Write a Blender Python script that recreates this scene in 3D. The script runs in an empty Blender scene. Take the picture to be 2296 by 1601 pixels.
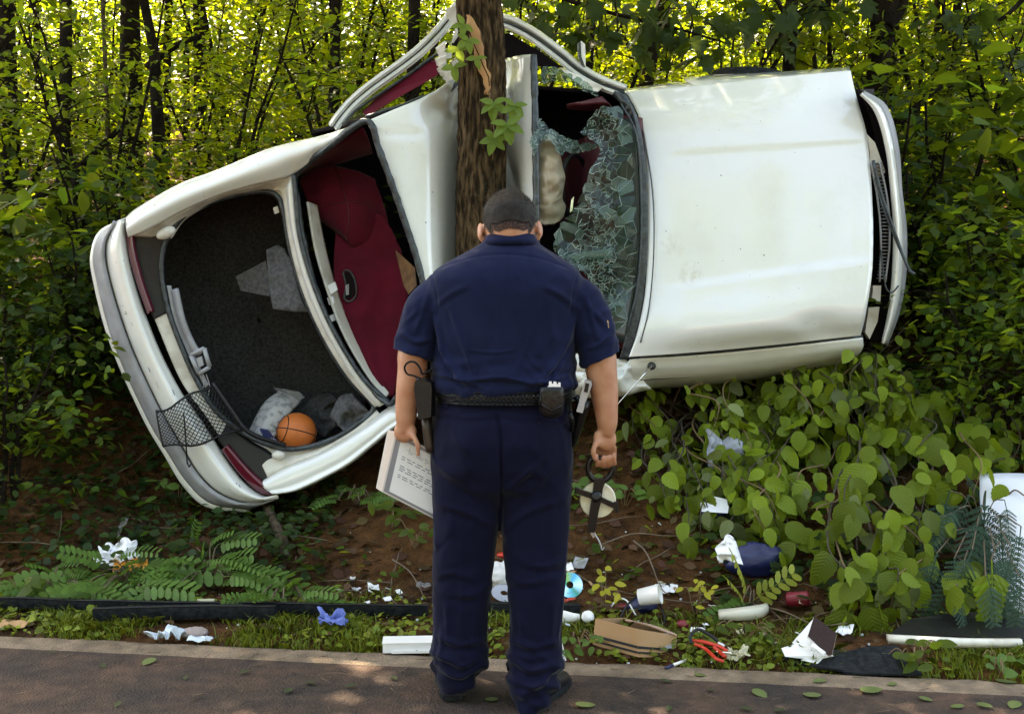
import bpy, math, random
import numpy as np
from mathutils import Vector, Matrix, noise
random.seed(7)
RNG = np.random.default_rng(11)
SC = bpy.context.scene
COL = SC.collection
R = math.radians

# ---------------------------------------------------------------- camera
CAM_Z, PITCH, FPX, UW, VH = 1.55, R(4.4), 2609.0, 2296.0, 1600.0
cam_data = bpy.data.cameras.new('camera')
cam_data.sensor_width = 36.0
cam_data.lens = 36.0 * FPX / UW
cam_data.clip_start, cam_data.clip_end = 0.05, 600.0
cam = bpy.data.objects.new('camera', cam_data)
cam.location = (0, 0, CAM_Z)
cam.rotation_euler = (math.pi / 2 - PITCH, 0, 0)
COL.objects.link(cam)
SC.camera = cam

# ---------------------------------------------------------------- sky and sun
SUN_EL, SUN_AZ = R(50), R(-26)          # azimuth measured from +Y towards +X
world = bpy.data.worlds.new('World')
SC.world = world
world.use_nodes = True
wn = world.node_tree
wn.nodes.clear()
sky = wn.nodes.new('ShaderNodeTexSky')
sky.sky_type = 'NISHITA'
sky.sun_disc = False
sky.sun_elevation = SUN_EL
sky.sun_rotation = SUN_AZ
sky.dust_density = 2.5
sky.ozone_density = 1.0
bg = wn.nodes.new('ShaderNodeBackground')
bg.inputs['Strength'].default_value = 0.15
wo = wn.nodes.new('ShaderNodeOutputWorld')
wn.links.new(sky.outputs[0], bg.inputs[0])
wn.links.new(bg.outputs[0], wo.inputs[0])
sun_data = bpy.data.lights.new('sun', 'SUN')
sun_data.energy = 5.0
sun_data.angle = R(0.5)
sun_data.color = (1.0, 0.93, 0.80)
sun = bpy.data.objects.new('sun', sun_data)
sd = Vector((math.sin(SUN_AZ) * math.cos(SUN_EL), math.cos(SUN_AZ) * math.cos(SUN_EL), math.sin(SUN_EL)))
sun.rotation_euler = sd.to_track_quat('Z', 'Y').to_euler()
sun.location = (-8, 20, 30)
COL.objects.link(sun)
SC.view_settings.view_transform = 'Standard'
SC.view_settings.look = 'None'
SC.view_settings.gamma = 1.0
SC.view_settings.use_curve_mapping = False
SC.view_settings.exposure = 2.95
SC.view_settings.use_white_balance = True
SC.view_settings.white_balance_temperature = 8600
SC.view_settings.white_balance_tint = 12
SC.cycles.max_bounces = 7
SC.cycles.diffuse_bounces = 4
SC.cycles.glossy_bounces = 3
SC.cycles.transmission_bounces = 5
SC.cycles.transparent_max_bounces = 8
SC.cycles.use_denoising = True
SC.cycles.sample_clamp_indirect = 6.0

# ---------------------------------------------------------------- helpers
def P(u, v, Y):
    """point at depth Y (metres in front of the camera) seen at (u, v) of the 2296 px wide photograph"""
    x = (u - UW / 2) / FPX
    y = (VH / 2 - v) / FPX
    dy = math.cos(PITCH) + y * math.sin(PITCH)
    dz = y * math.cos(PITCH) - math.sin(PITCH)
    t = Y / dy
    return Vector((x * t, Y, CAM_Z + dz * t))

def UVof(p):
    d = Vector(p) - Vector((0, 0, CAM_Z))
    f = d.y * math.cos(PITCH) - d.z * math.sin(PITCH)
    up = d.y * math.sin(PITCH) + d.z * math.cos(PITCH)
    return UW / 2 + d.x / f * FPX, VH / 2 - up / f * FPX

def edge_y(x):
    return 4.515 - 0.1364 * x

def sstep(a, b, x):
    t = min(1.0, max(0.0, (x - a) / (b - a)))
    return t * t * (3 - 2 * t)

def ground_h(x, y):
    d = y - edge_y(x)
    if d < 0:
        back = -1.6 - d - 4.6
        return -0.05 + (0.06 * sstep(0, 0.6, back) + 0.12 * max(0, min(back, 6)) if back > 0 else 0)
    h = -0.02 + 0.04 * sstep(0, .15, d) + 0.03 * min(d, .9)
    h += 0.52 * max(0, min(d, 3.0) - 0.75) - 0.10 * math.exp(-((d - .75) / .35) ** 2) * 0
    h += 0.20 * max(0, min(d, 60) - 3.0)
    amp = min(1.0, d * 0.8)
    h += amp * 0.07 * noise.noise(Vector((x * 1.7, y * 1.7, 0))) + amp * 0.025 * noise.noise(Vector((x * 6, y * 6, 3)))
    h -= .30 * math.exp(-((x + 1.5) / .85) ** 2 - ((y - 6.45) / .65) ** 2)
    if d > 5:
        h += 0.5 * min(1, (d - 5) / 10) * noise.noise(Vector((x * .15, y * .15, 9)))
    return h

def G(u, v, z0=None, add=0.0):
    """point on the ground seen at (u, v)"""
    lo, hi = 2.0, 60.0
    a = lo
    while a < hi:
        p = P(u, v, a)
        if p.z <= ground_h(p.x, p.y) + (0.05 if p.y < edge_y(p.x) else 0):
            break
        a += 0.02
    p = P(u, v, a)
    p.z = max(ground_h(p.x, p.y), 0.0 if p.y < edge_y(p.x) + .05 else -9) + add
    return p

OFF = {}
def thing(name, label, cat, loc=(0, 0, 0), group=None):
    o = bpy.data.objects.new(name, None)
    o.empty_display_size = 0.1
    COL.objects.link(o)
    o.location = loc
    OFF[o.name] = Vector(loc)
    o['label'] = label
    o['category'] = cat
    if group:
        o['group'] = group
    return o

def tag(o, label=None, cat=None, group=None, kind=None):
    if label: o['label'] = label
    if cat: o['category'] = cat
    if group: o['group'] = group
    if kind: o['kind'] = kind
    return o

def link_mesh(name, me, mats, parent=None, base=None):
    o = bpy.data.objects.new(name, me)
    for m in (mats if isinstance(mats, (list, tuple)) else [mats]):
        if m is not None: me.materials.append(m)
    COL.objects.link(o)
    if parent is not None:
        o.parent = parent
        OFF[o.name] = OFF.get(parent.name, Vector((0, 0, 0)))
    return o

class MB:
    """collects verts and faces in world coordinates, then links ONE mesh object"""
    def __init__(s):
        s.v, s.f, s.mi, s.cur = [], [], [], 0
    def add(s, vs, fs):
        b = len(s.v)
        s.v += [tuple(x) for x in vs]
        for f in fs:
            s.f.append([i + b for i in f]); s.mi.append(s.cur)
        return s
    def build(s, name, mats, parent=None, smooth=True, base=None, angle=None):
        off = OFF.get(parent.name, Vector((0, 0, 0))) if parent is not None else Vector(base if base is not None else (0, 0, 0))
        me = bpy.data.meshes.new(name)
        me.from_pydata([(a - off.x, b - off.y, c - off.z) for a, b, c in s.v], [], s.f)
        me.polygons.foreach_set('material_index', s.mi)
        if smooth:
            me.polygons.foreach_set('use_smooth', [True] * len(s.f))
            if angle:
                try: me.set_sharp_from_angle(angle=R(angle))
                except Exception: pass
        me.update()
        o = link_mesh(name, me, mats, parent)
        if parent is None:
            o.location = off
            OFF[o.name] = off.copy()
        return o
    # ---- shapes
    def box(s, c, size, rot=None, taper=1.0):
        c = Vector(c); hx, hy, hz = [a / 2 for a in size]
        M = rot if rot is not None else Matrix.Identity(3)
        vs = []
        for z in (-1, 1):
            k = taper if z > 0 else 1
            for x, y in ((-1, -1), (1, -1), (1, 1), (-1, 1)):
                vs.append(c + M @ Vector((x * hx * k, y * hy * k, z * hz)))
        return s.add(vs, [(3, 2, 1, 0), (4, 5, 6, 7), (0, 1, 5, 4), (1, 2, 6, 5), (2, 3, 7, 6), (3, 0, 4, 7)])
    def tube(s, pts, rad, seg=8, caps=True, flat=1.0, closed=False):
        pts = [Vector(p) for p in pts]; n = len(pts)
        if not isinstance(rad, (list, tuple)): rad = [rad] * n
        vs, fs = [], []
        t0 = (pts[1] - pts[0]).normalized()
        ref = Vector((0, 0, 1)) if abs(t0.z) < .9 else Vector((1, 0, 0))
        nrm = t0.cross(ref).normalized()
        for i in range(n):
            if closed: t = pts[(i + 1) % n] - pts[i - 1]
            else: t = pts[min(n - 1, i + 1)] - pts[max(0, i - 1)]
            t = t.normalized() if t.length > 1e-9 else t0
            nrm = (nrm - t * nrm.dot(t))
            nrm = nrm.normalized() if nrm.length > 1e-6 else t.orthogonal().normalized()
            bn = t.cross(nrm)
            for k in range(seg):
                a = 2 * math.pi * k / seg
                vs.append(pts[i] + nrm * (math.cos(a) * rad[i]) + bn * (math.sin(a) * rad[i] * flat))
        for i in range(n if closed else n - 1):
            j = (i + 1) % n
            for k in range(seg):
                m = (k + 1) % seg
                fs.append((i * seg + k, i * seg + m, j * seg + m, j * seg + k))
        if caps and not closed:
            fs.append(tuple(range(seg - 1, -1, -1)))
            fs.append(tuple((n - 1) * seg + k for k in range(seg)))
        return s.add(vs, fs)
    def loft(s, rings, cap=True):
        n, m = len(rings), len(rings[0])
        vs = [p for r in rings for p in r]
        fs = []
        for i in range(n - 1):
            for k in range(m):
                l = (k + 1) % m
                fs.append((i * m + k, i * m + l, (i + 1) * m + l, (i + 1) * m + k))
        if cap:
            fs.append(tuple(range(m - 1, -1, -1)))
            fs.append(tuple((n - 1) * m + k for k in range(m)))
        return s.add(vs, fs)
    def ellipsoid(s, c, r, rot=None, nu=16, nv=10):
        c = Vector(c); M = rot if rot is not None else Matrix.Identity(3)
        vs = [c + M @ Vector((0, 0, -r[2]))]
        for i in range(1, nv):
            a = -math.pi / 2 + math.pi * i / nv
            for k in range(nu):
                b = 2 * math.pi * k / nu
                vs.append(c + M @ Vector((r[0] * math.cos(a) * math.cos(b), r[1] * math.cos(a) * math.sin(b), r[2] * math.sin(a))))
        vs.append(c + M @ Vector((0, 0, r[2])))
        fs = [(0, 1 + (k + 1) % nu, 1 + k) for k in range(nu)]
        for i in range(nv - 2):
            for k in range(nu):
                l = (k + 1) % nu
                fs.append((1 + i * nu + k, 1 + i * nu + l, 1 + (i + 1) * nu + l, 1 + (i + 1) * nu + k))
        t = len(vs) - 1; b = 1 + (nv - 2) * nu
        fs += [(b + k, b + (k + 1) % nu, t) for k in range(nu)]
        return s.add(vs, fs)
    def lathe(s, c, prof, rot=None, seg=20):
        c = Vector(c); M = rot if rot is not None else Matrix.Identity(3)
        rings = [[c + M @ Vector((r * math.cos(2 * math.pi * k / seg), r * math.sin(2 * math.pi * k / seg), z)) for k in range(seg)] for r, z in prof]
        return s.loft(rings, cap=True)
    def grid(s, g, thick=0.0, n_hint=None):
        """g: array (rows, cols, 3). Shell of the given thickness, laid on the far side of the surface"""
        g = np.asarray(g, float); r, c = g.shape[:2]
        fs = []
        idx = lambda i, j: i * c + j
        for i in range(r - 1):
            for j in range(c - 1):
                fs.append((idx(i, j), idx(i + 1, j), idx(i + 1, j + 1), idx(i, j + 1)))
        vs = g.reshape(-1, 3)
        if thick:
            du = np.gradient(g, axis=1); dv = np.gradient(g, axis=0)
            nn = np.cross(du, dv); nn /= (np.linalg.norm(nn, axis=2, keepdims=True) + 1e-12)
            sgn = np.where(nn[..., 1:2] < 0, -1, 1)
            if n_hint is not None:
                sgn = np.sign((nn * np.array(n_hint)).sum(axis=2, keepdims=True)); sgn[sgn == 0] = 1
            else:
                sgn = np.sign(nn[..., 1].sum()) or 1
            back = (g + nn * sgn * thick).reshape(-1, 3)
            N = r * c
            vs = np.concatenate([vs, back])
            fs2 = [tuple(N + a for a in reversed(f)) for f in fs]
            border = [idx(0, j) for j in range(c)] + [idx(i, c - 1) for i in range(1, r)] + [idx(r - 1, j) for j in range(c - 2, -1, -1)] + [idx(i, 0) for i in range(r - 2, 0, -1)]
            for a, b in zip(border, border[1:] + border[:1]):
                fs2.append((a, b, N + b, N + a))
            fs = fs + fs2
        return s.add(vs.tolist(), fs)
    def prism(s, pts, off):
        """polygon outline pushed along off"""
        pts = [Vector(p) for p in pts]; n = len(pts); off = Vector(off)
        vs = pts + [p + off for p in pts]
        fs = [tuple(range(n)), tuple(range(2 * n - 1, n - 1, -1))]
        fs += [(i, n + i, n + (i + 1) % n, (i + 1) % n) for i in range(n)]
        return s.add(vs, fs)

def cr(pts, n, closed=False):
    """Catmull-Rom through pts, n samples"""
    p = np.asarray([tuple(q) for q in pts], float); k = len(p)
    if k == 2 and not closed:
        t = np.linspace(0, 1, n)[:, None]
        return p[0] * (1 - t) + p[1] * t
    if closed:
        e = np.concatenate([p[-1:], p, p[:2]]); segs = k
        ts = np.linspace(0, segs, n, endpoint=False)
    else:
        e = np.concatenate([2 * p[:1] - p[1:2], p, 2 * p[-1:] - p[-2:-1]]); segs = k - 1
        ts = np.linspace(0, segs, n)
    i = np.minimum(ts.astype(int), segs - 1); t = (ts - i)[:, None]
    a, b, c, d = e[i], e[i + 1], e[i + 2], e[i + 3]
    return 0.5 * (2 * b + (c - a) * t + (2 * a - 5 * b + 4 * c - d) * t ** 2 + (3 * b - a - 3 * c + d) * t ** 3)

def pp(lst, Y=None):
    return [P(*q) if len(q) == 3 else P(q[0], q[1], Y) for q in lst]

def patch(rows, nu, nv):
    """smooth surface through rows of (u, v, Y) control points -> (nv, nu, 3)"""
    a = np.array([cr(pp(r), nu) for r in rows])
    return np.stack([cr(a[:, j], nv) for j in range(nu)], axis=1)

def vn(p, s=1.0, seed=0.0):
    return noise.noise(Vector((p[0] * s + seed, p[1] * s, p[2] * s + seed * .7)))

# ---------------------------------------------------------------- materials
def mat(name, col, rough=0.6, metal=0.0, coat=0.0, sheen=0.0, col2=None, nscale=20.0, nmix=(0.35, 0.65), bump=0.0, bscale=60.0,
        spec=0.5, detail=4.0, island=0.0, trans=None, coords='Object', bdist=0.02):
    m = bpy.data.materials.new(name); m.use_nodes = True
    nt = m.node_tree; nd, ln = nt.nodes, nt.links
    b = nd['Principled BSDF']; out = nd['Material Output']
    b.inputs['Base Color'].default_value = (*col, 1)
    b.inputs['Roughness'].default_value = rough
    b.inputs['Metallic'].default_value = metal
    b.inputs['Specular IOR Level'].default_value = spec
    if coat:
        b.inputs['Coat Weight'].default_value = coat; b.inputs['Coat Roughness'].default_value = 0.04
    if sheen:
        b.inputs['Sheen Weight'].default_value = sheen; b.inputs['Sheen Roughness'].default_value = 0.4
    tc = nd.new('ShaderNodeTexCoord')
    src = None
    if col2 is not None:
        n = nd.new('ShaderNodeTexNoise'); n.inputs['Scale'].default_value = nscale; n.inputs['Detail'].default_value = detail
        ln.new(tc.outputs[coords], n.inputs['Vector'])
        r = nd.new('ShaderNodeValToRGB')
        r.color_ramp.elements[0].position, r.color_ramp.elements[1].position = nmix
        r.color_ramp.elements[0].color = (*col, 1); r.color_ramp.elements[1].color = (*col2, 1)
        ln.new(n.outputs['Fac'], r.inputs['Fac']); src = r.outputs['Color']
    if island:
        g = nd.new('ShaderNodeNewGeometry'); h = nd.new('ShaderNodeHueSaturation')
        mr = nd.new('ShaderNodeMapRange'); mr.inputs['To Min'].default_value = 1 - island; mr.inputs['To Max'].default_value = 1 + island
        ln.new(g.outputs['Random Per Island'], mr.inputs['Value']); ln.new(mr.outputs[0], h.inputs['Value'])
        mh = nd.new('ShaderNodeMapRange'); mh.inputs['To Min'].default_value = 0.5 - island * .05; mh.inputs['To Max'].default_value = 0.5 + island * .05
        mlt = nd.new('ShaderNodeMath'); mlt.operation = 'FRACT'; ml2 = nd.new('ShaderNodeMath'); ml2.operation = 'MULTIPLY'; ml2.inputs[1].default_value = 7.3
        ln.new(g.outputs['Random Per Island'], ml2.inputs[0]); ln.new(ml2.outputs[0], mlt.inputs[0]); ln.new(mlt.outputs[0], mh.inputs['Value']); ln.new(mh.outputs[0], h.inputs['Hue'])
        if src is not None: ln.new(src, h.inputs['Color'])
        else: h.inputs['Color'].default_value = (*col, 1)
        src = h.outputs['Color']
    if src is not None: ln.new(src, b.inputs['Base Color'])
    if bump:
        n2 = nd.new('ShaderNodeTexNoise'); n2.inputs['Scale'].default_value = bscale; n2.inputs['Detail'].default_value = 5
        ln.new(tc.outputs[coords], n2.inputs['Vector'])
        bp = nd.new('ShaderNodeBump'); bp.inputs['Strength'].default_value = bump; bp.inputs['Distance'].default_value = bdist
        ln.new(n2.outputs['Fac'], bp.inputs['Height']); ln.new(bp.outputs[0], b.inputs['Normal'])
    if trans is not None:
        t = nd.new('ShaderNodeBsdfTranslucent'); mx = nd.new('ShaderNodeMixShader'); mx.inputs[0].default_value = trans[1]
        if island:
            h2 = nd.new('ShaderNodeHueSaturation'); h2.inputs['Color'].default_value = (*trans[0], 1)
            ln.new(mr.outputs[0], h2.inputs['Value']); ln.new(mh.outputs[0], h2.inputs['Hue']); ln.new(h2.outputs[0], t.inputs[0])
        else: t.inputs[0].default_value = (*trans[0], 1)
        ln.new(b.outputs[0], mx.inputs[1]); ln.new(t.outputs[0], mx.inputs[2]); ln.new(mx.outputs[0], out.inputs['Surface'])
    return m

def leafmat(name, col, tcol, isl=0.45, tmix=0.45, rough=0.5):
    return mat(name, col, rough=rough, island=isl, trans=(tcol, tmix), spec=0.22)

M_LEAF = leafmat('leaf_green', (0.045, 0.085, 0.012), (0.27, 0.36, 0.02), tmix=.5)
M_LEAF2 = leafmat('leaf_yellow_green', (0.048, 0.088, 0.010), (0.33, 0.40, 0.018), tmix=.48)
M_LEAF_SHADED = leafmat('leaf_shaded', (0.020, 0.045, 0.009), (0.08, 0.13, 0.012))  # shade of the undergrowth is put into this darker leaf colour
M_LEAF_HZ = leafmat('leaf_hazel', (0.115, 0.17, 0.012), (0.28, 0.36, 0.02), isl=.2, tmix=.3)
M_LEAF_MI = leafmat('leaf_mimosa', (0.07, 0.14, 0.025), (0.16, 0.26, 0.03), isl=.2, tmix=.3)
M_LEAF_BL = leafmat('leaf_bluish', (0.03, 0.07, 0.045), (0.05, 0.11, 0.05), isl=.2, tmix=.25)
M_LEAF_YL = leafmat('leaf_yellow', (0.35, 0.33, 0.03), (0.45, 0.42, 0.03), isl=.2, tmix=.3)
M_LITTER = mat('dead_leaf', (0.075, 0.044, 0.024), rough=.8, island=.7, trans=((0.12, 0.06, 0.02), .15), spec=.1)
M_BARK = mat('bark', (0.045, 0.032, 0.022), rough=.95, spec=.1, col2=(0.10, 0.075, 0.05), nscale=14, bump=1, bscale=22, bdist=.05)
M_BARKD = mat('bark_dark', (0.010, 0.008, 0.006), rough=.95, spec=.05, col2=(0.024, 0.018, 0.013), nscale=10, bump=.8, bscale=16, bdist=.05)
M_TWIG = mat('twig', (0.10, 0.07, 0.045), rough=.9, col2=(0.16, 0.11, 0.07), nscale=18)
M_TWIGR = mat('twig_reddish', (0.15, 0.09, 0.045), rough=.8, col2=(0.20, 0.13, 0.06), nscale=18)
M_GRASS = leafmat('grass_blade', (0.14, 0.18, 0.022), (0.22, 0.25, 0.02), isl=.5, tmix=.3)
M_PAPER = mat('white_paper', (0.80, 0.80, 0.82), rough=.75, bump=.15, bscale=30)
M_BLACK = mat('black_plastic', (0.008, 0.008, 0.009), rough=.4, spec=.3, bump=.1, bscale=40)
M_RUBBER = mat('black_rubber', (0.005, 0.007, 0.009), rough=.6, spec=.1, col2=(0.018, 0.021, 0.025), nscale=40, bump=.2, bscale=120)
# ---------------------------------------------------------------- ground, road
def nonuni(segs):
    out = []
    for a, b, st in segs:
        n = max(1, int(round((b - a) / st)))
        out += [a + (b - a) * i / n for i in range(n)]
    out.append(segs[-1][1])
    return out
gx = nonuni([(-140, -30, 10), (-30, -8, 1.2), (-8, -3.2, .3), (-3.2, 3.2, .06), (3.2, 8, .3), (8, 30, 1.2), (30, 140, 10)])
gy = nonuni([(-60, -12, 6), (-12, 3.8, .8), (3.8, 8, .06), (8, 14, .3), (14, 40, 1.0), (40, 160, 10)])
gm = MB()
gg = np.array([[(x, y, ground_h(x, y)) for x in gx] for y in gy])
gm.grid(gg)

def soil_material():
    m = bpy.data.materials.new('red_soil'); m.use_nodes = True
    nt = m.node_tree; nd, ln = nt.nodes, nt.links
    b = nd['Principled BSDF']; b.inputs['Roughness'].default_value = .95; b.inputs['Specular IOR Level'].default_value = .15
    tc = nd.new('ShaderNodeTexCoord')
    def nz(sc, det=6, rough=.6):
        n = nd.new('ShaderNodeTexNoise'); n.inputs['Scale'].default_value = sc; n.inputs['Detail'].default_value = det; n.inputs['Roughness'].default_value = rough
        ln.new(tc.outputs['Object'], n.inputs['Vector']); return n
    def ramp(src, els):
        r = nd.new('ShaderNodeValToRGB'); e = r.color_ramp.elements
        e[0].position, e[0].color = els[0][0], (*els[0][1], 1); e[1].position, e[1].color = els[-1][0], (*els[-1][1], 1)
        for p, c in els[1:-1]:
            k = e.new(p); k.color = (*c, 1)
        ln.new(src, r.inputs[0]); return r
    n1, n2, n3 = nz(2.2), nz(17), nz(70, 4)
    r1 = ramp(n1.outputs['Fac'], [(.3, (.04, .024, .012)), (.5, (.115, .050, .017)), (.68, (.17, .075, .026))])
    r2 = ramp(n2.outputs['Fac'], [(.35, (.25, .22, .2)), (.65, (1, 1, 1))])
    mx = nd.new('ShaderNodeMix'); mx.data_type = 'RGBA'; mx.blend_type = 'MULTIPLY'; mx.inputs[0].default_value = .75
    ln.new(r1.outputs[0], mx.inputs[6]); ln.new(r2.outputs[0], mx.inputs[7]); ln.new(mx.outputs[2], b.inputs['Base Color'])
    bp = nd.new('ShaderNodeBump'); bp.inputs['Strength'].default_value = 1; bp.inputs['Distance'].default_value = .03
    ad = nd.new('ShaderNodeMath'); ad.operation = 'ADD'; ln.new(n2.outputs['Fac'], ad.inputs[0]); ln.new(n3.outputs['Fac'], ad.inputs[1])
    ln.new(ad.outputs[0], bp.inputs['Height']); ln.new(bp.outputs[0], b.inputs['Normal'])
    return m
ground = gm.build('ground', soil_material())
tag(ground, kind='structure')

def asphalt_material(name, lo, hi, spots):
    m = bpy.data.materials.new(name); m.use_nodes = True
    nt = m.node_tree; nd, ln = nt.nodes, nt.links
    b = nd['Principled BSDF']; b.inputs['Roughness'].default_value = .85; b.inputs['Specular IOR Level'].default_value = .3
    tc = nd.new('ShaderNodeTexCoord')
    def nz(sc, det=5):
        n = nd.new('ShaderNodeTexNoise'); n.inputs['Scale'].default_value = sc; n.inputs['Detail'].default_value = det
        ln.new(tc.outputs['Object'], n.inputs['Vector']); return n
    n1, n2, n3 = nz(3.5, 6), nz(170, 3), nz(14, 5)
    r = nd.new('ShaderNodeValToRGB'); r.color_ramp.elements[0].position = .34; r.color_ramp.elements[1].position = .68
    r.color_ramp.elements[0].color = (*lo, 1); r.color_ramp.elements[1].color = (*hi, 1); ln.new(n1.outputs['Fac'], r.inputs[0])
    r3 = nd.new('ShaderNodeValToRGB'); r3.color_ramp.elements[0].position = .3; r3.color_ramp.elements[1].position = .7
    r3.color_ramp.elements[0].color = (.55, .55, .55, 1); r3.color_ramp.elements[1].color = (1.25, 1.2, 1.15, 1); ln.new(n3.outputs['Fac'], r3.inputs[0])
    m1 = nd.new('ShaderNodeMix'); m1.data_type = 'RGBA'; m1.blend_type = 'MULTIPLY'; m1.inputs[0].default_value = .7
    ln.new(r.outputs[0], m1.inputs[6]); ln.new(r3.outputs[0], m1.inputs[7])
    v = nd.new('ShaderNodeTexVoronoi'); v.inputs['Scale'].default_value = 95; ln.new(tc.outputs['Object'], v.inputs['Vector'])
    rv = nd.new('ShaderNodeValToRGB'); rv.color_ramp.elements[0].position = .03; rv.color_ramp.elements[1].position = .2
    rv.color_ramp.elements[0].color = (1, 1, 1, 1); rv.color_ramp.elements[1].color = (0, 0, 0, 1); ln.new(v.outputs['Distance'], rv.inputs[0])
    sep = nd.new('ShaderNodeMath'); sep.operation = 'GREATER_THAN'; sep.inputs[1].default_value = .72
    sc = nd.new('ShaderNodeSeparateColor'); ln.new(v.outputs['Color'], sc.inputs[0]); ln.new(sc.outputs[0], sep.inputs[0])
    mu = nd.new('ShaderNodeMath'); mu.operation = 'MULTIPLY'; ln.new(sep.outputs[0], mu.inputs[0]); ln.new(rv.outputs[0], mu.inputs[1])
    m2 = nd.new('ShaderNodeMix'); m2.data_type = 'RGBA'; ln.new(mu.outputs[0], m2.inputs[0]); ln.new(m1.outputs[2], m2.inputs[6]); m2.inputs[7].default_value = (*spots, 1)
    ln.new(m2.outputs[2], b.inputs['Base Color'])
    bp = nd.new('ShaderNodeBump'); bp.inputs['Strength'].default_value = .8; bp.inputs['Distance'].default_value = .008
    ad = nd.new('ShaderNodeMath'); ad.operation = 'ADD'; ln.new(n2.outputs['Fac'], ad.inputs[0]); ln.new(v.outputs['Distance'], ad.inputs[1])
    ln.new(ad.outputs[0], bp.inputs['Height']); ln.new(bp.outputs[0], b.inputs['Normal'])
    return m
M_ASPH = asphalt_material('asphalt', (.032, .024, .021), (.082, .048, .034), (.26, .19, .14))
M_EDGE = asphalt_material('road_edge_concrete', (.15, .11, .075), (.26, .195, .14), (.5, .42, .32))
# road: one sheet with a worn, uneven rim
rx = nonuni([(-60, -4, 2), (-4, 4, .05), (4, 60, 2)])
def rim(x): return edge_y(x) + .030 * noise.noise(Vector((x * 5, 1, 0))) + .016 * noise.noise(Vector((x * 22, 4, 0)))
rm = MB()
prof = [(-6.2, -.03), (-6.0, 0), (-3, 0), (-1.2, 0), (-.5, 0), (-.13, 0)]
rows = [[(x, edge_y(x) + d + (.012 * noise.noise(Vector((x * 3, 7, 0))) if d == -.13 else 0), z) for x in rx] for d, z in prof]
rm.grid(np.array(rows))
road = rm.build('road', M_ASPH); tag(road, kind='structure')
em = MB()
rows = [[(x, edge_y(x) - .16, -.004) for x in rx],
        [(x, edge_y(x) - .128 + .014 * noise.noise(Vector((x * 7, 7, 2))), .005) for x in rx],
        [(x, rim(x) - .03, .006) for x in rx], [(x, rim(x), .0) for x in rx], [(x, rim(x) + .006, -.05) for x in rx]]
em.grid(np.array(rows))
edge = em.build('road_edge', M_EDGE); tag(edge, kind='structure')
# ---------------------------------------------------------------- leaves
LEAF_T = np.array([(0, 0, 0), (-.24, .28, .05), (-.26, .62, .04), (0, 1, -.06), (.26, .62, .04), (.24, .28, .05)], float)
LEAF_F = np.array([(0, 3, 2, 1), (0, 5, 4, 3)])
def leaf_arrays(pos, size, dirs, nrm, width=1.0):
    """pos (N,3), size (N,), dirs (N,3) leaf axis, nrm (N,3) leaf normal"""
    d = dirs / (np.linalg.norm(dirs, axis=1, keepdims=True) + 1e-9)
    x = np.cross(d, nrm); x /= (np.linalg.norm(x, axis=1, keepdims=True) + 1e-9)
    n = np.cross(x, d)
    T = LEAF_T
    v = pos[:, None, :] + size[:, None, None] * (T[None, :, 0:1] * width * x[:, None] + T[None, :, 1:2] * d[:, None] + T[None, :, 2:3] * n[:, None])
    f = (np.arange(len(pos)) * 6)[:, None, None] + LEAF_F[None]
    return v.reshape(-1, 3), f.reshape(-1, 4)
def quads_mesh(name, V, F):
    me = bpy.data.meshes.new(name)
    me.vertices.add(len(V)); me.vertices.foreach_set('co', V.astype(np.float32).ravel())
    me.loops.add(F.size); me.loops.foreach_set('vertex_index', F.astype(np.int32).ravel())
    me.polygons.add(len(F)); me.polygons.foreach_set('loop_start', np.arange(0, F.size, F.shape[1], dtype=np.int32))
    me.update(calc_edges=True)
    return me
def rand_dirs(n, flat=.35):
    a = RNG.uniform(0, 2 * np.pi, n)
    return np.stack([np.cos(a), np.sin(a), RNG.normal(-.15, flat, n)], 1)
def sprays(centers, per, spread, size, tilt=.45, width=1.0, drop=.12):
    """flat sprays of leaves round every centre"""
    n = len(centers) * per
    c = np.repeat(np.asarray(centers), per, 0)
    tn = np.repeat(RNG.normal(0, .25, (len(centers), 2)), per, 0)
    a = RNG.uniform(0, 2 * np.pi, n); r = np.sqrt(RNG.uniform(0, 1, n)) * spread
    off = np.stack([np.cos(a) * r, np.sin(a) * r, RNG.normal(0, .04, n) - drop * r], 1)
    off[:, 2] += off[:, 0] * tn[:, 0] + off[:, 1] * tn[:, 1]
    pos = c + off
    dirs = off * np.array([1, 1, .4]) / (spread) + rand_dirs(n) * .55
    dirs[:, 2] -= .12
    nrm = np.stack([RNG.normal(0, tilt, n), RNG.normal(0, tilt, n), np.ones(n)], 1)
    return leaf_arrays(pos, size * RNG.uniform(.6, 1.25, n), dirs, nrm, width)

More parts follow.
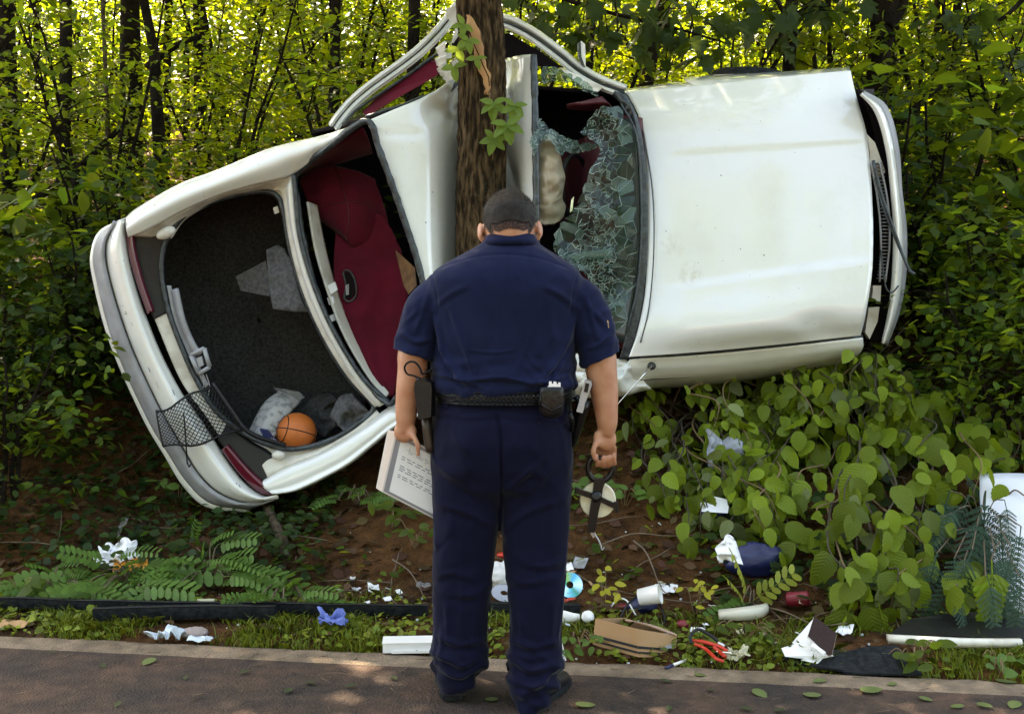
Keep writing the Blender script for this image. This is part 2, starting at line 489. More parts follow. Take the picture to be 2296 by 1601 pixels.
def shrub_meshes(k, h, rad, nclu, per, leaf, spread, low=.1, width=1.0, flat=.5):
    """returns (stem mesh, foliage mesh) built at the origin"""
    rg = random.Random(100 + k)
    cl, mb = [], MB()
    nst = rg.randint(3, 5)
    tips = []
    for i in range(nst):
        a = rg.uniform(0, 6.28); l = rg.uniform(.6, 1) * h
        b = Vector((rg.uniform(-.06, .06), rg.uniform(-.06, .06), -.12))
        pts = [b]
        for s_ in range(1, 6):
            f = s_ / 5
            pts.append(Vector((math.cos(a) * rad * .55 * f ** 1.3 + rg.uniform(-.05, .05), math.sin(a) * rad * .55 * f ** 1.3 + rg.uniform(-.05, .05), l * f)))
        mb.tube(pts, [.016 * h ** .5 * (1 - .8 * j / 5) + .002 for j in range(6)], seg=5)
        tips.append(pts)
    for i in range(nclu):
        pts = rg.choice(tips); f = rg.uniform(low, 1)
        j = min(4, int(f * 5)); q = pts[j].lerp(pts[j + 1], f * 5 - j)
        a = rg.uniform(0, 6.28); r = rad * rg.uniform(.15, .75) * (1.15 - .55 * f)
        e = q + Vector((math.cos(a) * r, math.sin(a) * r, rg.uniform(-.05, .22) * h * .4))
        e.z = max(e.z, .04)
        mb.tube([q, q.lerp(e, .5) + Vector((0, 0, .04)), e], [.006, .004, .002], seg=3)
        cl.append(tuple(e))
    V, F = sprays(cl, per, spread, leaf, tilt=flat, width=width)
    me_f = quads_mesh('foliage', V, F)
    me_s = bpy.data.meshes.new('stem'); me_s.from_pydata(mb.v, [], mb.f)
    return me_s, me_f

SHRUBS = []
for k in range(5):
    s_, f_ = shrub_meshes(k, 2.4 + .4 * (k % 3), 1.15, 105, 17, .082, .25, flat=.45)
    s_.materials.append(M_BARKD); f_.materials.append(M_LEAF if k % 2 else M_LEAF2); SHRUBS.append((s_, f_, 'tall'))
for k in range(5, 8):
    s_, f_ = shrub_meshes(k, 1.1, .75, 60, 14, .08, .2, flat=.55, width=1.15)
    s_.materials.append(M_BARKD); f_.materials.append(M_LEAF if k % 2 else M_LEAF_SHADED); SHRUBS.append((s_, f_, 'low'))
for k in range(8, 10):       # big soft leaves
    s_, f_ = shrub_meshes(k, 1.7, .9, 30, 9, .16, .27, flat=.5, width=1.25)
    s_.materials.append(M_BARKD); f_.materials.append(M_LEAF if k % 2 else M_LEAF_SHADED); SHRUBS.append((s_, f_, 'broad'))

SHRUB_TEXT = {
 'tall': ('understory_shrub', 'tall loose shrub with sprays of small leaves among the dark trunks of the wood', 'tall leafy shrubs between the trunks of the wood'),
 'low': ('low_shrub', 'low bushy undergrowth plant of small leaves on the shaded bank behind the car', 'low bushy plants on the shaded bank'),
 'broad': ('broadleaf_sapling', 'young sapling with broad soft leaves growing in front of the dark wood', 'broad leaved saplings at the front of the wood')}
def place_shrub(kind, x, y, sc, rz, z=None, squash=1.0):
    opts = [s_ for s_ in SHRUBS if s_[2] == kind]
    me_s, me_f, _ = random.choice(opts)
    nm, lab, grp = SHRUB_TEXT[kind]
    zz = ground_h(x, y) if z is None else z; u_ = UVof((x, y, zz + .8))[0]
    where = next(t for k_, t in ((200, 'at the left edge of the wood'), (480, 'among the left trunks'), (760, 'above the open car trunk'), (1040, 'left of the struck tree'), (1400, 'right of the struck tree'), (1700, 'above the left half of the hood'), (1960, 'above the right half of the hood'), (9999, 'right of the front bumper')) if u_ < k_)
    deep = next(t for k_, t in ((9, 'nearest'), (13, 'close'), (20, 'deeper'), (99, 'farthest')) if y < k_)
    lab = deep + ' ' + {'tall': 'tall shrub with sprays of small leaves ', 'low': 'low bushy plant of small dark leaves ', 'broad': 'sapling with broad soft leaves '}[kind] + where
    r = thing(nm, lab, 'shrub' if kind != 'broad' else 'sapling', (x, y, ground_h(x, y) if z is None else z), grp)
    r.rotation_euler = (0, 0, rz); r.scale = (sc, sc, sc * squash)
    for n_, me in (('stem', me_s), ('foliage', me_f)):
        o = bpy.data.objects.new(n_, me); COL.objects.link(o); o.parent = r
    return r

# ---------------------------------------------------------------- trees: trunk, limbs, crown
def crown_mesh(k, rad, hgt, nclu, per, leaf, spread, hole=0.0):
    rg = np.random.default_rng(k)
    c = rg.normal(0, 1, (nclu * 3, 3)); c /= np.linalg.norm(c, axis=1, keepdims=True)
    c *= rg.uniform(.25, 1, (len(c), 1)) ** .5
    keep = [i for i in range(len(c)) if noise.noise(Vector(c[i] * 2.3) + Vector((k, 0, 0))) > hole][:nclu]
    c = c[keep] * np.array([rad, rad, hgt / 2])
    V, F = sprays(c, per, spread, leaf, tilt=.45, drop=.2)
    me = quads_mesh('crown', V, F); me.materials.append(M_LEAF2 if k % 2 else M_LEAF)
    limb = MB()
    for i in range(0, len(c), max(1, len(c) // 14)):
        e = Vector(c[i]); b = Vector((0, 0, -hgt * .5))
        limb.tube([b + Vector((0, 0, -.3)), b.lerp(e, .4) + Vector((0, 0, .15)), e], [.05, .03, .008], seg=5)
    lm = bpy.data.meshes.new('limb'); lm.from_pydata(limb.v, [], limb.f); lm.materials.append(M_BARKD)
    return me, lm
CROWNS = [crown_mesh(1, 2.2, 3.4, 150, 22, .13, .5, -.25), crown_mesh(2, 2.6, 3.8, 120, 18, .13, .5, .0), crown_mesh(3, 2.0, 3.0, 75, 16, .13, .5, .1)]

def trunk_mesh(mb, pts, rad, seg=14, rough=.06):
    c = cr(pts, max(10, len(pts) * 8))
    rr = np.interp(np.linspace(0, 1, len(c)), np.linspace(0, 1, len(rad)), rad)
    b0 = len(mb.v)
    mb.tube([Vector(q) for q in c], [float(r) for r in rr], seg=seg)
    for i in range(b0, len(mb.v)):
        p = Vector(mb.v[i]); j = (i - b0) // seg
        if j < len(c):
            ax = Vector(c[j]); d = p - ax
            a = math.atan2(d.y, d.x)
            k = 1 + rough * 2 * noise.noise(Vector((math.cos(a) * 2.2, math.sin(a) * 2.2, p.z * 1.3 + pts[0][0]))) + rough * .8 * noise.noise(Vector((math.cos(a) * 9, math.sin(a) * 9, p.z * 3)))
            mb.v[i] = tuple(ax + d * k)
def tree(label, ptsuv, wpx, Y, crown=0, cz=None, cs=1.0, bark=None, group=None, name='forest_tree', extra=None, top=None):
    """ptsuv: the trunk's axis seen in the photo, bottom to top; carried down to the ground and up to its crown"""
    pts = [P(u, v, Y) for u, v in ptsuv]
    w = [x / FPX * Y / 2 for x in (wpx if isinstance(wpx, (list, tuple)) else (wpx, wpx))]
    b = pts[0]; d = (pts[1] - pts[0]).normalized()
    gz = ground_h(b.x, b.y)
    if b.z > gz:
        k = (b.z - gz + .15) / max(.3, d.z); base = b - d * k; base.y = Y
        base.z = ground_h(base.x, base.y) - .15
        pts = [base] + pts; w = [w[0] * 1.3] + w
    dt = (pts[-1] - pts[-2]).normalized()
    top_z = cz if cz else pts[-1].z + 4.5
    tp = pts[-1] + dt * ((top_z - pts[-1].z) / max(.5, dt.z))
    pts.append(tp); w.append(w[-1] * .55)
    root = thing(name, label, 'tree', pts[0], group)
    mb = MB(); trunk_mesh(mb, pts, w)
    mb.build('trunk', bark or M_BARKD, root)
    if crown is not None:
        me, lm = CROWNS[crown]
        for n_, m_ in (('crown', me), ('limb', lm)):
            o = bpy.data.objects.new(n_, m_); COL.objects.link(o); o.parent = root
            o.location = tp - pts[0] + Vector((0, 0, .6 * cs)); o.scale = (cs, cs, cs); o.rotation_euler = (0, 0, random.uniform(0, 6))
    return root

# trunks seen in the photograph (u, v, width in px) with their distances
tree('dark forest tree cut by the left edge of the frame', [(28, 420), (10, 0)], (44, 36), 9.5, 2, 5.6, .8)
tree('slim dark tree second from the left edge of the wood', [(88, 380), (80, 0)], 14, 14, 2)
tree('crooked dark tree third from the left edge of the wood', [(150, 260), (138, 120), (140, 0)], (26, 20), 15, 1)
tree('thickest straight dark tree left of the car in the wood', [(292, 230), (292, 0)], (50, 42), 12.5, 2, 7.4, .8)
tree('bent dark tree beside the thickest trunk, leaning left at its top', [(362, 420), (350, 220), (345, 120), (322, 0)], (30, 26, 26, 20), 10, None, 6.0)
tree('slim dark tree just right of the bent trunk', [(372, 260), (378, 0)], (20, 17), 14.5, 2)
tree('thin dark tree close against the left of a thicker trunk', [(418, 280), (418, 0)], (14, 14), 15.5, 1)
tree('straight dark tree reaching down behind the broken car roof rail on the left', [(450, 430), (446, 0)], (30, 26), 13, 0, 7.6)
tree('grey far tree between the left trunks and the struck tree', [(662, 260), (655, 0)], (32, 28), 19, 1)
tree('bare grey sapling in front of the left trunks', [(252, 560), (246, 400), (238, 200)], (16, 14, 10), 8.6, None, 5.2, .6, name='sapling', bark=M_BARK)
tree('leaning dark tree above the cracked windscreen side of the hood', [(1440, 230), (1462, 120), (1490, 0)], (34, 30, 30), 11, 0, 6.4, 1.1)
tree('thin crooked tree behind the middle of the hood', [(1836, 200), (1846, 90), (1858, 0)], (15, 14, 14), 12, 2)
tree('pale far tree left of the big dark tree behind the bumper', [(1890, 240), (1896, 0)], (20, 18), 17, 1)
tree('thin far tree touching the big dark tree behind the bumper', [(1916, 220), (1922, 0)], (12, 12), 17.5, 2)
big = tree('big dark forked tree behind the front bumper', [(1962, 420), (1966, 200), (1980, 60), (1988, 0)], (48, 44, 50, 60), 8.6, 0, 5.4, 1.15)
tree('slim dark tree just right of the big forked tree', [(2008, 520), (2000, 180), (2006, 0)], (26, 22, 18), 9.6, 2, 6.0)
tree('far straight tree near the upper right corner', [(2205, 200), (2205, 0)], (22, 20), 16, 1)
tree('far dark tree closest to the upper right corner', [(2246, 180), (2246, 0)], (26, 24), 16.5, 0)
tree('thin far tree right of the forked tree in the upper right', [(2140, 260), (2138, 0)], (10, 9), 18, 2)
tree('slender far tree above the car trunk, half hidden in leaves', [(556, 300), (560, 0)], (13, 12), 20, 2)
tree('slender far tree over the rear window, half hidden in leaves', [(806, 200), (800, 0)], (14, 12), 22, 1)
tree('faint far tree above the left end of the hood', [(1604, 180), (1600, 0)], (16, 14), 21, 1)
for pts_, w_ in (([(1985, 290), (2030, 262), (2075, 215), (2110, 200), (2150, 185)], 26), ([(1992, 60), (2020, 20), (2050, -60)], 30)):
    b_ = MB(); c_ = [P(u, v, 8.55) for u, v in pts_]
    trunk_mesh(b_, c_, [w_ / FPX * 8.6 / 2 * k for k in (1, .7, .35)], seg=8)
    b_.build('limb', M_BARKD, big)
lg = MB(); c_ = [P(40, 470, 8.2), P(150, 400, 8.3), P(262, 295, 8.6), P(300, 262, 8.8)]
trunk_mesh(lg, c_, [.028, .024, .012], seg=8)
o = lg.build('fallen_branch', M_BARKD, base=c_[0]); tag(o, 'dead broken branch leaning in the undergrowth left of the car', 'branch')
lg = MB(); c_ = [P(330, 150, 10.4), P(390, 105, 10.6), P(450, 80, 10.8)]
trunk_mesh(lg, c_, [.035, .03, .02], seg=8)
o = lg.build('fallen_branch', M_BARKD, base=c_[0]); tag(o, 'short dark branch wedged across two trunks high on the left', 'branch')

# canopy beyond the frame: trees added so their shade falls on car and road
def shade_tree(x, y, z, ci, sc):
    root = thing('added_canopy_tree', 'added tree whose unseen crown shades the bank above the car', 'tree', (x, y, ground_h(x, y) - .1), 'trees added to close the sky over the bank')
    mb = MB(); trunk_mesh(mb, [Vector((x, y, ground_h(x, y) - .1)), Vector((x + .1, y + .05, z * .6)), Vector((x, y, z))], [.05, .042, .03], seg=10)
    mb.build('trunk', M_BARKD, root)
    for n_, m_ in zip(('crown', 'limb'), CROWNS[ci]):
        o = bpy.data.objects.new(n_, m_); COL.objects.link(o); o.parent = root
        o.location = Vector((x, y, z)) - root.location; o.scale = (sc, sc, sc); o.rotation_euler = (0, 0, random.uniform(0, 6))
for a in CANOPY if 'CANOPY' in globals() else [(-4.6, 9.5, 7.2, 2, 1.15), (-1.7, 10.9, 8.8, 0, 1.15), (.6, 10.2, 8.2, 0, 1.3), (3.4, 9.6, 7.6, 2, 1.3), (6.2, 9.0, 7.6, 2, 1.3), (-7.4, 9.5, 7.6, 0, 1.3), (-.8, 8.6, 6.9, 1, 1.0), (1.9, 8.4, 6.6, 0, .9), (-3.3, 8.5, 6.9, 0, 1.0), (-5.2, 8.3, 6.6, 0, 1.0)]:
    shade_tree(*a)

# shrubs: near, dark bank behind the car
rs = random.Random(5)
def occupied(x, y):           # keep the car and the struck tree free
    return 5.2 < y < 7.4 and -2.35 < x < 2.25
n_ = 0
for row, (y0, st, kinds, sc) in enumerate([(7.6, .62, ['low', 'low', 'broad'], (.7, 1.05)), (8.6, .8, ['low', 'tall', 'broad'], (.75, 1.1)), (9.9, 1.1, ['tall', 'low', 'low', 'broad'], (.65, .9)),
                                        (11.6, 1.15, ['tall'], (.75, 1.15)), (13.6, 1.3, ['tall'], (.8, 1.25)), (16, 1.45, ['tall'], (.9, 1.4)), (19, 1.6, ['tall'], (1, 1.6)), (22.5, 1.8, ['tall'], (1.2, 1.8)), (26.5, 2.1, ['tall'], (1.3, 2.0))]):
    hw = .46 * y0 + 1.6
    x = -hw + rs.uniform(0, st)
    while x < hw:
        yy = y0 + rs.uniform(-.5, .5) * (1 + .12 * row)
        if not occupied(x, yy):
            place_shrub(rs.choice(kinds), x, yy, rs.uniform(*sc), rs.uniform(0, 6.28), squash=rs.uniform(.85, 1.2))
        x += st * rs.uniform(.75, 1.25)
for x, y, k, sc in [(-2.75, 6.2, 'low', .85), (-3.1, 6.6, 'low', 1.0), (-2.6, 7.0, 'low', .9), (-3.5, 7.2, 'broad', .9), (-2.9, 5.75, 'low', .55), (-2.55, 7.4, 'broad', .8), (-1.6, 7.6, 'low', .9),
                    (2.5, 6.9, 'low', 1.0), (2.9, 6.4, 'low', 1.0), (3.3, 6.9, 'broad', 1.0), (2.7, 7.4, 'broad', 1.1), (2.35, 7.3, 'low', 1.1), (3.0, 5.9, 'low', .9), (2.55, 6.1, 'low', .8), (3.4, 7.6, 'tall', .8)]:
    place_shrub(k, x, y, sc, rs.uniform(0, 6.28))

# far wood: a mass of leaves no one could count
n = 9000
cx = RNG.uniform(-26, 26, n); cy = RNG.uniform(29, 42, n)
cz = np.array([ground_h(a, b) for a, b in zip(cx, cy)]) + RNG.uniform(0, 9, n)
V, F = sprays(np.stack([cx, cy, cz], 1), 9, .75, .24, tilt=.5)
far = link_mesh('distant_wood', quads_mesh('distant_wood', V, F), M_LEAF); tag(far, kind='stuff')

# the wood on the other side of the road, behind the camera: shaped to close the low sky and to show in the paint
n = 4600
cx = RNG.uniform(-20, 20, n); cy = RNG.uniform(-12, -7.5, n) + .9 * np.array([noise.noise(Vector((a * .35, 2, 1))) for a in cx])
hh = 10.5 + 4.5 * np.array([noise.noise(Vector((a * .28, 5, 2))) for a in cx])
V, F = sprays(np.stack([cx, cy, RNG.uniform(.2, 1, n) * hh], 1), 10, .8, .28, tilt=.5)
opp = link_mesh('roadside_wood', quads_mesh('roadside_wood', V, F), M_LEAF); tag(opp, kind='stuff')

# unseen canopy added to shade the wood, with holes that leave patches of sun
cs_ = []
while len(cs_) < 5400:
    x, y = random.uniform(-24, 20), random.uniform(10.5, 50)
    z = ground_h(x, y) + random.uniform(6.5, 10.5)
    if noise.noise(Vector((x * .24 + 7, y * .24, 3))) + .5 * noise.noise(Vector((x * .9, y * .9, 8))) > -.27: cs_.append((x, y, z))
V, F = sprays(np.array(cs_), 9, .75, .26, tilt=.5)
can = link_mesh('shade_canopy', quads_mesh('shade_canopy', V, F), M_LEAF); tag(can, kind='stuff')
# ---------------------------------------------------------------- the wrecked car, on its side, bent round a tree
def paint_material(name, base, dirt, stain=None):
    m = mat(name, base, rough=.3, coat=1.0, spec=.5)
    nt = m.node_tree; nd, ln = nt.nodes, nt.links; b = nd['Principled BSDF']
    b.inputs['Coat Roughness'].default_value = .03; b.inputs['Coat IOR'].default_value = 1.65
    geo = nd.new('ShaderNodeNewGeometry')
    def nz(sc, det, ro=.6):
        n = nd.new('ShaderNodeTexNoise'); n.inputs['Scale'].default_value = sc; n.inputs['Detail'].default_value = det; n.inputs['Roughness'].default_value = ro
        ln.new(geo.outputs['Position'], n.inputs['Vector']); return n
    def ramp(src, p0, p1, c0, c1):
        r = nd.new('ShaderNodeValToRGB'); r.color_ramp.elements[0].position, r.color_ramp.elements[1].position = p0, p1
        r.color_ramp.elements[0].color = (c0, c0, c0, 1); r.color_ramp.elements[1].color = (c1, c1, c1, 1); ln.new(src, r.inputs[0]); return r
    def mixc(fac, ain, col):
        mx = nd.new('ShaderNodeMix'); mx.data_type = 'RGBA'; mx.inputs[7].default_value = (*col, 1); ln.new(fac, mx.inputs[0])
        if isinstance(ain, tuple): mx.inputs[6].default_value = (*ain, 1)
        else: ln.new(ain, mx.inputs[6])
        return mx.outputs[2]
    c = mixc(ramp(nz(3.2, 8, .68).outputs['Fac'], .5, .82, 0, .22).outputs[0], base, dirt)
    c = mixc(ramp(nz(24, 4).outputs['Fac'], .62, .78, 0, .15).outputs[0], c, dirt)
    for sc, th, sz in ((10, .55, .045), (24, .72, .06)):
        v = nd.new('ShaderNodeTexVoronoi'); v.inputs['Scale'].default_value = sc; ln.new(geo.outputs['Position'], v.inputs['Vector'])
        rv_ = ramp(v.outputs['Distance'], sz * .7, sz, 1, 0); sp = nd.new('ShaderNodeSeparateColor'); ln.new(v.outputs['Color'], sp.inputs[0])
        g = nd.new('ShaderNodeMath'); g.operation = 'GREATER_THAN'; g.inputs[1].default_value = th; ln.new(sp.outputs[0], g.inputs[0])
        mu = nd.new('ShaderNodeMath'); mu.operation = 'MULTIPLY'; ln.new(g.outputs[0], mu.inputs[0]); ln.new(rv_.outputs[0], mu.inputs[1])
        c = mixc(mu.outputs[0], c, (.05, .04, .03))
    for (u, v_, Y, rad) in ((1505, 545, 5.94, .10), (1548, 610, 5.92, .08), (1560, 480, 5.95, .05)):
        vd = nd.new('ShaderNodeVectorMath'); vd.operation = 'DISTANCE'; ln.new(geo.outputs['Position'], vd.inputs[0]); vd.inputs[1].default_value = P(u, v_, Y)
        mr = nd.new('ShaderNodeMapRange'); mr.inputs['From Max'].default_value = rad; mr.inputs['To Min'].default_value = 1; mr.inputs['To Max'].default_value = 0; ln.new(vd.outputs['Value'], mr.inputs['Value'])
        mu = nd.new('ShaderNodeMath'); mu.operation = 'MULTIPLY'; ln.new(mr.outputs[0], mu.inputs[0]); ln.new(ramp(nz(30, 6, .7).outputs['Fac'], .42, .66, 0, .8).outputs[0], mu.inputs[1])
        c = mixc(mu.outputs[0], c, (.34, .25, .12))
    ln.new(c, b.inputs['Base Color'])
    mr = nd.new('ShaderNodeMapRange'); mr.inputs['To Min'].default_value = .05; mr.inputs['To Max'].default_value = .12; ln.new(nz(4, 5).outputs['Fac'], mr.inputs['Value']); ln.new(mr.outputs[0], b.inputs['Coat Roughness'])
    return m
M_PAINT = paint_material('white_car_paint', (.68, .69, .65), (.40, .36, .27))
M_PAINTIN = mat('white_inner_metal', (.62, .60, .53), rough=.5, col2=(.30, .24, .17), nscale=9, nmix=(.5, .85))
M_GREYTRIM = mat('grey_bumper_strip', (.30, .31, .33), rough=.45, col2=(.22, .22, .23), nscale=8)
M_SEAL = mat('rubber_seal', (.012, .016, .020), rough=.3, bump=.35, bscale=45, col2=(.04, .055, .06), nscale=30)
M_BURG = mat('burgundy_cloth', (.115, .008, .020), rough=.95, spec=.1, sheen=.1, bump=.3, bscale=220, col2=(.085, .008, .016), nscale=6, bdist=.004)
M_BURGP = mat('burgundy_plastic', (.075, .008, .015), rough=.5)
M_TAIL = mat('tail_light_red', (.10, .006, .016), rough=.15, coat=.5)
M_CARPET = mat('trunk_carpet', (.028, .028, .028), rough=1.0, spec=.1, col2=(.055, .055, .055), nscale=60, bump=.6, bscale=160, bdist=.006)
M_CARPETL = mat('light_carpet', (.06, .06, .063), rough=1.0, col2=(.11, .11, .112), nscale=50, bump=.6, bscale=160, bdist=.006)
M_INTERIOR = mat('dark_interior', (.009, .006, .007), rough=.9, spec=.1)
M_UNDER = mat('underbody_metal', (.03, .028, .026), rough=.8, col2=(.07, .05, .035), nscale=5)
M_BAG = mat('airbag_cloth', (.38, .315, .22), rough=.7, bump=.15, bscale=30)
M_CHROME = mat('chrome', (.7, .7, .7), rough=.12, metal=1)
M_BRASSY = mat('rust_brown', (.20, .10, .04), rough=.8, col2=(.1, .05, .02), nscale=20)
def glass_material(name, tint, op, rough=.03, tr=(.72, .85, .78)):
    m = bpy.data.materials.new(name); m.use_nodes = True
    nt = m.node_tree; nd, ln = nt.nodes, nt.links
    b = nd['Principled BSDF']; b.inputs['Base Color'].default_value = (*tint, 1); b.inputs['Roughness'].default_value = rough; b.inputs['Coat Weight'].default_value = .5
    t = nd.new('ShaderNodeBsdfTransparent'); t.inputs[0].default_value = (*tr, 1)
    mx = nd.new('ShaderNodeMixShader'); mx.inputs[0].default_value = op
    ln.new(t.outputs[0], mx.inputs[1]); ln.new(b.outputs[0], mx.inputs[2]); ln.new(mx.outputs[0], nd['Material Output'].inputs['Surface'])
    return m
M_GLASS = glass_material('cracked_green_glass', (.035, .06, .052), .2)
M_GLASSE = mat('broken_glass_edge', (.20, .30, .27), rough=.25, coat=.3)
M_GLASSC = glass_material('crazed_glass', (.10, .17, .145), .36, .25)

CAR = thing('wrecked_car', 'wrecked white sedan on its side with torn roof wrapped round the tree and open trunk', 'car', P(1100, 1000, 6.5))

def add(o, fn): return o
def dent(g, c, r, d):
    """push a grid in by d metres round the (u, v) spot c, r pixels wide"""
    for i in range(g.shape[0]):
        for j in range(g.shape[1]):
            u, v = UVof(g[i, j]); q = ((u - c[0]) / r[0]) ** 2 + ((v - c[1]) / r[1]) ** 2
            g[i, j, 1] += d * math.exp(-q)
    return g
def crumple(g, amt, sc, seed, mask=None):
    for i in range(g.shape[0]):
        for j in range(g.shape[1]):
            p = g[i, j]; k = mask(*UVof(p)) if mask else 1
            n_ = abs(noise.noise(Vector((p[0] * sc + seed, p[2] * sc, p[1] * sc)))) + .45 * abs(noise.noise(Vector((p[0] * sc * 2.3 + seed, p[2] * sc * 2.3, 4))))
            g[i, j, 1] += amt * k * (n_ * 2 - .6)
    return g

# hood
hood = patch([[(1405, 207, 6.17), (1560, 192, 6.14), (1740, 173, 6.13), (1908, 158, 6.15)],
              [(1432, 262, 6.10), (1570, 255, 6.06), (1750, 245, 6.05), (1926, 235, 6.09)],
              [(1447, 350, 6.05), (1580, 345, 6.01), (1760, 330, 6.00), (1946, 318, 6.04)],
              [(1452, 500, 6.00), (1580, 500, 5.96), (1765, 495, 5.95), (1957, 470, 5.99)],
              [(1448, 640, 5.96), (1580, 640, 5.92), (1765, 625, 5.91), (1956, 600, 5.95)],
              [(1430, 740, 5.93), (1570, 735, 5.89), (1750, 720, 5.88), (1942, 700, 5.93)],
              [(1410, 800, 5.93), (1560, 790, 5.92), (1740, 773, 5.92), (1930, 752, 5.96)]], 60, 230)
for i in range(hood.shape[0]):
    for j in range(hood.shape[1]):
        q_ = Vector(hood[i, j]); hood[i, j] = P(*UVof(q_), 5.93 + (q_.y - 5.93) * 1.75)
for i in range(hood.shape[0]):
    for j in range(hood.shape[1]):
        u, v = UVof(hood[i, j])
        w = sstep(1470, 1560, u) * (1 - .7 * sstep(1915, 1950, u))
        a = (v - (343 - (u - 1500) * .062)) / 3.2; b = (v - (640 - (u - 1530) * .145)) / 3.2
        up = 1 / (1 + math.exp(-max(-30, min(30, a)))); lo = 1 / (1 + math.exp(-max(-30, min(30, b))))
        hood[i, j, 1] += .010 * w * (up - lo)
        hood[i, j, 1] += .012 * sstep(1925, 1957, u) * 0
dent(hood, (1835, 730), (55, 30), .022); dent(hood, (1780, 742), (40, 20), -.006)
dent(hood, (1915, 195), (14, 60), .012)
mb = MB(); mb.grid(hood, .012); H = mb.build('hood', M_PAINT, CAR)
mb = MB(); mb.tube(cr([P(1437, 268, 6.18), P(1462, 420, 6.07), P(1466, 560, 5.97), P(1455, 690, 5.935), P(1436, 768, 5.915)], 24), .0035, seg=5); mb.build('washer_hose', M_SEAL, H)

# upper front fender (thin strip seen above the hood) with its torn tab
g = patch([[(1380, 203, 6.75), (1500, 186, 6.75), (1540, 182, 6.75), (1548, 172, 6.75), (1760, 160, 6.75), (1905, 150, 6.75)], [(1395, 205, 6.46), (1500, 193, 6.44), (1545, 189, 6.44), (1560, 180, 6.44), (1760, 168, 6.42), (1905, 157, 6.44)],
           [(1405, 212, 6.37), (1500, 203, 6.34), (1560, 197, 6.33), (1640, 188, 6.31), (1760, 176, 6.31), (1905, 163, 6.34)]], 40, 8)
mb = MB(); mb.grid(g, .01); mb.build('front_fender', M_PAINT, CAR)
# lower front fender under the hood
g = patch([[(1412, 806, 5.97), (1560, 797, 5.96), (1740, 780, 5.96), (1935, 758, 5.99)],
           [(1400, 832, 6.0), (1560, 826, 6.0), (1730, 808, 6.0), (1935, 780, 6.02)],
           [(1425, 858, 6.1), (1560, 850, 6.10), (1720, 832, 6.10), (1920, 800, 6.12)],
           [(1445, 872, 6.35), (1560, 866, 6.35), (1700, 850, 6.35), (1900, 815, 6.35)],
           [(1450, 860, 6.9), (1560, 855, 6.9), (1700, 840, 6.9), (1900, 805, 6.9)]], 50, 24)
crumple(g, .02, 5, 3, lambda u, v: 1 - sstep(1440, 1520, u))
mb = MB(); mb.grid(g, .01); LF = mb.build('front_fender', M_PAINT, CAR)
mb = MB(); mb.tube([P(1430, 852, 6.055), P(1540, 846, 6.065), P(1700, 826, 6.07)], .003, seg=5); mb.build('body_line', M_SEAL, LF)
mb = MB(); mb.lathe(P(1461, 820, 5.985), [(.0, -.02), (.022, -.02), (.022, .004), (.012, .012), (0, .012)], rot=Matrix.Rotation(R(90), 3, 'X'), seg=14)
AN = mb.build('antenna_base', M_SEAL, CAR)
mb = MB(); mb.tube([P(1461, 820, 5.965), P(1440, 843, 5.93), P(1386, 905, 5.85)], [.005, .004, .003], seg=6); mb.build('antenna', M_CHROME, AN)
# dark gap between hood and lower fender
mb = MB(); mb.grid(patch([[(1405, 800, 6.02), (1560, 792, 6.0), (1740, 775, 6.0), (1935, 752, 6.02)], [(1405, 812, 6.03), (1560, 803, 6.02), (1740, 786, 6.02), (1935, 764, 6.04)]], 20, 3), .01); mb.build('panel_gap', M_SEAL, CAR)

# crumpled A-pillar and cowl panel under the windscreen, beside the officer's arm
g = patch([[(1260, 800, 6.0), (1310, 790, 5.96), (1350, 800, 5.97), (1405, 806, 5.99)], [(1265, 830, 5.95), (1310, 835, 5.90), (1375, 830, 5.97), (1420, 828, 5.99)],
           [(1275, 862, 5.98), (1325, 860, 5.92), (1385, 852, 5.95), (1440, 850, 6.04)], [(1290, 890, 6.1), (1330, 893, 6.02), (1395, 888, 6.05), (1460, 872, 6.12)], [(1300, 880, 6.5), (1340, 880, 6.5), (1400, 880, 6.5), (1450, 866, 6.5)]], 40, 40)
crumple(g, .035, 7, 1)
mb = MB(); mb.grid(g, .008); mb.build('crumpled_pillar', M_PAINT, CAR)
mb = MB()
for k in range(7):
    u0, v0 = 1285 + k * 9, 825 + (k * 37) % 55
    mb.prism([P(u0, v0, 5.9), P(u0 + 18, v0 - 14, 5.88), P(u0 + 26, v0 + 6, 5.9), P(u0 + 8, v0 + 14, 5.92)], (0.01, .02, .01))
mb.build('torn_trim', [M_PAINTIN], CAR)

# front end: grille, lamp housing, bumper
fr_in = [(1918, 185), (1950, 255), (1968, 340), (1978, 430), (1982, 520), (1980, 620), (1966, 700), (1948, 765)]
fr_ri = [(1928, 212), (1962, 255), (1985, 335), (1996, 430), (2002, 520), (1999, 620), (1990, 700), (1975, 768)]
fr_mid = [(1935, 208), (1978, 245), (2005, 330), (2018, 430), (2026, 520), (2024, 620), (2012, 700), (1988, 772)]
fr_out = [(1940, 204), (1990, 240), (2016, 330), (2024, 430), (2034, 520), (2032, 620), (2018, 700), (1990, 776)]
def strip(name, rows, m, nu=60, nv=8, thick=.01, parent=None, hint=None, bulge=None):
    g = patch(rows, nu, nv); mb = MB(); mb.grid(g, thick, hint); return mb.build(name, m, parent or CAR)
strip('front_bumper', [[(*p, 6.08) for p in fr_ri], [((a[0] + b[0]) / 2, (a[1] + b[1]) / 2, 6.06) for a, b in zip(fr_ri, fr_mid)], [(*p, 6.12) for p in fr_mid]], M_PAINT, thick=.012)
strip('bumper_strip', [[(*p, 6.13) for p in fr_mid], [(*p, 6.22) for p in fr_out], [(p[0] - 6, p[1], 6.5) for p in fr_out]], M_GREYTRIM)
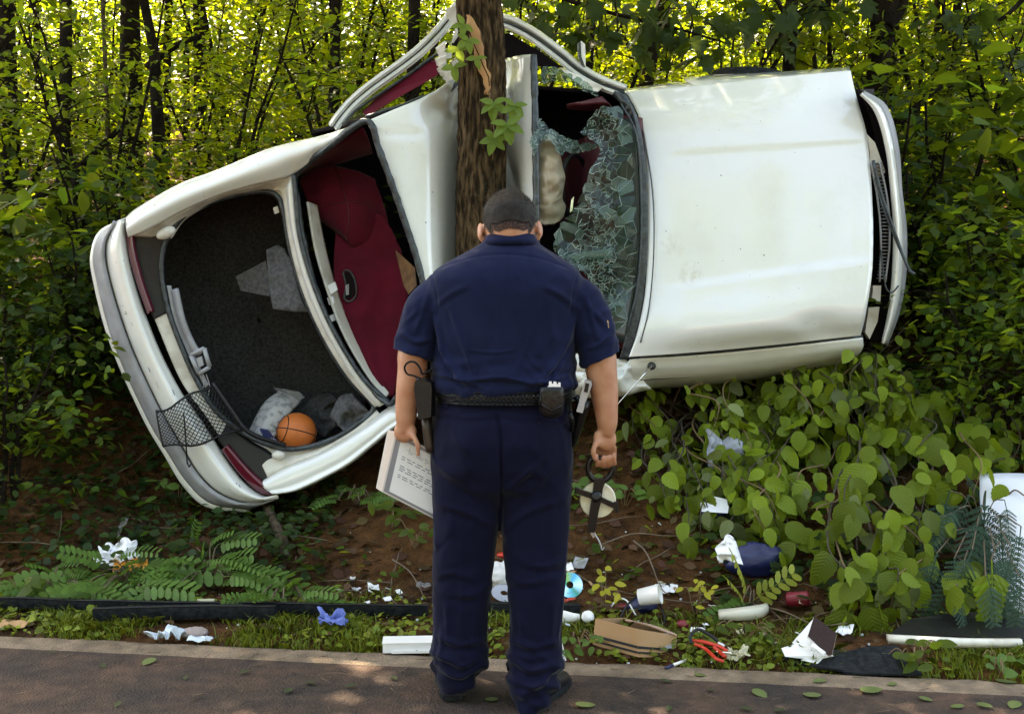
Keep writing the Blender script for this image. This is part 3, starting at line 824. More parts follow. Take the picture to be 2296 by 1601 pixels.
strip('front_panel', [[(*p, 6.2) for p in fr_in], [(*p, 6.2) for p in fr_ri]], M_INTERIOR, thick=.02)
strip('radiator_support', [[(*p, 6.35) for p in [(1900, 190), (1925, 400), (1930, 600), (1915, 765)]], [(*p, 6.33) for p in [(1990, 230), (2000, 400), (2000, 600), (1980, 768)]]], M_INTERIOR, thick=.02)
mb = MB()
for i, t in enumerate(np.linspace(0, 1, 34)):
    a = P(1958 + 17 * math.sin(t * 2.6), 368 + t * 258, 6.13); b = P(1978 + 14 * math.sin(t * 2.6), 364 + t * 258, 6.12)
    mb.box((a + b) / 2, ((b - a).length, .03, .006))
mb.build('grille_fin', M_GREYTRIM, CAR)['kind'] = 'stuff'
mb = MB()
for off in (0, 22):
    mb.tube(cr(pp([(1952 + off * .9, 362, 6.10), (1968 + off, 450, 6.09), (1975 + off * .9, 540, 6.09), (1972 + off * .6, 632, 6.10)]), 20), .006, seg=6)
mb.build('grille_frame', M_GREYTRIM, CAR)
def panel(name, uv, Y, m, off=(0, .012, 0), parent=None, smooth=False):
    mb = MB(); mb.prism([P(*q) if len(q) == 3 else P(q[0], q[1], Y) for q in uv], off); return mb.build(name, m, parent or CAR, smooth=smooth)
panel('headlight_housing', [(1943, 300), (1962, 320), (1985, 385), (1978, 396), (1952, 388), (1950, 340)], 6.14, M_PAINTIN, (0, .05, 0))
panel('headlight_housing', [(1948, 690), (1972, 688), (1968, 720), (1950, 760), (1940, 745)], 6.13, M_PAINTIN, (0, .05, 0))
panel('turn_light', [(1958, 640), (1976, 640), (1974, 676), (1955, 672)], 6.13, M_PAINTIN, (0, .05, 0))
mb = MB()
mb.tube(cr(pp([(1958, 360, 6.08), (1978, 440, 6.06), (2006, 520, 6.04), (2034, 596, 6.02), (2050, 615, 6.0)]), 20), .008, seg=6)
mb.tube(cr(pp([(1962, 400, 6.08), (1985, 480, 6.05), (2030, 590, 6.03)]), 16), .005, seg=6)
mb.tube(cr(pp([(1975, 560, 6.08), (1985, 640, 6.05), (2000, 655, 6.06), (2015, 640, 6.05)]), 16), .004, seg=6)
mb.build('hanging_trim', M_SEAL, CAR)

# windscreen: black cowl band, header, interior, glass
strip('cowl', [[(1378, 204, 6.09), (1412, 235, 6.08), (1428, 300, 6.07), (1434, 400, 6.05), (1434, 520, 6.02), (1426, 640, 5.99), (1406, 740, 5.97), (1388, 806, 5.98)],
               [(1405, 210, 6.12), (1430, 264, 6.09), (1445, 340, 6.07), (1451, 420, 6.05), (1452, 520, 6.02), (1447, 640, 5.99), (1430, 740, 5.96), (1410, 803, 5.97)]], M_SEAL, thick=.03)
def rope(name, pts, r, m, n=40, parent=None, flat=1.0, lump=0.0, seg=8, closed=False):
    c = cr(pp(pts), n, closed); mb = MB()
    mb.tube([Vector(q) for q in c], [r * (1 + lump * noise.noise(Vector(q) * 30)) for q in c], seg=seg, flat=flat, closed=closed)
    return mb.build(name, m, parent or CAR)
rope('window_seal', [(1196, 124, 5.97), (1200, 250, 5.92), (1202, 400, 5.88), (1203, 520, 5.87), (1205, 700, 5.87)], .018, M_SEAL, lump=.25, n=70)
# roof, front piece and rear piece, folding away behind the tree
g = patch([[(1085, 128, 6.6), (1128, 130, 6.42), (1150, 128, 6.18), (1170, 124, 6.05), (1195, 122, 5.98)],
           [(1085, 220, 6.6), (1124, 220, 6.42), (1140, 222, 6.20), (1168, 220, 6.02), (1197, 220, 5.93)],
           [(1085, 330, 6.6), (1126, 330, 6.42), (1140, 335, 6.14), (1170, 330, 5.98), (1199, 330, 5.90)],
           [(1085, 430, 6.6), (1130, 430, 6.42), (1155, 440, 6.16), (1172, 440, 5.97), (1200, 440, 5.88)],
           [(1085, 560, 6.6), (1128, 560, 6.42), (1150, 560, 6.16), (1175, 560, 5.97), (1201, 560, 5.88)],
           [(1085, 760, 6.6), (1128, 760, 6.42), (1150, 760, 6.16), (1175, 760, 5.97), (1204, 760, 5.88)]], 34, 60)
crumple(g, .05, 6, 9, lambda u, v: (1 - sstep(1140, 1168, u)))
for c_, r_, d_ in (((1148, 400), (12, 70), .07), ((1135, 165), (12, 40), .05), ((1160, 560), (10, 60), .04)): dent(g, c_, r_, d_)
mb = MB(); mb.grid(g, .006); mb.build('roof', M_PAINT, CAR)['label'] = 'front half of the white roof, creased against the tree'
g = patch([[(822, 272, 5.93), (880, 247, 5.94), (940, 222, 5.98), (1000, 190, 6.10), (1034, 164, 6.28), (1050, 160, 6.5)],
           [(846, 330, 5.92), (900, 318, 5.92), (955, 305, 5.96), (1000, 290, 6.08), (1024, 275, 6.26), (1045, 270, 6.55)],
           [(880, 425, 5.90), (920, 420, 5.90), (965, 415, 5.95), (998, 410, 6.06), (1020, 405, 6.24), (1045, 400, 6.6)],
           [(915, 530, 5.88), (950, 528, 5.89), (980, 526, 5.95), (1002, 525, 6.06), (1022, 525, 6.24), (1045, 525, 6.6)],
           [(945, 625, 5.87), (968, 622, 5.89), (988, 620, 5.95), (1004, 620, 6.06), (1022, 620, 6.24), (1045, 620, 6.6)],
           [(975, 740, 5.87), (990, 740, 5.89), (1002, 740, 5.95), (1012, 740, 6.06), (1024, 740, 6.24), (1045, 740, 6.6)]], 50, 64)
crumple(g, .05, 7, 4, lambda u, v: sstep(960, 1010, u) * (1 - sstep(240, 330, v)))
for c_, r_, d_ in (((985, 245), (30, 26), .05), ((1015, 265), (14, 40), .05), ((940, 420), (18, 160), .008), ((890, 300), (60, 12), .006)): dent(g, c_, r_, d_)
mb = MB(); mb.grid(g, .006); mb.build('roof', M_PAINT, CAR)['label'] = 'rear half of the white roof, bent back behind the tree'
rope('roof_rail', [(1000, 222, 6.16), (1004, 205, 6.15), (1022, 186, 6.2), (1038, 160, 6.3)], .018, M_SEAL)
rope('roof_rail', [(820, 262, 5.99), (900, 236, 6.02), (960, 214, 6.05), (1000, 222, 6.16)], .007, M_SEAL, flat=1)

# bowed door frames on the upper side: two rails that rise to the tree
def rails(name, pts, bands, m_light, m_dark, n=50):
    """bands: list of (offset px, half width px, dark?) laid side by side across the rail"""
    base = np.array([(u, v) for u, v, _ in pts], float); Ys = [q[2] for q in pts]
    first = None
    for off, hw, dark in bands:
        t = np.gradient(base, axis=0); t /= np.linalg.norm(t, axis=1, keepdims=True); nn = np.stack([-t[:, 1], t[:, 0]], 1)
        e0, e1, em_ = base + nn * (off - hw), base + nn * (off + hw), base + nn * off
        yy = .02 if dark else 0
        rows = [[(*p, Y + .02 + yy) for p, Y in zip(e0, Ys)], [(*p, Y - .012 + yy) for p, Y in zip(em_, Ys)], [(*p, Y + .02 + yy) for p, Y in zip(e1, Ys)]]
        o = strip(name if not dark else 'door_seal', rows, m_dark if dark else m_light, nu=n, nv=7, thick=.02 if not dark else .01, hint=(0, 1, 0), parent=first if dark and first else None)
        if not dark and first is None: first = o
    return first
railL = [(748, 282, 6.15), (762, 262, 6.2), (790, 230, 6.25), (830, 196, 6.3), (880, 160, 6.35), (930, 122, 6.4), (975, 80, 6.45), (1010, 38, 6.5), (1030, 10, 6.5)]
rails('door_frame', railL, [(-7, 6, False), (2, 4.5, True), (9, 4.5, False)], M_PAINT, M_SEAL)
rails('door_frame', [(768, 280, 6.1), (800, 246, 6.16), (850, 212, 6.2), (910, 172, 6.26), (960, 135, 6.3), (985, 118, 6.3)], [(0, 3.5, True)], M_PAINT, M_SEAL)
railR = [(1110, 44, 6.55), (1140, 50, 6.5), (1178, 68, 6.45), (1215, 92, 6.4), (1255, 122, 6.33), (1295, 155, 6.27), (1340, 182, 6.2), (1375, 196, 6.15), (1400, 205, 6.12)]
rails('door_frame', railR, [(-9, 7, False), (1.5, 5, True), (10.5, 6, False)], M_PAINT, M_SEAL)
panel('door_trim', [(812, 250, 6.2), (850, 214, 6.25), (912, 172, 6.3), (965, 138, 6.33), (990, 146, 6.3), (978, 170, 6.27), (935, 196, 6.23), (880, 226, 6.18), (822, 262, 6.14)], None, M_BURG, (.02, .05, .02))
mb = MB(); rg = random.Random(3)
for k in range(9):
    u0, v0 = 968 + rg.uniform(0, 45), 122 + rg.uniform(0, 60) - k * 2
    mb.prism([P(u0, v0, 6.2), P(u0 + rg.uniform(8, 22), v0 - rg.uniform(4, 16), 6.18), P(u0 + rg.uniform(12, 22), v0 + rg.uniform(5, 16), 6.2), P(u0 + 4, v0 + rg.uniform(8, 20), 6.22)], (rg.uniform(-.02, .03), .03, .01))
mb.build('torn_metal', M_PAINT, CAR, smooth=False)['kind'] = 'stuff'
panel('torn_metal', [(1000, 20), (1035, 8), (1036, 60), (1012, 96), (1022, 60), (1002, 40)], 6.35, M_PAINTIN, (.01, .02, 0))
panel('door_pillar', [(1012, 95), (1036, 60), (1040, 130), (1022, 130)], 6.42, M_INTERIOR, (.0, .05, 0))
panel('door_glass', [(1118, 78), (1140, 74), (1215, 118), (1260, 150), (1205, 148), (1118, 126)], 6.62, M_INTERIOR, (.0, .02, 0))
# outside mirror on the upper front door
mb = MB(); mb.loft([[P(1300 + a * 1.0, 118 + b, Y) for a, b in ((-5, -20), (3, -26), (12, -18), (13, 8), (13, 32), (4, 24), (-4, 12))] for Y in (6.25, 6.33)])
mi = mb.build('side_mirror', M_PAINT, CAR, smooth=False)
panel('mirror_glass', [(1296, 96), (1302, 93), (1304, 128), (1312, 150), (1304, 146), (1297, 128)], 6.24, M_SEAL, (0, .015, 0), parent=mi)
panel('a_pillar', [(1352, 186), (1372, 188), (1398, 190), (1404, 200), (1396, 212), (1375, 206), (1352, 198)], 6.2, M_PAINTIN, (0, .08, 0))
panel('door_trim', [(1258, 152, 6.2), (1300, 170, 6.18), (1352, 196, 6.15), (1340, 206, 6.12), (1312, 200, 6.12), (1262, 160, 6.18)], None, M_PAINTIN, (0, .03, 0))
g = patch([[(1270, 236, 6.1), (1290, 232, 6.08), (1310, 226, 6.1), (1350, 216, 6.12)], [(1278, 246, 6.15), (1300, 240, 6.12), (1325, 236, 6.12), (1365, 232, 6.12)], [(1350, 250, 6.3), (1355, 250, 6.3), (1360, 250, 6.3), (1372, 245, 6.2)]], 16, 12)
mb = MB(); mb.grid(g, .006); mb.build('headliner', M_BURGP, CAR)

# cabin: floor, sides, dashboard
mb = MB()
mb.grid(patch([[(700, 300, 7.0), (1050, 210, 7.1), (1430, 215, 7.1)], [(720, 900, 7.0), (1050, 900, 7.1), (1430, 830, 7.1)]], 12, 12), .02)
mb.grid(patch([[(720, 905, 7.0), (1050, 900, 7.1), (1430, 835, 7.1)], [(880, 890, 6.15), (1100, 870, 6.15), (1400, 800, 6.1)]], 12, 6), .02, (0, 0, -1))
mb.grid(patch([[(700, 300, 7.0), (1050, 210, 7.1), (1430, 222, 7.1)], [(830, 275, 6.35), (1050, 200, 6.6), (1392, 214, 6.3)]], 12, 6), .02, (0, 0, 1))
mb.build('cabin_floor', M_INTERIOR, CAR)
g = patch([[(1316, 300, 6.30), (1342, 298, 6.22), (1395, 260, 6.2), (1432, 262, 6.14)], [(1308, 450, 6.28), (1336, 450, 6.20), (1395, 450, 6.2), (1434, 450, 6.1)], [(1300, 600, 6.25), (1330, 600, 6.17), (1390, 600, 6.17), (1430, 600, 6.08)], [(1290, 780, 6.25), (1318, 780, 6.17), (1370, 780, 6.15), (1400, 780, 6.05)]], 24, 24)
mb = MB(); mb.grid(g, .04); DASH = mb.build('dashboard', M_BURGP, CAR)
g = patch([[(1250, 330, 6.8), (1280, 320, 6.7), (1316, 305, 6.32)], [(1250, 520, 6.8), (1275, 520, 6.7), (1308, 520, 6.30)], [(1240, 760, 6.8), (1270, 760, 6.7), (1292, 760, 6.28)]], 10, 12)
mb = MB(); mb.grid(g, .02); mb.build('dashboard_face', M_BURGP, DASH)
panel('radio_trim', [(1281, 448), (1287, 440), (1284, 470), (1277, 480)], 6.4, M_CHROME, (0, .02, 0), parent=DASH)
M_DASHG = mat('grey_green_plastic', (.028, .040, .038), rough=.35, coat=.2)
g = patch([[(1384, 262, 6.155), (1428, 270, 6.10)], [(1386, 450, 6.155), (1434, 450, 6.075)], [(1382, 600, 6.13), (1430, 600, 6.06)], [(1362, 760, 6.10), (1402, 770, 6.04)]], 8, 24)
mb = MB(); mb.grid(g, .01); mb.build('defroster_panel', M_DASHG, DASH)
cb_ = RNG.uniform(0, 1, (420, 3)); pu, pv = 1235 + cb_[:, 0] * 165, 560 + cb_[:, 1] * 185
pts_ = np.array([tuple(P(a, b, 6.06 + .10 * c)) for a, b, c in zip(pu, pv, cb_[:, 2])]) if False else np.array([tuple(P(a, b, 6.16 + .5 * max(0, (1330 - a) / 100))) for a, b in zip(pu, pv)])
V, F = leaf_arrays(pts_, RNG.uniform(.02, .06, 420), rand_dirs(420, .6), RNG.normal(0, .6, (420, 3)) + np.array([0, -.8, .5]))
V -= np.array(CAR.location); o = link_mesh('leaf_debris', quads_mesh('leaf_debris', V[:1500], F[:500]), M_LITTER, CAR); o['kind'] = 'stuff'
o = link_mesh('leaf_debris', quads_mesh('leaf_debris', V[1500:], F[500:] - 1500), M_LEAF_SHADED, CAR); o['kind'] = 'stuff'
# steering column with the emptied airbag
g = patch([[(1210, 318, 6.0), (1226, 300, 5.98), (1244, 306, 6.0), (1252, 330, 6.05)], [(1206, 360, 5.97), (1222, 350, 5.92), (1246, 350, 5.95), (1262, 365, 6.05)],
           [(1204, 420, 5.96), (1224, 410, 5.90), (1250, 410, 5.94), (1268, 400, 6.05)], [(1203, 462, 5.97), (1222, 466, 5.93), (1246, 452, 5.97), (1262, 442, 6.05)],
           [(1206, 480, 5.99), (1226, 482, 5.93), (1252, 470, 5.95), (1270, 462, 6.05)], [(1208, 500, 6.0), (1232, 502, 5.97), (1254, 496, 6.0), (1264, 486, 6.06)]], 36, 44)
for i in range(g.shape[0]):
    for j in range(g.shape[1]):
        p = Vector(g[i, j]); u, v = UVof(p)
        g[i, j, 1] += .11 * abs(noise.noise(Vector((u * .015 + v * .012, v * .022 - u * .009, 1)))) + .05 * abs(noise.noise(Vector(((u + v) * .034, (u - v) * .014, 5))))
mb = MB(); mb.grid(g, .012); mb.build('airbag', M_BAG, CAR)
c0 = P(1290, 420, 6.28); rm_ = Matrix.Rotation(R(62), 3, 'Z') @ Matrix.Rotation(R(90), 3, 'X')
mb = MB(); mb.tube([c0 + rm_ @ Vector((.17 * math.cos(a), .17 * math.sin(a), 0)) for a in np.linspace(0, 2 * math.pi, 28, endpoint=False)], .014, seg=8, closed=True); mb.build('steering_wheel', M_BLACK, CAR)

# cracked windscreen glass in Voronoi pieces
def clip_cell(poly, a, b):
    """keep the part of poly nearer to a than to b"""
    m = ((a[0] + b[0]) / 2, (a[1] + b[1]) / 2); d = (b[0] - a[0], b[1] - a[1]); out = []
    f = lambda p: (p[0] - m[0]) * d[0] + (p[1] - m[1]) * d[1]
    for i in range(len(poly)):
        p, q = poly[i], poly[(i + 1) % len(poly)]; fp, fq = f(p), f(q)
        if fp <= 0: out.append(p)
        if fp * fq < 0:
            t = fp / (fp - fq); out.append((p[0] + (q[0] - p[0]) * t, p[1] + (q[1] - p[1]) * t))
    return out
def inside(p, poly):
    c = False
    for i in range(len(poly)):
        a, b = poly[i], poly[i - 1]
        if (a[1] > p[1]) != (b[1] > p[1]) and p[0] < (b[0] - a[0]) * (p[1] - a[1]) / (b[1] - a[1]) + a[0]: c = not c
    return c
M_SHARD = [M_GLASS, M_GLASSE, M_GLASSC]
def cracked(outline, nseed, Yf, seed, crazed=.2, gap=1.0, wob=.004, dens=None, parent=None, maxo=120):
    rg = random.Random(seed)
    us = [p[0] for p in outline]; vs = [p[1] for p in outline]; bx = (min(us), min(vs), max(us), max(vs))
    sites = []
    while len(sites) < nseed:
        p = (rg.uniform(bx[0] - 10, bx[2] + 10), rg.uniform(bx[1] - 10, bx[3] + 10))
        if dens is None or rg.random() < dens(*p): sites.append(p)
    cells = []
    for i, a in enumerate(sites):
        if not inside(a, outline): continue
        near = sorted(sites, key=lambda b: (b[0] - a[0]) ** 2 + (b[1] - a[1]) ** 2)[1:26]
        poly = [(a[0] - 90, a[1] - 90), (a[0] + 90, a[1] - 90), (a[0] + 90, a[1] + 90), (a[0] - 90, a[1] + 90)]
        for b in near:
            poly = clip_cell(poly, a, b)
            if len(poly) < 3: break
        # keep inside the outline: pull outer corners in towards the site
        q = []
        for p in poly:
            k = 1.0
            while k > .15 and not inside((a[0] + (p[0] - a[0]) * k, a[1] + (p[1] - a[1]) * k), outline): k -= .12
            q.append((a[0] + (p[0] - a[0]) * k, a[1] + (p[1] - a[1]) * k))
        if len(q) > 2:
            ar = abs(sum(q[i][0] * q[i - 1][1] - q[i - 1][0] * q[i][1] for i in range(len(q)))) / 2
            cells.append((ar, a, q))
    cells.sort(key=lambda c: -c[0])
    rest = MB()
    for n_, (ar, a, q) in enumerate(cells):
        mb = MB() if n_ < maxo else rest
        r_ = math.sqrt(max(ar, 1)); k = max(.3, 1 - gap * 1.4 / r_); dy = [rg.uniform(-wob, wob) for _ in range(3)]
        cen = (sum(p[0] for p in q) / len(q), sum(p[1] for p in q) / len(q))
        pts = []
        for p in q:
            uu, vv = cen[0] + (p[0] - cen[0]) * k, cen[1] + (p[1] - cen[1]) * k
            pts.append(P(uu, vv, Yf(uu, vv) + dy[0] + dy[1] * (uu - cen[0]) / 20 + dy[2] * (vv - cen[1]) / 20))
        b0 = len(mb.f)
        mb.cur = 2 if rg.random() < crazed else 0
        mb.prism(pts, (.0, .006, 0))
        mb.mi[b0 + 2:] = [1] * (len(mb.f) - b0 - 2)
        # bright broken rim round the piece
        mb.cur = 1
        for i_ in range(len(pts)):
            if rg.random() < .4: mb.tube([pts[i_], pts[(i_ + 1) % len(pts)]], rg.choice((.0006, .0009, .0013, .0020)), seg=3)
        if n_ < maxo: mb.build('glass_shard', M_SHARD, parent, smooth=False)
    if rest.v:
        o = rest.build('glass_crumbs', M_SHARD, parent, smooth=False); o['kind'] = 'stuff'
wsY = lambda u, v: 6.0 - .13 * sstep(1430, 1200, u) + .10 * sstep(700, 150, v) - .05 + .05 * noise.noise(Vector((u * .018, v * .012, 2)))
mb = MB()
gl = [(1345, 236), (1372, 240), (1392, 236), (1418, 290), (1426, 350), (1430, 450), (1430, 550), (1424, 640), (1408, 720), (1385, 742), (1366, 738), (1350, 700), (1330, 660), (1318, 620), (1280, 600),
      (1250, 572), (1232, 545), (1248, 510), (1275, 480), (1296, 452), (1310, 415), (1322, 380), (1342, 352), (1346, 335), (1335, 320), (1300, 300), (1320, 268)]
WS = thing('tmp', None, None) if False else None
wsb = MB(); wsb.tube(cr(pp([(1392, 232, 6.07), (1426, 300, 6.05), (1437, 420, 6.03), (1437, 540, 6.0), (1428, 650, 5.97), (1404, 745, 5.95)]), 30), .006, seg=6)
WS = wsb.build('windscreen', M_SEAL, CAR)
cracked(gl, 1000, wsY, 5, crazed=.25, gap=.08, wob=.0007, dens=lambda u, v: .06 + 1.0 * math.exp(-((u - 1345) / 28) ** 2) * (.4 + .6 * sstep(380, 560, v)) + .9 * sstep(520, 640, v) * (1 - sstep(1330, 1395, u)) + .7 * math.exp(-((u - 1345) / 50) ** 2 - ((v - 290) / 50) ** 2), parent=WS, maxo=120)
foldY = lambda u, v: 5.86 + .002 * (u - 1200) - .04 * sstep(250, 340, v) + .02 * math.sin(u * .05)
cracked([(1212, 262), (1226, 280), (1262, 305), (1310, 318), (1350, 322), (1332, 338), (1296, 345), (1262, 350), (1248, 340), (1232, 314), (1215, 318), (1200, 345), (1196, 352), (1186, 318), (1200, 288)], 260, foldY, 8, crazed=.75, gap=.5, wob=.003, parent=WS, maxo=60)
cracked([(1216, 140), (1238, 148), (1270, 160), (1310, 178), (1340, 205), (1352, 222), (1330, 214), (1290, 196), (1245, 182), (1216, 190), (1210, 172)], 120, lambda u, v: 6.08, 12, crazed=.5, gap=.8, wob=.006, parent=WS, maxo=40)
# laminated strip hanging across the lower windscreen
mb = MB(); mb.grid(patch([[(1225, 582, 5.86), (1300, 566, 5.88), (1374, 556, 5.9)], [(1235, 592, 5.86), (1300, 582, 5.88), (1374, 578, 5.9)]], 14, 4), .01); mb.build('sun_strip', M_GLASSC, WS)
mb = MB()
rg = random.Random(31)
for k in range(26):
    u, v = rg.uniform(1245, 1400), rg.uniform(560, 735)
    a = rg.uniform(-.9, .9); l = rg.uniform(25, 90)
    p1, p2 = P(u, v, wsY(u, v) - .012), P(u + math.cos(a) * l * .7, v + math.sin(a) * l, wsY(u, v) - .016)
    mb.tube([p1, p1.lerp(p2, .5) + Vector((rg.uniform(-.01, .01), -.004, rg.uniform(-.01, .01))), p2], .0012, seg=3)
mb.build('glass_splinter', M_GLASSE, WS)['kind'] = 'stuff'

# rear window: black gasket loop, burgundy seat, parcel shelf
rwl = [(664, 392), (740, 328), (822, 272), (850, 335), (895, 460), (940, 600), (955, 700), (930, 820), (885, 898), (862, 898), (815, 850), (762, 770), (712, 660), (680, 540), (666, 450)]
def rwY(u, v):
    t = sstep(0, 1, (u - 660 - (v - 390) * .25) / 170.0)
    return 6.12 - .24 * t
rope('window_gasket', [(u, v, rwY(u, v) - .01) for u, v in rwl], .017, M_SEAL, n=150, closed=True, lump=.35, seg=8)
g = patch([[(670, 400, 6.42), (720, 372, 6.44), (790, 380, 6.46), (840, 400, 6.46)], [(684, 440, 6.36), (740, 420, 6.34), (800, 425, 6.36), (860, 460, 6.40)], [(705, 480, 6.36), (752, 475, 6.28), (820, 475, 6.28), (870, 500, 6.40)],
           [(725, 500, 6.40), (766, 520, 6.30), (800, 548, 6.30), (872, 520, 6.42)], [(740, 512, 6.5), (775, 540, 6.42), (798, 560, 6.42), (875, 540, 6.5)]], 30, 30)
mb = MB(); mb.grid(crumple(g, .02, 5, 8), .03); SB = mb.build('seat_back', M_BURG, CAR)
mb = MB(); mb.tube([Vector(p) + Vector((0, -.004, 0)) for p in g[::2, 14]], .003, seg=5); mb.tube([Vector(p) + Vector((0, -.004, 0)) for p in g[12, 2:28:2]], .0025, seg=5); mb.build('seat_seam', M_BURGP, SB)
g = patch([[(752, 520, 6.34), (800, 545, 6.33), (850, 480, 6.34), (900, 560, 6.30)], [(748, 600, 6.30), (790, 600, 6.29), (850, 600, 6.30), (912, 640, 6.26)], [(752, 680, 6.28), (795, 680, 6.25), (850, 690, 6.26), (910, 720, 6.24)], [(772, 760, 6.25), (810, 760, 6.20), (850, 770, 6.22), (905, 790, 6.2)], [(820, 830, 6.18), (840, 835, 6.14), (860, 840, 6.16), (890, 850, 6.16)], [(866, 886, 6.12), (870, 886, 6.11), (874, 886, 6.12), (882, 886, 6.12)]], 34, 44)
crumple(g, .015, 6, 2)
mb = MB(); mb.grid(g, .02); PS = mb.build('parcel_shelf', M_BURG, CAR)
mb = MB(); mb.tube(cr(pp([(770, 610, 6.262), (784, 608, 6.262), (796, 630, 6.262), (798, 662, 6.262), (784, 676, 6.262), (772, 668, 6.262), (776, 640, 6.262)]), 30, True), .006, seg=6, closed=True); mb.build('vent_frame', M_SEAL, PS)
panel('speaker_hole', [(771, 612), (784, 610), (794, 630), (795, 660), (784, 672), (774, 666), (778, 640)], 6.262, M_INTERIOR, (0, .012, 0), parent=PS)
panel('vent_clip', [(774, 640), (782, 636), (782, 660), (776, 662)], 6.25, M_GREYTRIM, (0, .008, 0), parent=PS)
g = patch([[(672, 385, 6.30), (740, 335, 6.2), (814, 288, 6.06)], [(676, 392, 6.45), (745, 350, 6.4), (828, 320, 6.2)], [(680, 398, 6.6), (750, 372, 6.55), (836, 345, 6.5)]], 16, 8)
mb = MB(); mb.grid(g, .01, (0, 0, 1)); mb.build('headliner', M_BURG, CAR)
strip('deck_inner_panel', [[(690, 452, 6.2), (708, 560, 6.18), (738, 660, 6.16), (772, 750, 6.14), (828, 846, 6.1), (866, 890, 6.08)], [(712, 460, 6.32), (732, 560, 6.30), (756, 650, 6.28), (790, 740, 6.24), (836, 832, 6.16), (872, 880, 6.1)]], M_PAINTIN, thick=.01)
for q in ([(734, 640), (750, 632), (756, 650), (742, 660)], [(738, 708), (752, 702), (756, 716), (742, 722)], [(733, 668), (746, 664), (750, 680), (738, 684)]):
    panel('plastic_clip', q, 6.17, M_PAPER, (0, .03, 0))
panel('brown_panel', [(886, 560, 6.3), (930, 600, 6.16), (934, 640, 6.12), (916, 660, 6.14), (905, 640, 6.22)], None, M_BRASSY, (0, .02, 0))

# trunk: opening gasket, carpeted well, rim panels
tl = [(404, 492), (440, 466), (500, 444), (560, 431), (598, 430), (622, 440), (636, 476), (652, 560), (682, 660), (728, 762), (784, 850), (838, 910), (800, 952), (745, 984), (690, 1002), (640, 1006), (585, 990), (530, 960), (480, 915), (440, 850), (404, 770), (376, 690), (362, 610), (370, 545)]
trY = lambda u, v: 6.16 - .00006 * (v - 700)
rope('trunk_gasket', [(u, v, trY(u, v) - .02) for u, v in tl], .015, M_SEAL, n=140, closed=True, lump=.12)
cT = np.mean(np.array(tl), axis=0)
def ring_at(k, Y, shift=(0, 0)):
    q = cr([P(u, v, Y) for u, v in [(cT[0] + (a - cT[0]) * k + shift[0], cT[1] + (b - cT[1]) * k + shift[1]) for a, b in tl]], 72, True)
    return [Vector(p) for p in q]
mb = MB()
rings = [ring_at(1.0, 6.165), ring_at(1.03, 6.20), ring_at(1.10, 6.27), ring_at(1.12, 6.55), ring_at(1.06, 6.75)]
for r_ in rings[2:]:
    for i in range(len(r_)):
        r_[i] = r_[i] + Vector((0, .03 * vn(r_[i], 5), .02 * vn(r_[i], 4, 3)))
b0 = len(mb.v); m_ = 72
for r_ in rings: mb.v += [tuple(p) for p in r_]
for i in range(len(rings) - 1):
    for k in range(m_):
        l = (k + 1) % m_; mb.f.append((b0 + i * m_ + k, b0 + i * m_ + l, b0 + (i + 1) * m_ + l, b0 + (i + 1) * m_ + k)); mb.mi.append(0)
cen = sum(rings[-1], Vector()) / m_
inner = [rings[-1]] + [[cen + (p - cen) * k + Vector((0, .10 * abs(vn(cen + (p - cen) * k, 3.0)) + .03 * vn(p * k, 9) - .03, 0)) for p in rings[-1]] for k in (.75, .5, .25, .02)]
b1 = len(mb.v)
for r_ in inner: mb.v += [tuple(p) for p in r_]
for i in range(len(inner) - 1):
    for k in range(m_):
        l = (k + 1) % m_; mb.f.append((b1 + i * m_ + k, b1 + i * m_ + l, b1 + (i + 1) * m_ + l, b1 + (i + 1) * m_ + k)); mb.mi.append(0)
TRUNK = mb.build('trunk_well', M_CARPET, CAR)
g = patch([[(598, 560, 6.3), (625, 550, 6.3), (650, 580, 6.24)], [(600, 610, 6.27), (630, 610, 6.24), (664, 630, 6.2)], [(606, 660, 6.24), (640, 660, 6.2), (680, 680, 6.18)], [(612, 692, 6.24), (650, 698, 6.2), (694, 700, 6.18)]], 18, 18)
crumple(g, .02, 9, 3); mb = MB(); mb.grid(g, .012); mb.build('carpet_flap', M_CARPETL, TRUNK)
panel('carpet_flap', [(528, 620, 6.4), (596, 584, 6.34), (606, 640, 6.32), (604, 664, 6.34), (540, 652, 6.42)], None, M_CARPETL, (0, .02, 0), parent=TRUNK)
for rows, s_ in (([[(738, 936, 6.24), (760, 890, 6.3), (790, 880, 6.3)], [(760, 950, 6.22), (790, 910, 6.24), (815, 905, 6.24)], [(775, 966, 6.2), (805, 940, 6.2), (830, 925, 6.2)]], 1), ([[(660, 940, 6.5), (700, 890, 6.52), (740, 880, 6.5)], [(690, 960, 6.42), (730, 920, 6.4), (758, 900, 6.42)], [(720, 985, 6.36), (750, 960, 6.3), (770, 940, 6.3)]], 6)):
    g = patch(rows, 18, 18); crumple(g, .05, 9, s_); mb = MB(); mb.grid(g, .012); mb.build('carpet_flap', M_CARPETL if s_ == 1 else M_CARPET, TRUNK)
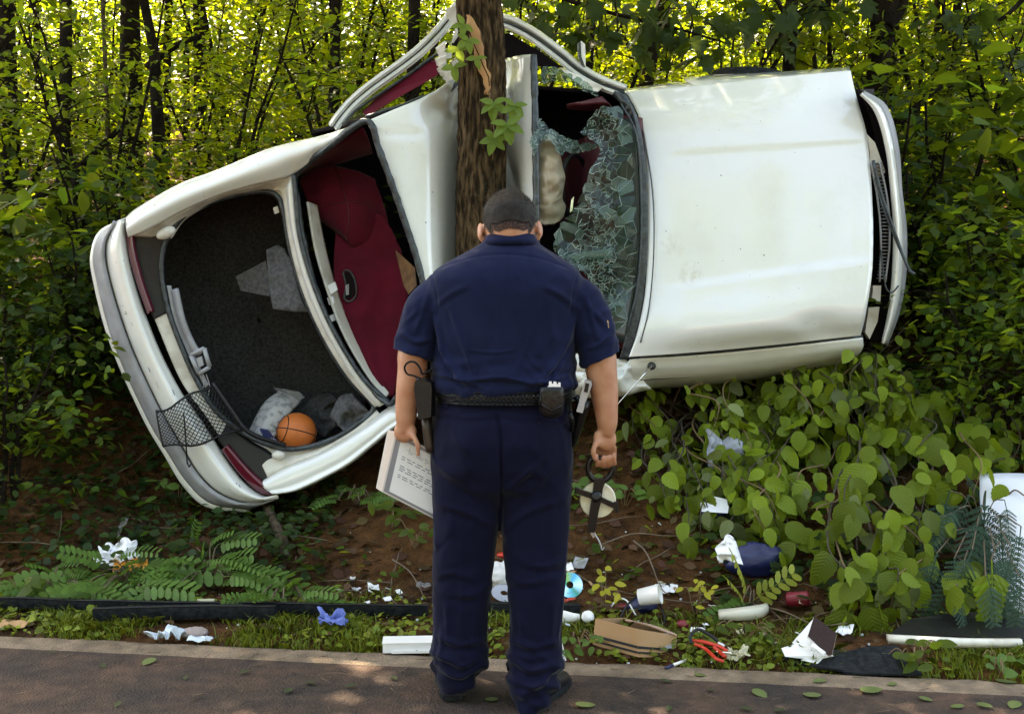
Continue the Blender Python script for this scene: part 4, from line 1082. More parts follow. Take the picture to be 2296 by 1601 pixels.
# loose wires, a lamp clip and scuffs in and round the trunk
for k, q in enumerate(([(612, 470, 6.26), (604, 520, 6.34), (580, 560, 6.38), (540, 600, 6.45)], [(440, 500, 6.26), (470, 540, 6.36), (520, 560, 6.44)], [(452, 838, 6.12), (458, 860, 6.12), (452, 880, 6.13), (462, 896, 6.13)], [(462, 838, 6.12), (470, 866, 6.12), (466, 890, 6.13)])):
    rope('wire', q, .003, M_BLACK if k < 2 else M_GREYTRIM, n=20, seg=5)
panel('wire_clip', [(612, 466), (622, 462), (626, 476), (616, 480)], 6.24, M_PAPER, (0, .01, 0))
rg = random.Random(12); mb = MB()
for k in range(46):      # scraped marks on the bumper cover
    t = rg.random(); i = int(t * 8); a0 = Vector((b0__ := [(283, 494), (288, 560), (312, 660), (352, 770), (402, 870), (450, 940), (500, 1015), (545, 1075), (590, 1108), (625, 1110)])[i]).lerp(Vector(b0__[i + 1]), t * 8 - i)
    u, v = a0.x - rg.uniform(16, 44), a0.y + rg.uniform(-6, 14); l = rg.uniform(3, 16)
    p1, p2 = P(u, v, 6.064), P(u + l * .35, v + l, 6.064); mb.tube([p1, p2], rg.uniform(.0006, .0018), seg=3)
mb.build('scuff', M_UNDER, CAR)['kind'] = 'stuff'
# latch bar
mb = MB()
strip_rows = [[(384, 650, 6.14), (400, 720, 6.13), (425, 780, 6.12), (440, 800, 6.12)], [(396, 646, 6.12), (412, 716, 6.11), (434, 770, 6.10), (452, 792, 6.10)]]
mb.grid(patch(strip_rows, 16, 3), .015)
for a, b in (((428, 796), (458, 780)), ((458, 780), (470, 822)), ((470, 822), (446, 838)), ((446, 838), (428, 796))):
    mb.tube([P(*a, 6.1), P(*b, 6.1)], .012, seg=6)
mb.build('trunk_latch', M_GREYTRIM, CAR)
panel('latch_bolt', [(440, 803), (452, 798), (457, 818), (446, 824)], 6.1, M_GREYTRIM, (0, .02, 0))

outT = [(280, 490, 6.14), (310, 466, 6.12), (400, 415, 6.1), (480, 385, 6.1), (560, 352, 6.08), (620, 330, 6.06), (740, 300, 6.05), (822, 268, 6.02)]
midT = [(282, 510, 6.06), (312, 490, 6.03), (400, 445, 6.02), (480, 413, 6.02), (560, 383, 6.01), (620, 362, 6.0), (700, 332, 5.99), (790, 290, 5.98)]
innT = [(287, 532, 6.08), (320, 520, 6.06), (400, 478, 6.06), (480, 442, 6.06), (560, 418, 6.06), (620, 404, 6.06), (662, 388, 6.06), (740, 326, 6.0)]
backT = [(u, v - 2 + (10 if i < 2 else 0), 6.9) for i, (u, v, _) in enumerate(outT)]
g = patch([backT, [(u, v, Y + .15) for u, v, Y in outT], outT, midT, innT], 70, 26)
dent(g, (715, 340), (12, 30), .015); dent(g, (650, 372), (10, 25), .01)
mb = MB(); mb.grid(g, .01); mb.build('rear_quarter_panel', M_PAINT, CAR)
mb = MB(); mb.tube(cr(pp([(600, 352, 6.12), (618, 344, 6.08), (650, 334, 6.08), (668, 330, 6.12)]), 12), .012, seg=6); mb.build('fuel_door_edge', M_GREYTRIM, CAR)
# rim between quarter panel and opening
strip('trunk_rim', [[(300, 530, 6.10), (400, 480, 6.08), (480, 444, 6.08), (560, 420, 6.08), (625, 404, 6.08), (655, 394, 6.08)], [(385, 535, 6.17), (420, 490, 6.17), (500, 447, 6.17), (565, 433, 6.17), (612, 432, 6.17), (640, 470, 6.17)]], M_PAINTIN, thick=.01)
strip('rear_deck', [[(612, 426, 6.14), (632, 440, 6.14), (648, 540, 6.13), (674, 640, 6.12), (716, 740, 6.11), (775, 838, 6.10), (840, 912, 6.08)], [(650, 392, 6.10), (660, 440, 6.09), (670, 530, 6.09), (700, 640, 6.08), (745, 745, 6.07), (805, 845, 6.06), (866, 905, 6.05)]], M_PAINTIN, thick=.012)
g = patch([[(640, 420, 6.09), (655, 530, 6.085), (688, 650, 6.075), (736, 755, 6.065), (800, 858, 6.05), (850, 912, 6.04)], [(652, 400, 6.07), (664, 520, 6.07), (694, 632, 6.06), (742, 745, 6.05), (806, 848, 6.04), (862, 906, 6.03)]], 40, 3)
mb = MB(); mb.grid(g, .012); mb.build('rear_deck_lip', M_PAINT, CAR)
rope('deck_seal', [(658, 392, 6.05), (664, 450, 6.05), (672, 530, 6.05), (704, 640, 6.04), (750, 745, 6.03), (812, 845, 6.02), (870, 900, 6.01)], .012, M_SEAL, n=60)
# lower quarter panel
g = patch([[(592, 1074, 6.16), (640, 1044, 6.15), (700, 1020, 6.14), (760, 990, 6.12), (820, 950, 6.10), (885, 905, 6.08), (980, 880, 6.05)],
           [(584, 1082, 6.08), (640, 1054, 6.07), (700, 1030, 6.06), (760, 1000, 6.05), (820, 962, 6.04), (885, 918, 6.02), (980, 892, 6.0)],
           [(600, 1100, 6.06), (650, 1088, 6.05), (710, 1062, 6.04), (770, 1030, 6.03), (830, 985, 6.02), (890, 940, 6.0), (985, 905, 5.98)],
           [(625, 1108, 6.12), (670, 1100, 6.11), (730, 1072, 6.1), (790, 1038, 6.1), (840, 998, 6.1), (895, 955, 6.08), (985, 915, 6.05)],
           [(630, 1095, 6.9), (680, 1085, 6.9), (740, 1060, 6.9), (800, 1025, 6.9), (850, 985, 6.9), (905, 940, 6.9), (985, 900, 6.9)]], 60, 30)
mb = MB(); mb.grid(g, .01); mb.build('rear_quarter_panel', M_PAINT, CAR)
strip('trunk_rim', [[(600, 1070, 6.10), (650, 1042, 6.10), (720, 1012, 6.10), (800, 962, 6.09), (850, 925, 6.08)], [(560, 984, 6.17), (640, 1004, 6.17), (700, 998, 6.17), (770, 970, 6.17), (838, 912, 6.17)]], M_PAINTIN, thick=.01)
# hinge knuckles in the rim
mb = MB(); mb.ellipsoid(P(624, 1020, 6.1), (.035, .03, .025)); mb.build('hinge_cover', M_PAINTIN, CAR)
mb = MB(); mb.ellipsoid(P(372, 522, 6.1), (.055, .03, .03), rot=Matrix.Rotation(R(-25), 3, 'Y')); mb.build('hinge_cover', M_PAINTIN, CAR)

# rear bumper: white cover, grey rub strip, lower lip
b0_ = [(283, 494), (288, 560), (312, 660), (352, 770), (402, 870), (450, 940), (500, 1015), (545, 1075), (590, 1108), (625, 1110)]
b1_ = [(258, 498), (236, 552), (246, 630), (290, 768), (352, 905), (400, 990), (444, 1062), (492, 1106), (560, 1128), (622, 1116)]
b2_ = [(264, 494), (226, 525), (210, 565), (214, 620), (254, 770), (325, 930), (372, 1010), (418, 1080), (472, 1128), (560, 1144)]
b3_ = [(282, 488), (225, 515), (204, 560), (206, 620), (245, 768), (318, 935), (366, 1018), (410, 1090), (465, 1138), (560, 1150)]
strip('rear_bumper', [[(*p, 6.12) for p in b0_], [((a[0] * 2 + b[0]) / 3, (a[1] * 2 + b[1]) / 3, 6.06) for a, b in zip(b0_, b1_)], [((a[0] + 2 * b[0]) / 3, (a[1] + 2 * b[1]) / 3, 6.07) for a, b in zip(b0_, b1_)], [(*p, 6.13) for p in b1_]], M_PAINT, nu=80, nv=14, thick=.012)
strip('bumper_strip', [[(*p, 6.11) for p in b1_], [((a[0] + b[0]) / 2, (a[1] + b[1]) / 2, 6.10) for a, b in zip(b1_, b2_)], [(*p, 6.17) for p in b2_]], M_GREYTRIM, nu=80, nv=8, thick=.012)
strip('bumper_lip', [[(*p, 6.18) for p in b2_], [(*p, 6.22) for p in b3_], [(p[0] + 14, p[1] - 4, 6.5) for p in b3_], [(p[0] + 60, p[1] - 20, 6.9) for p in b3_]], M_PAINT, nu=80, nv=12, thick=.012)
strip('tail_light', [[(280, 492, 6.10), (286, 560, 6.10), (304, 630, 6.10), (330, 704, 6.10)], [(288, 520, 6.08), (294, 560, 6.08), (312, 630, 6.08), (336, 700, 6.08)]], M_TAIL, thick=.03)
strip('tail_light', [[(496, 1008, 6.09), (540, 1066, 6.09), (586, 1106, 6.09), (630, 1108, 6.09)], [(506, 1000, 6.07), (552, 1052, 6.07), (592, 1090, 6.06), (630, 1100, 6.07)]], M_TAIL, thick=.03)
strip('rear_panel', [[(288, 534, 6.12), (300, 600, 6.12), (318, 660, 6.12), (345, 715, 6.12)], [(392, 492, 6.14), (372, 550, 6.15), (362, 620, 6.15), (378, 700, 6.15)]], M_BLACK, thick=.02)
strip('rear_panel', [[(345, 712, 6.135), (404, 850, 6.135), (460, 930, 6.135), (500, 990, 6.13)], [(378, 690, 6.15), (442, 850, 6.15), (490, 920, 6.15), (535, 960, 6.15)]], M_PAINTIN, thick=.02)
strip('rear_panel', [[(488, 985, 6.10), (530, 1040, 6.10), (572, 1084, 6.10), (596, 1092, 6.10)], [(510, 948, 6.14), (560, 985, 6.14), (605, 1012, 6.14), (625, 1040, 6.13)]], M_BLACK, thick=.02)
strip('trunk_liner_edge', [[(374, 640, 6.14), (392, 720, 6.14), (430, 810, 6.14), (460, 870, 6.14)], [(384, 640, 6.15), (402, 716, 6.15), (438, 800, 6.15), (468, 862, 6.15)]], M_GREYTRIM, thick=.02)
# closing panels: floor pan of the car, facing the hill
g = patch([[(300, 520, 6.92), (700, 330, 7.0), (1000, 210, 7.15), (1400, 200, 7.1), (1960, 200, 7.0)], [(300, 760, 6.95), (700, 640, 7.1), (1050, 560, 7.2), (1400, 500, 7.15), (1980, 470, 7.0)], [(560, 1130, 6.92), (760, 1040, 7.0), (1050, 890, 7.15), (1400, 860, 7.1), (1960, 770, 7.0)]], 40, 30)
mb = MB(); mb.grid(g, .02); mb.build('underbody', M_UNDER, CAR)
for u, v in ((1700, 200), (1700, 800), (620, 420), (760, 990)):
    c = P(u, v, 7.05); mb = MB(); rot = Matrix.Rotation(R(90), 3, 'Y') @ Matrix.Rotation(R(0), 3, 'X')
    mb.lathe(c, [(.0, -.09), (.2, -.09), (.28, -.07), (.3, -.03), (.3, .03), (.28, .07), (.2, .09), (0, .09)], rot=Matrix.Rotation(R(8), 3, 'Y'), seg=28)
    w = mb.build('wheel', M_RUBBER, CAR)

# what hangs in and from the trunk
def uvgrid(nu_, nv_, f): return [[f(i / (nu_ - 1), j / (nv_ - 1)) for i in range(nu_)] for j in range(nv_)]
ballc = P(665, 970, 6.24); br = 45.5 / FPX * 6.24
M_BALL = mat('orange_pebbled_rubber', (.52, .13, .02), rough=.55, bump=.6, bscale=160, bdist=.004, col2=(.42, .10, .018), nscale=8)
ball = thing('basketball', 'orange basketball with black seams lying in the open trunk', 'ball', ballc - Vector((0, 0, br)))
mb = MB(); mb.ellipsoid(ballc, (br, br, br), nu=40, nv=26); mb.build('ball', M_BALL, ball)
RB = Matrix.Rotation(R(20), 3, 'Y') @ Matrix.Rotation(R(25), 3, 'Z') @ Matrix.Rotation(R(70), 3, 'X')
mb = MB()
def seam(f): mb.tube([ballc + RB @ (Vector(f(a)).normalized() * br) for a in np.linspace(0, 2 * math.pi, 48, endpoint=False)], .0028, seg=5, closed=True)
seam(lambda a: (math.cos(a), math.sin(a), 0)); seam(lambda a: (math.cos(a), 0, math.sin(a)))
seam(lambda a: (.72 + .0 * a, .7 * math.cos(a), .7 * math.sin(a))); seam(lambda a: (-.72, .7 * math.cos(a), .7 * math.sin(a)))
mb.build('seam', M_BLACK, ball)
M_NEWS = mat('newsprint', (.55, .54, .52), rough=.9, col2=(.20, .20, .20), nscale=26, nmix=(.5, .62))
M_CLEAR = glass_material('clear_plastic_film', (.5, .5, .5), .14, .12, (.93, .93, .93))
nb = thing('newspaper_bundle', 'folded newspaper in a clear plastic sleeve beside the basketball', 'newspaper', P(600, 990, 6.3))
g = patch([[(556, 968, 6.24), (590, 905, 6.34), (625, 876, 6.42)], [(585, 975, 6.19), (618, 912, 6.28), (650, 886, 6.38)], [(612, 985, 6.2), (650, 925, 6.3), (675, 900, 6.4)]], 16, 12)
mb = MB(); mb.grid(g, .03); mb.build('newspaper', M_NEWS, nb)
g2 = g.copy(); g2[:, :, 1] -= .012; crumple(g2, .012, 22, 4); mb = MB(); mb.grid(g2, .002); mb.build('plastic_sleeve', M_CLEAR, nb)
mb = MB(); mb.grid(patch([[(612, 868, 6.4), (640, 872, 6.36), (672, 878, 6.36)], [(640, 900, 6.36), (660, 905, 6.34), (684, 890, 6.36)]], 10, 8), .003); mb.build('plastic_sleeve', M_CLEAR, nb)
panel_ = MB(); panel_.prism([P(582, 962, 6.12), P(600, 966, 6.12), P(628, 1000, 6.14), (P(600, 998, 6.14))], (0, .02, .004)); o = panel_.build('booklet', mat('dark_blue_print', (.02, .03, .10), rough=.4, col2=(.5, .5, .55), nscale=18, nmix=(.55, .6)), None, base=P(600, 990, 6.15), smooth=False); tag(o, 'small dark blue and white booklet tucked left of the basketball', 'booklet')

# cargo net
net = MB()
def netp(s, t):      # s along, t across the hanging net
    a = cr(pp([(350, 920, 6.02), (390, 908, 6.0), (440, 880, 6.02), (478, 858, 6.08)]), 33)[int(round(s * 32))]
    b = cr(pp([(366, 1000, 6.0), (420, 1000, 5.98), (480, 980, 6.02), (545, 968, 6.08)]), 33)[int(round(s * 32))]
    p = Vector(a).lerp(Vector(b), t); p.y -= .03 * math.sin(math.pi * t) * math.sin(math.pi * s); p.z -= .012 * math.sin(s * 9 + t * 3); return p
nx, ny = 17, 11
for j in range(ny):
    for i in range(nx - 1):
        s0, s1 = i / (nx - 1), (i + 1) / (nx - 1); t0 = j / (ny - 1)
        for dt in (-1, 1):
            t1 = t0 + dt / (ny - 1)
            if 0 <= t1 <= 1.0001: net.tube([netp(s0, t0), netp(s1, t1)], .0022, seg=4, caps=False)
for t in (0, 1): net.tube([netp(s, t) for s in np.linspace(0, 1, 14)], .006, seg=5)
for s in (0, 1): net.tube([netp(s, t) for t in np.linspace(0, 1, 8)], .005, seg=5)
net.tube(cr(pp([(478, 858, 6.08), (520, 920, 6.05), (560, 970, 6.05), (640, 998, 6.1)]), 20), .012, seg=6)
net.tube(pp([(412, 925, 5.99), (416, 975, 5.97), (420, 1040, 5.98)]), .004, seg=5)
net.tube(cr(pp([(420, 1036, 5.98), (424, 1046, 5.98), (428, 1040, 5.98)]), 8), .004, seg=5)
o = net.build('cargo_net', M_BLACK, None, base=P(420, 960, 6.0)); tag(o, 'black cargo net hanging out of the trunk over the bumper', 'net')
# ---------------------------------------------------------------- the tree the car is wrapped round
M_BARKO = mat('oak_bark', (.020, .013, .007), rough=.95, spec=.1, col2=(.12, .078, .04), nscale=30, nmix=(.40, .66), bump=1, bscale=30, bdist=.04)
_n = [n for n in M_BARKO.node_tree.nodes if n.type in ('TEX_NOISE',)]
_mp = M_BARKO.node_tree.nodes.new('ShaderNodeMapping'); _mp.inputs['Scale'].default_value = (1.6, 1.6, .38)
M_BARKO.node_tree.links.new([n for n in M_BARKO.node_tree.nodes if n.type == 'TEX_COORD'][0].outputs['Object'], _mp.inputs[0])
for n in _n: M_BARKO.node_tree.links.new(_mp.outputs[0], n.inputs['Vector'])
M_WOOD = mat('bare_wood', (.42, .22, .085), rough=.75, col2=(.30, .15, .06), nscale=10)
M_MOSS = mat('moss', (.035, .04, .012), rough=1, col2=(.02, .022, .01), nscale=60, bump=1, bscale=120)
tb = ground_h(P(1080, 900, 6.0).x, 6.0)
TREE = thing('struck_tree', 'rough barked tree with a torn bark scar that the car is wrapped round', 'tree', (P(1085, 900, 6.0).x, 6.0, tb))
ax = [(P(1082, 1000, 6.0).x, 6.0, tb - .2), P(1082, 700, 6.0), P(1080, 500, 6.0), P(1081, 300, 6.0), P(1080, 100, 6.0), P(1074, 0, 6.0), P(1060, -260, 6.02), P(1045, -600, 6.1)]
c = cr(ax, 320); seg = 120
wr = np.interp(np.linspace(0, 1, 320), [0, .12, .4, .6, .75, .8, 1], [.16, .125, .108, .104, .098, .095, .07])
vs, fs = [], []
for j, (q, r) in enumerate(zip(c, wr)):
    for k in range(seg):
        a = 2 * math.pi * k / seg; dx, dy = math.cos(a), math.sin(a)
        # ridged bark: long vertical plates broken by cross cracks
        w = noise.noise(Vector((dx * 3, dy * 3, q[2] * 1.5))) * .5
        s1 = 1 - abs(noise.noise(Vector((dx * 5.2 + w, dy * 5.2 + w, q[2] * 4.2)))) * 2.2
        s2 = 1 - abs(noise.noise(Vector((dx * 11, dy * 11, q[2] * 11 + 5)))) * 2
        h = .013 * s1 + .007 * s2 + .006 * noise.noise(Vector((dx, dy, q[2] * 1.2)))
        vs.append((q[0] + dx * (r + h), q[1] + dy * (r + h), q[2]))
for j in range(319):
    for k in range(seg):
        l = (k + 1) % seg; fs.append((j * seg + k, j * seg + l, (j + 1) * seg + l, (j + 1) * seg + k))
mb = MB(); mb.add(vs, fs); mb.build('trunk', M_BARKO, TREE)
def on_trunk(u, v, out=0.0):
    """point on the trunk's camera side"""
    p = P(u, v, 5.9); zz = p.z
    j = int(np.argmin(np.abs(c[:, 2] - zz))); dx = P(u, v, 5.92).x - c[j][0]; r = wr[j] + out
    return Vector((c[j][0] + dx, c[j][1] - math.sqrt(max(1e-4, r * r - dx * dx)), zz))
left = [(1046, 34), (1048, 62), (1056, 90), (1064, 120), (1070, 150), (1082, 178), (1088, 200), (1092, 214)]
right = [(1054, 36), (1072, 62), (1080, 90), (1086, 118), (1090, 146), (1100, 170), (1100, 196), (1094, 214)]
L = cr([(a, b, 0) for a, b in left], 30); Rr = cr([(a, b, 0) for a, b in right], 30)
g = np.array([[tuple(on_trunk(l[0] + (r[0] - l[0]) * t + (1.5 * math.sin(i * 1.3) if t in (0, 1) else 0), l[1] + (r[1] - l[1]) * t, .022 + .004 * math.sin(math.pi * t))) for t in np.linspace(0, 1, 8)] for i, (l, r) in enumerate(zip(L, Rr))])
mb = MB(); mb.grid(g, .02); SCAR = mb.build('bark_scar', M_WOOD, TREE)
mb = MB(); mb.tube([on_trunk(u, v, .026) for u, v in ((1052, 70), (1060, 95), (1074, 125), (1084, 150), (1096, 175), (1098, 195))], .0025, seg=4); mb.build('crack', M_BARKD, SCAR)
V_, F_ = [], []
rg = random.Random(2); pos = []
for k in range(900):
    u = 1035 + 92 * rg.random(); v = rg.gauss(415, 34)
    if (u < 1120 and abs(v - 415) < 60): pos.append(tuple(on_trunk(u, v, .008)))
pos = np.array(pos); n = len(pos)
V, F = leaf_arrays(pos, RNG.uniform(.006, .014, n), RNG.normal(0, 1, (n, 3)) + np.array([0, -.5, -.5]), np.tile([0, -1., .3], (n, 1)) + RNG.normal(0, .5, (n, 3)))
V = V - np.array(TREE.location); o = link_mesh('moss', quads_mesh('moss', V, F), M_MOSS, TREE); o['kind'] = 'stuff'
for n_, m_ in zip(('crown', 'limb'), CROWNS[0]):
    o = bpy.data.objects.new(n_, m_); COL.objects.link(o); o.parent = TREE
    o.location = Vector(ax[-1]) + Vector((0, 0, 1.2)) - TREE.location; o.scale = (1.15,) * 3

# creeper: five-fingered leaves on a thin stem
def leaf_mesh(name, out, fold=.12, curl=.15, vein=0.0):
    """out: half outline as (x, y) from base to tip; folded along the midrib, curling down at the tip"""
    n = len(out); vs = []; ys = [p[1] for p in out]
    for x, y in out: vs.append((0, y, -curl * y * y))
    for sgn in (-1, 1):
        for i, (x, y) in enumerate(out): vs.append((sgn * x, y, fold * x - curl * y * y - .25 * x * x + vein * (1 if i % 2 else -1)))
    fs = []
    for i in range(n - 1):
        fs.append((i, i + 1, n + i + 1, n + i)); fs.append((i + 1, i, 2 * n + i, 2 * n + i + 1))
    me = bpy.data.meshes.new(name); me.from_pydata(vs, [], fs); return me
# ---------------------------------------------------------------- the officer, seen from behind
def fabric(name, col, col2, sheen=.08):
    m = mat(name, col, rough=.85, sheen=sheen, spec=.08, col2=col2, nscale=5, bump=.25, bscale=420, bdist=.002)
    nt = m.node_tree; nd, ln = nt.nodes, nt.links; b = nd['Principled BSDF']; b1 = [n for n in nd if n.type == 'BUMP'][0]
    tc = nd.new('ShaderNodeTexCoord'); mp = nd.new('ShaderNodeMapping'); mp.inputs['Scale'].default_value = (7, 7, 4.5); ln.new(tc.outputs['Object'], mp.inputs[0])
    n = nd.new('ShaderNodeTexNoise'); n.inputs['Scale'].default_value = 1.0; n.inputs['Detail'].default_value = 4; n.inputs['Distortion'].default_value = 1.6; n.noise_type = 'RIDGED_MULTIFRACTAL'
    ln.new(mp.outputs[0], n.inputs['Vector'])
    b2 = nd.new('ShaderNodeBump'); b2.inputs['Strength'].default_value = .6; b2.inputs['Distance'].default_value = .035; ln.new(n.outputs['Fac'], b2.inputs['Height']); ln.new(b1.outputs[0], b2.inputs['Normal']); ln.new(b2.outputs[0], b.inputs['Normal'])
    return m
M_SHIRT = fabric('navy_shirt_cloth', (.0058, .0092, .031), (.008, .0125, .041))
M_TROUS = fabric('navy_trouser_cloth', (.0036, .0042, .0150), (.0048, .0056, .020))
M_SKIN = mat('skin', (.37, .150, .082), rough=.45, col2=(.47, .235, .145), nscale=13, bump=.12, bscale=180, bdist=.002)
M_SKIN.node_tree.nodes['Principled BSDF'].inputs['Subsurface Weight'].default_value = .08
M_SKIN.node_tree.nodes['Principled BSDF'].inputs['Subsurface Radius'].default_value = (.012, .005, .003)
M_HAIR = mat('dark_hair', (.010, .0075, .0065), rough=.6, spec=.15, col2=(.022, .017, .015), nscale=60, island=.3)
M_HAIRS = mat('clipped_hair', (.035, .024, .02), rough=.6, spec=.15, island=.4)
M_SHOE = mat('black_shoe_leather', (.006, .006, .008), rough=.4, bump=.2, bscale=60)
def leather_weave():
    m = mat('basketweave_leather', (.005, .005, .006), rough=.28, spec=.35)
    nt = m.node_tree; nd, ln = nt.nodes, nt.links
    tc = nd.new('ShaderNodeTexCoord'); ch = nd.new('ShaderNodeTexChecker'); ch.inputs['Scale'].default_value = 130
    wv = nd.new('ShaderNodeTexWave'); wv.inputs['Scale'].default_value = 60; wv.bands_direction = 'X'
    w2 = nd.new('ShaderNodeTexWave'); w2.inputs['Scale'].default_value = 60; w2.bands_direction = 'Z'
    for n in (ch, wv, w2): ln.new(tc.outputs['Object'], n.inputs['Vector'])
    mx = nd.new('ShaderNodeMix'); ln.new(ch.outputs['Fac'], mx.inputs[0]); ln.new(wv.outputs['Fac'], mx.inputs[2]); ln.new(w2.outputs['Fac'], mx.inputs[3])
    bp = nd.new('ShaderNodeBump'); bp.inputs['Strength'].default_value = 1; bp.inputs['Distance'].default_value = .003
    ln.new(mx.outputs[0], bp.inputs['Height']); ln.new(bp.outputs[0], nd['Principled BSDF'].inputs['Normal'])
    return m
M_BELT = leather_weave()
M_LEATHER = mat('black_leather', (.005, .005, .006), rough=.3, spec=.3, bump=.15, bscale=60)

def ell(v, uL, uR, yb, yf, e=2.4, n=40, Yp=4.08, tilt=0.0):
    """horizontal ring as wide as seen at height v, from back yb to front yf"""
    a, b = P(uL, v, Yp), P(uR, v, Yp); cx, rx = (a.x + b.x) / 2, (b.x - a.x) / 2; z = (a.z + b.z) / 2
    cy, ry = (yb + yf) / 2, (yf - yb) / 2; out = []
    for k in range(n):
        t = 2 * math.pi * k / n; c_, s_ = math.cos(t), math.sin(t)
        x = rx * math.copysign(abs(c_) ** (2 / e), c_); y = ry * math.copysign(abs(s_) ** (2 / e), s_)
        out.append(Vector((cx + x, cy + y, z + tilt * y)))
    return out
def remesh(mb, voxel, smooth=6, fac=.5):
    me = bpy.data.meshes.new('tmp'); me.from_pydata(mb.v, [], mb.f); o = bpy.data.objects.new('tmp', me); COL.objects.link(o)
    r = o.modifiers.new('r', 'REMESH'); r.mode = 'VOXEL'; r.voxel_size = voxel; r.use_smooth_shade = True
    if smooth:
        s_ = o.modifiers.new('s', 'SMOOTH'); s_.iterations = smooth; s_.factor = fac
    dg = bpy.context.evaluated_depsgraph_get(); ev = o.evaluated_get(dg); m2 = bpy.data.meshes.new_from_object(ev)
    n = len(m2.vertices); V = np.zeros(n * 3); m2.vertices.foreach_get('co', V); V = V.reshape(-1, 3)
    N = np.zeros(n * 3); m2.vertices.foreach_get('normal', N); N = N.reshape(-1, 3)
    bpy.data.objects.remove(o); bpy.data.meshes.remove(me)
    return m2, V, N
def finish(m2, V, name, m, parent=None, base=None):
    off = np.array(OFF[parent.name] if parent is not None else base)
    m2.vertices.foreach_set('co', (V - off).ravel()); m2.polygons.foreach_set('use_smooth', [True] * len(m2.polygons)); m2.update(); m2.name = name
    o = link_mesh(name, m2, m, parent)
    if parent is None: o.location = base; OFF[o.name] = Vector(base)
    return o
def uv_arr(V):
    d = V - np.array([0, 0, CAM_Z]); f = d[:, 1] * math.cos(PITCH) - d[:, 2] * math.sin(PITCH); up = d[:, 1] * math.sin(PITCH) + d[:, 2] * math.cos(PITCH)
    return UW / 2 + d[:, 0] / f * FPX, VH / 2 - up / f * FPX
def limb(mb, pts, seg=18):
    """pts: (u, v, Y, half width px[, depth factor])"""
    c = cr([P(*p[:3]) for p in pts], len(pts) * 6); r = np.interp(np.linspace(0, 1, len(c)), np.linspace(0, 1, len(pts)), [p[3] / FPX * p[2] for p in pts])
    mb.tube([Vector(q) for q in c], [float(x) for x in r], seg=seg)
BASE_MAN = P(1110, 1575, 4.08); BASE_MAN.z = 0.006

# --- body: head, neck, arms, hands and the trunk and legs inside the clothes, one surface
mb = MB()
HS = 1.12; HC = P(1143, 509, 4.07); HR = Matrix.Rotation(R(-36), 3, 'X') @ Matrix.Rotation(R(-3), 3, 'Y')
hd = lambda x, y, z: HC + HR @ Vector((x, y, z))
mb.ellipsoid(HC, (.078, .098, .106), rot=HR, nu=28, nv=18)
mb.ellipsoid(hd(0, .045, -.06), (.060, .060, .072), rot=HR)
mb.ellipsoid(hd(0, .080, -.112), (.030, .026, .022), rot=HR)            # chin
mb.ellipsoid(hd(0, .104, -.030), (.013, .018, .026), rot=HR); mb.ellipsoid(hd(0, .112, -.042), (.016, .014, .011), rot=HR)   # nose
mb.ellipsoid(hd(0, .094, .012), (.052, .014, .012), rot=HR)             # brow
mb.ellipsoid(hd(0, .098, -.078), (.026, .010, .007), rot=HR); mb.ellipsoid(hd(0, .096, -.089), (.022, .011, .007), rot=HR)   # lips
for s in (-1, 1):
    mb.ellipsoid(hd(s * .045, .072, -.035), (.024, .022, .022), rot=HR)
    er = HR @ Matrix.Rotation(s * R(-16), 3, 'Z')
    mb.ellipsoid(hd(s * .0925, .002, -.010), (.0085, .021, .032), rot=er)
    mb.ellipsoid(hd(s * .085, .012, -.038), (.007, .011, .012), rot=er)
mb.v = [tuple(HC + (Vector(q) - HC) * HS) for q in mb.v]
mb.tube([P(1143, 590, 4.07), P(1143, 555, 4.07), P(1143, 528, 4.075), HC + Vector((0, .0, 0))], [.082, .070, .064, .060], seg=24)
mb.loft([ell(*q) for q in [(905, 992, 1268, 3.98, 4.24), (840, 990, 1270, 3.96, 4.28), (700, 985, 1275, 3.95, 4.24), (620, 1000, 1265, 3.95, 4.22), (585, 1060, 1215, 3.99, 4.17)]])
mb.loft([ell(*q) for q in [(905, 992, 1268, 3.98, 4.24), (1000, 985, 1265, 3.98, 4.22), (1100, 990, 1258, 3.99, 4.2)]])
for (a, b, c_) in ((1045, 1035, 1025), (1200, 1205, 1205)):
    limb(mb, [(a, 1050, 4.08, 52), (b, 1250, 4.08, 44), (c_, 1340, 4.08, 36), (c_, 1480, 4.1, 26), (c_ + 5, 1555, 4.1, 20)])
limb(mb, [(1000, 690, 4.06, 30), (950, 730, 4.06, 34), (927, 790, 4.06, 35), (925, 825, 4.06, 34), (918, 875, 4.06, 31), (912, 915, 4.06, 26), (910, 942, 4.06, 23), (909, 968, 4.06, 17)])
limb(mb, [(1270, 690, 4.06, 30), (1316, 730, 4.06, 34), (1344, 790, 4.06, 36), (1348, 830, 4.06, 36), (1355, 880, 4.06, 32), (1359, 920, 4.05, 27), (1361, 950, 4.05, 24), (1360, 975, 4.05, 17)])
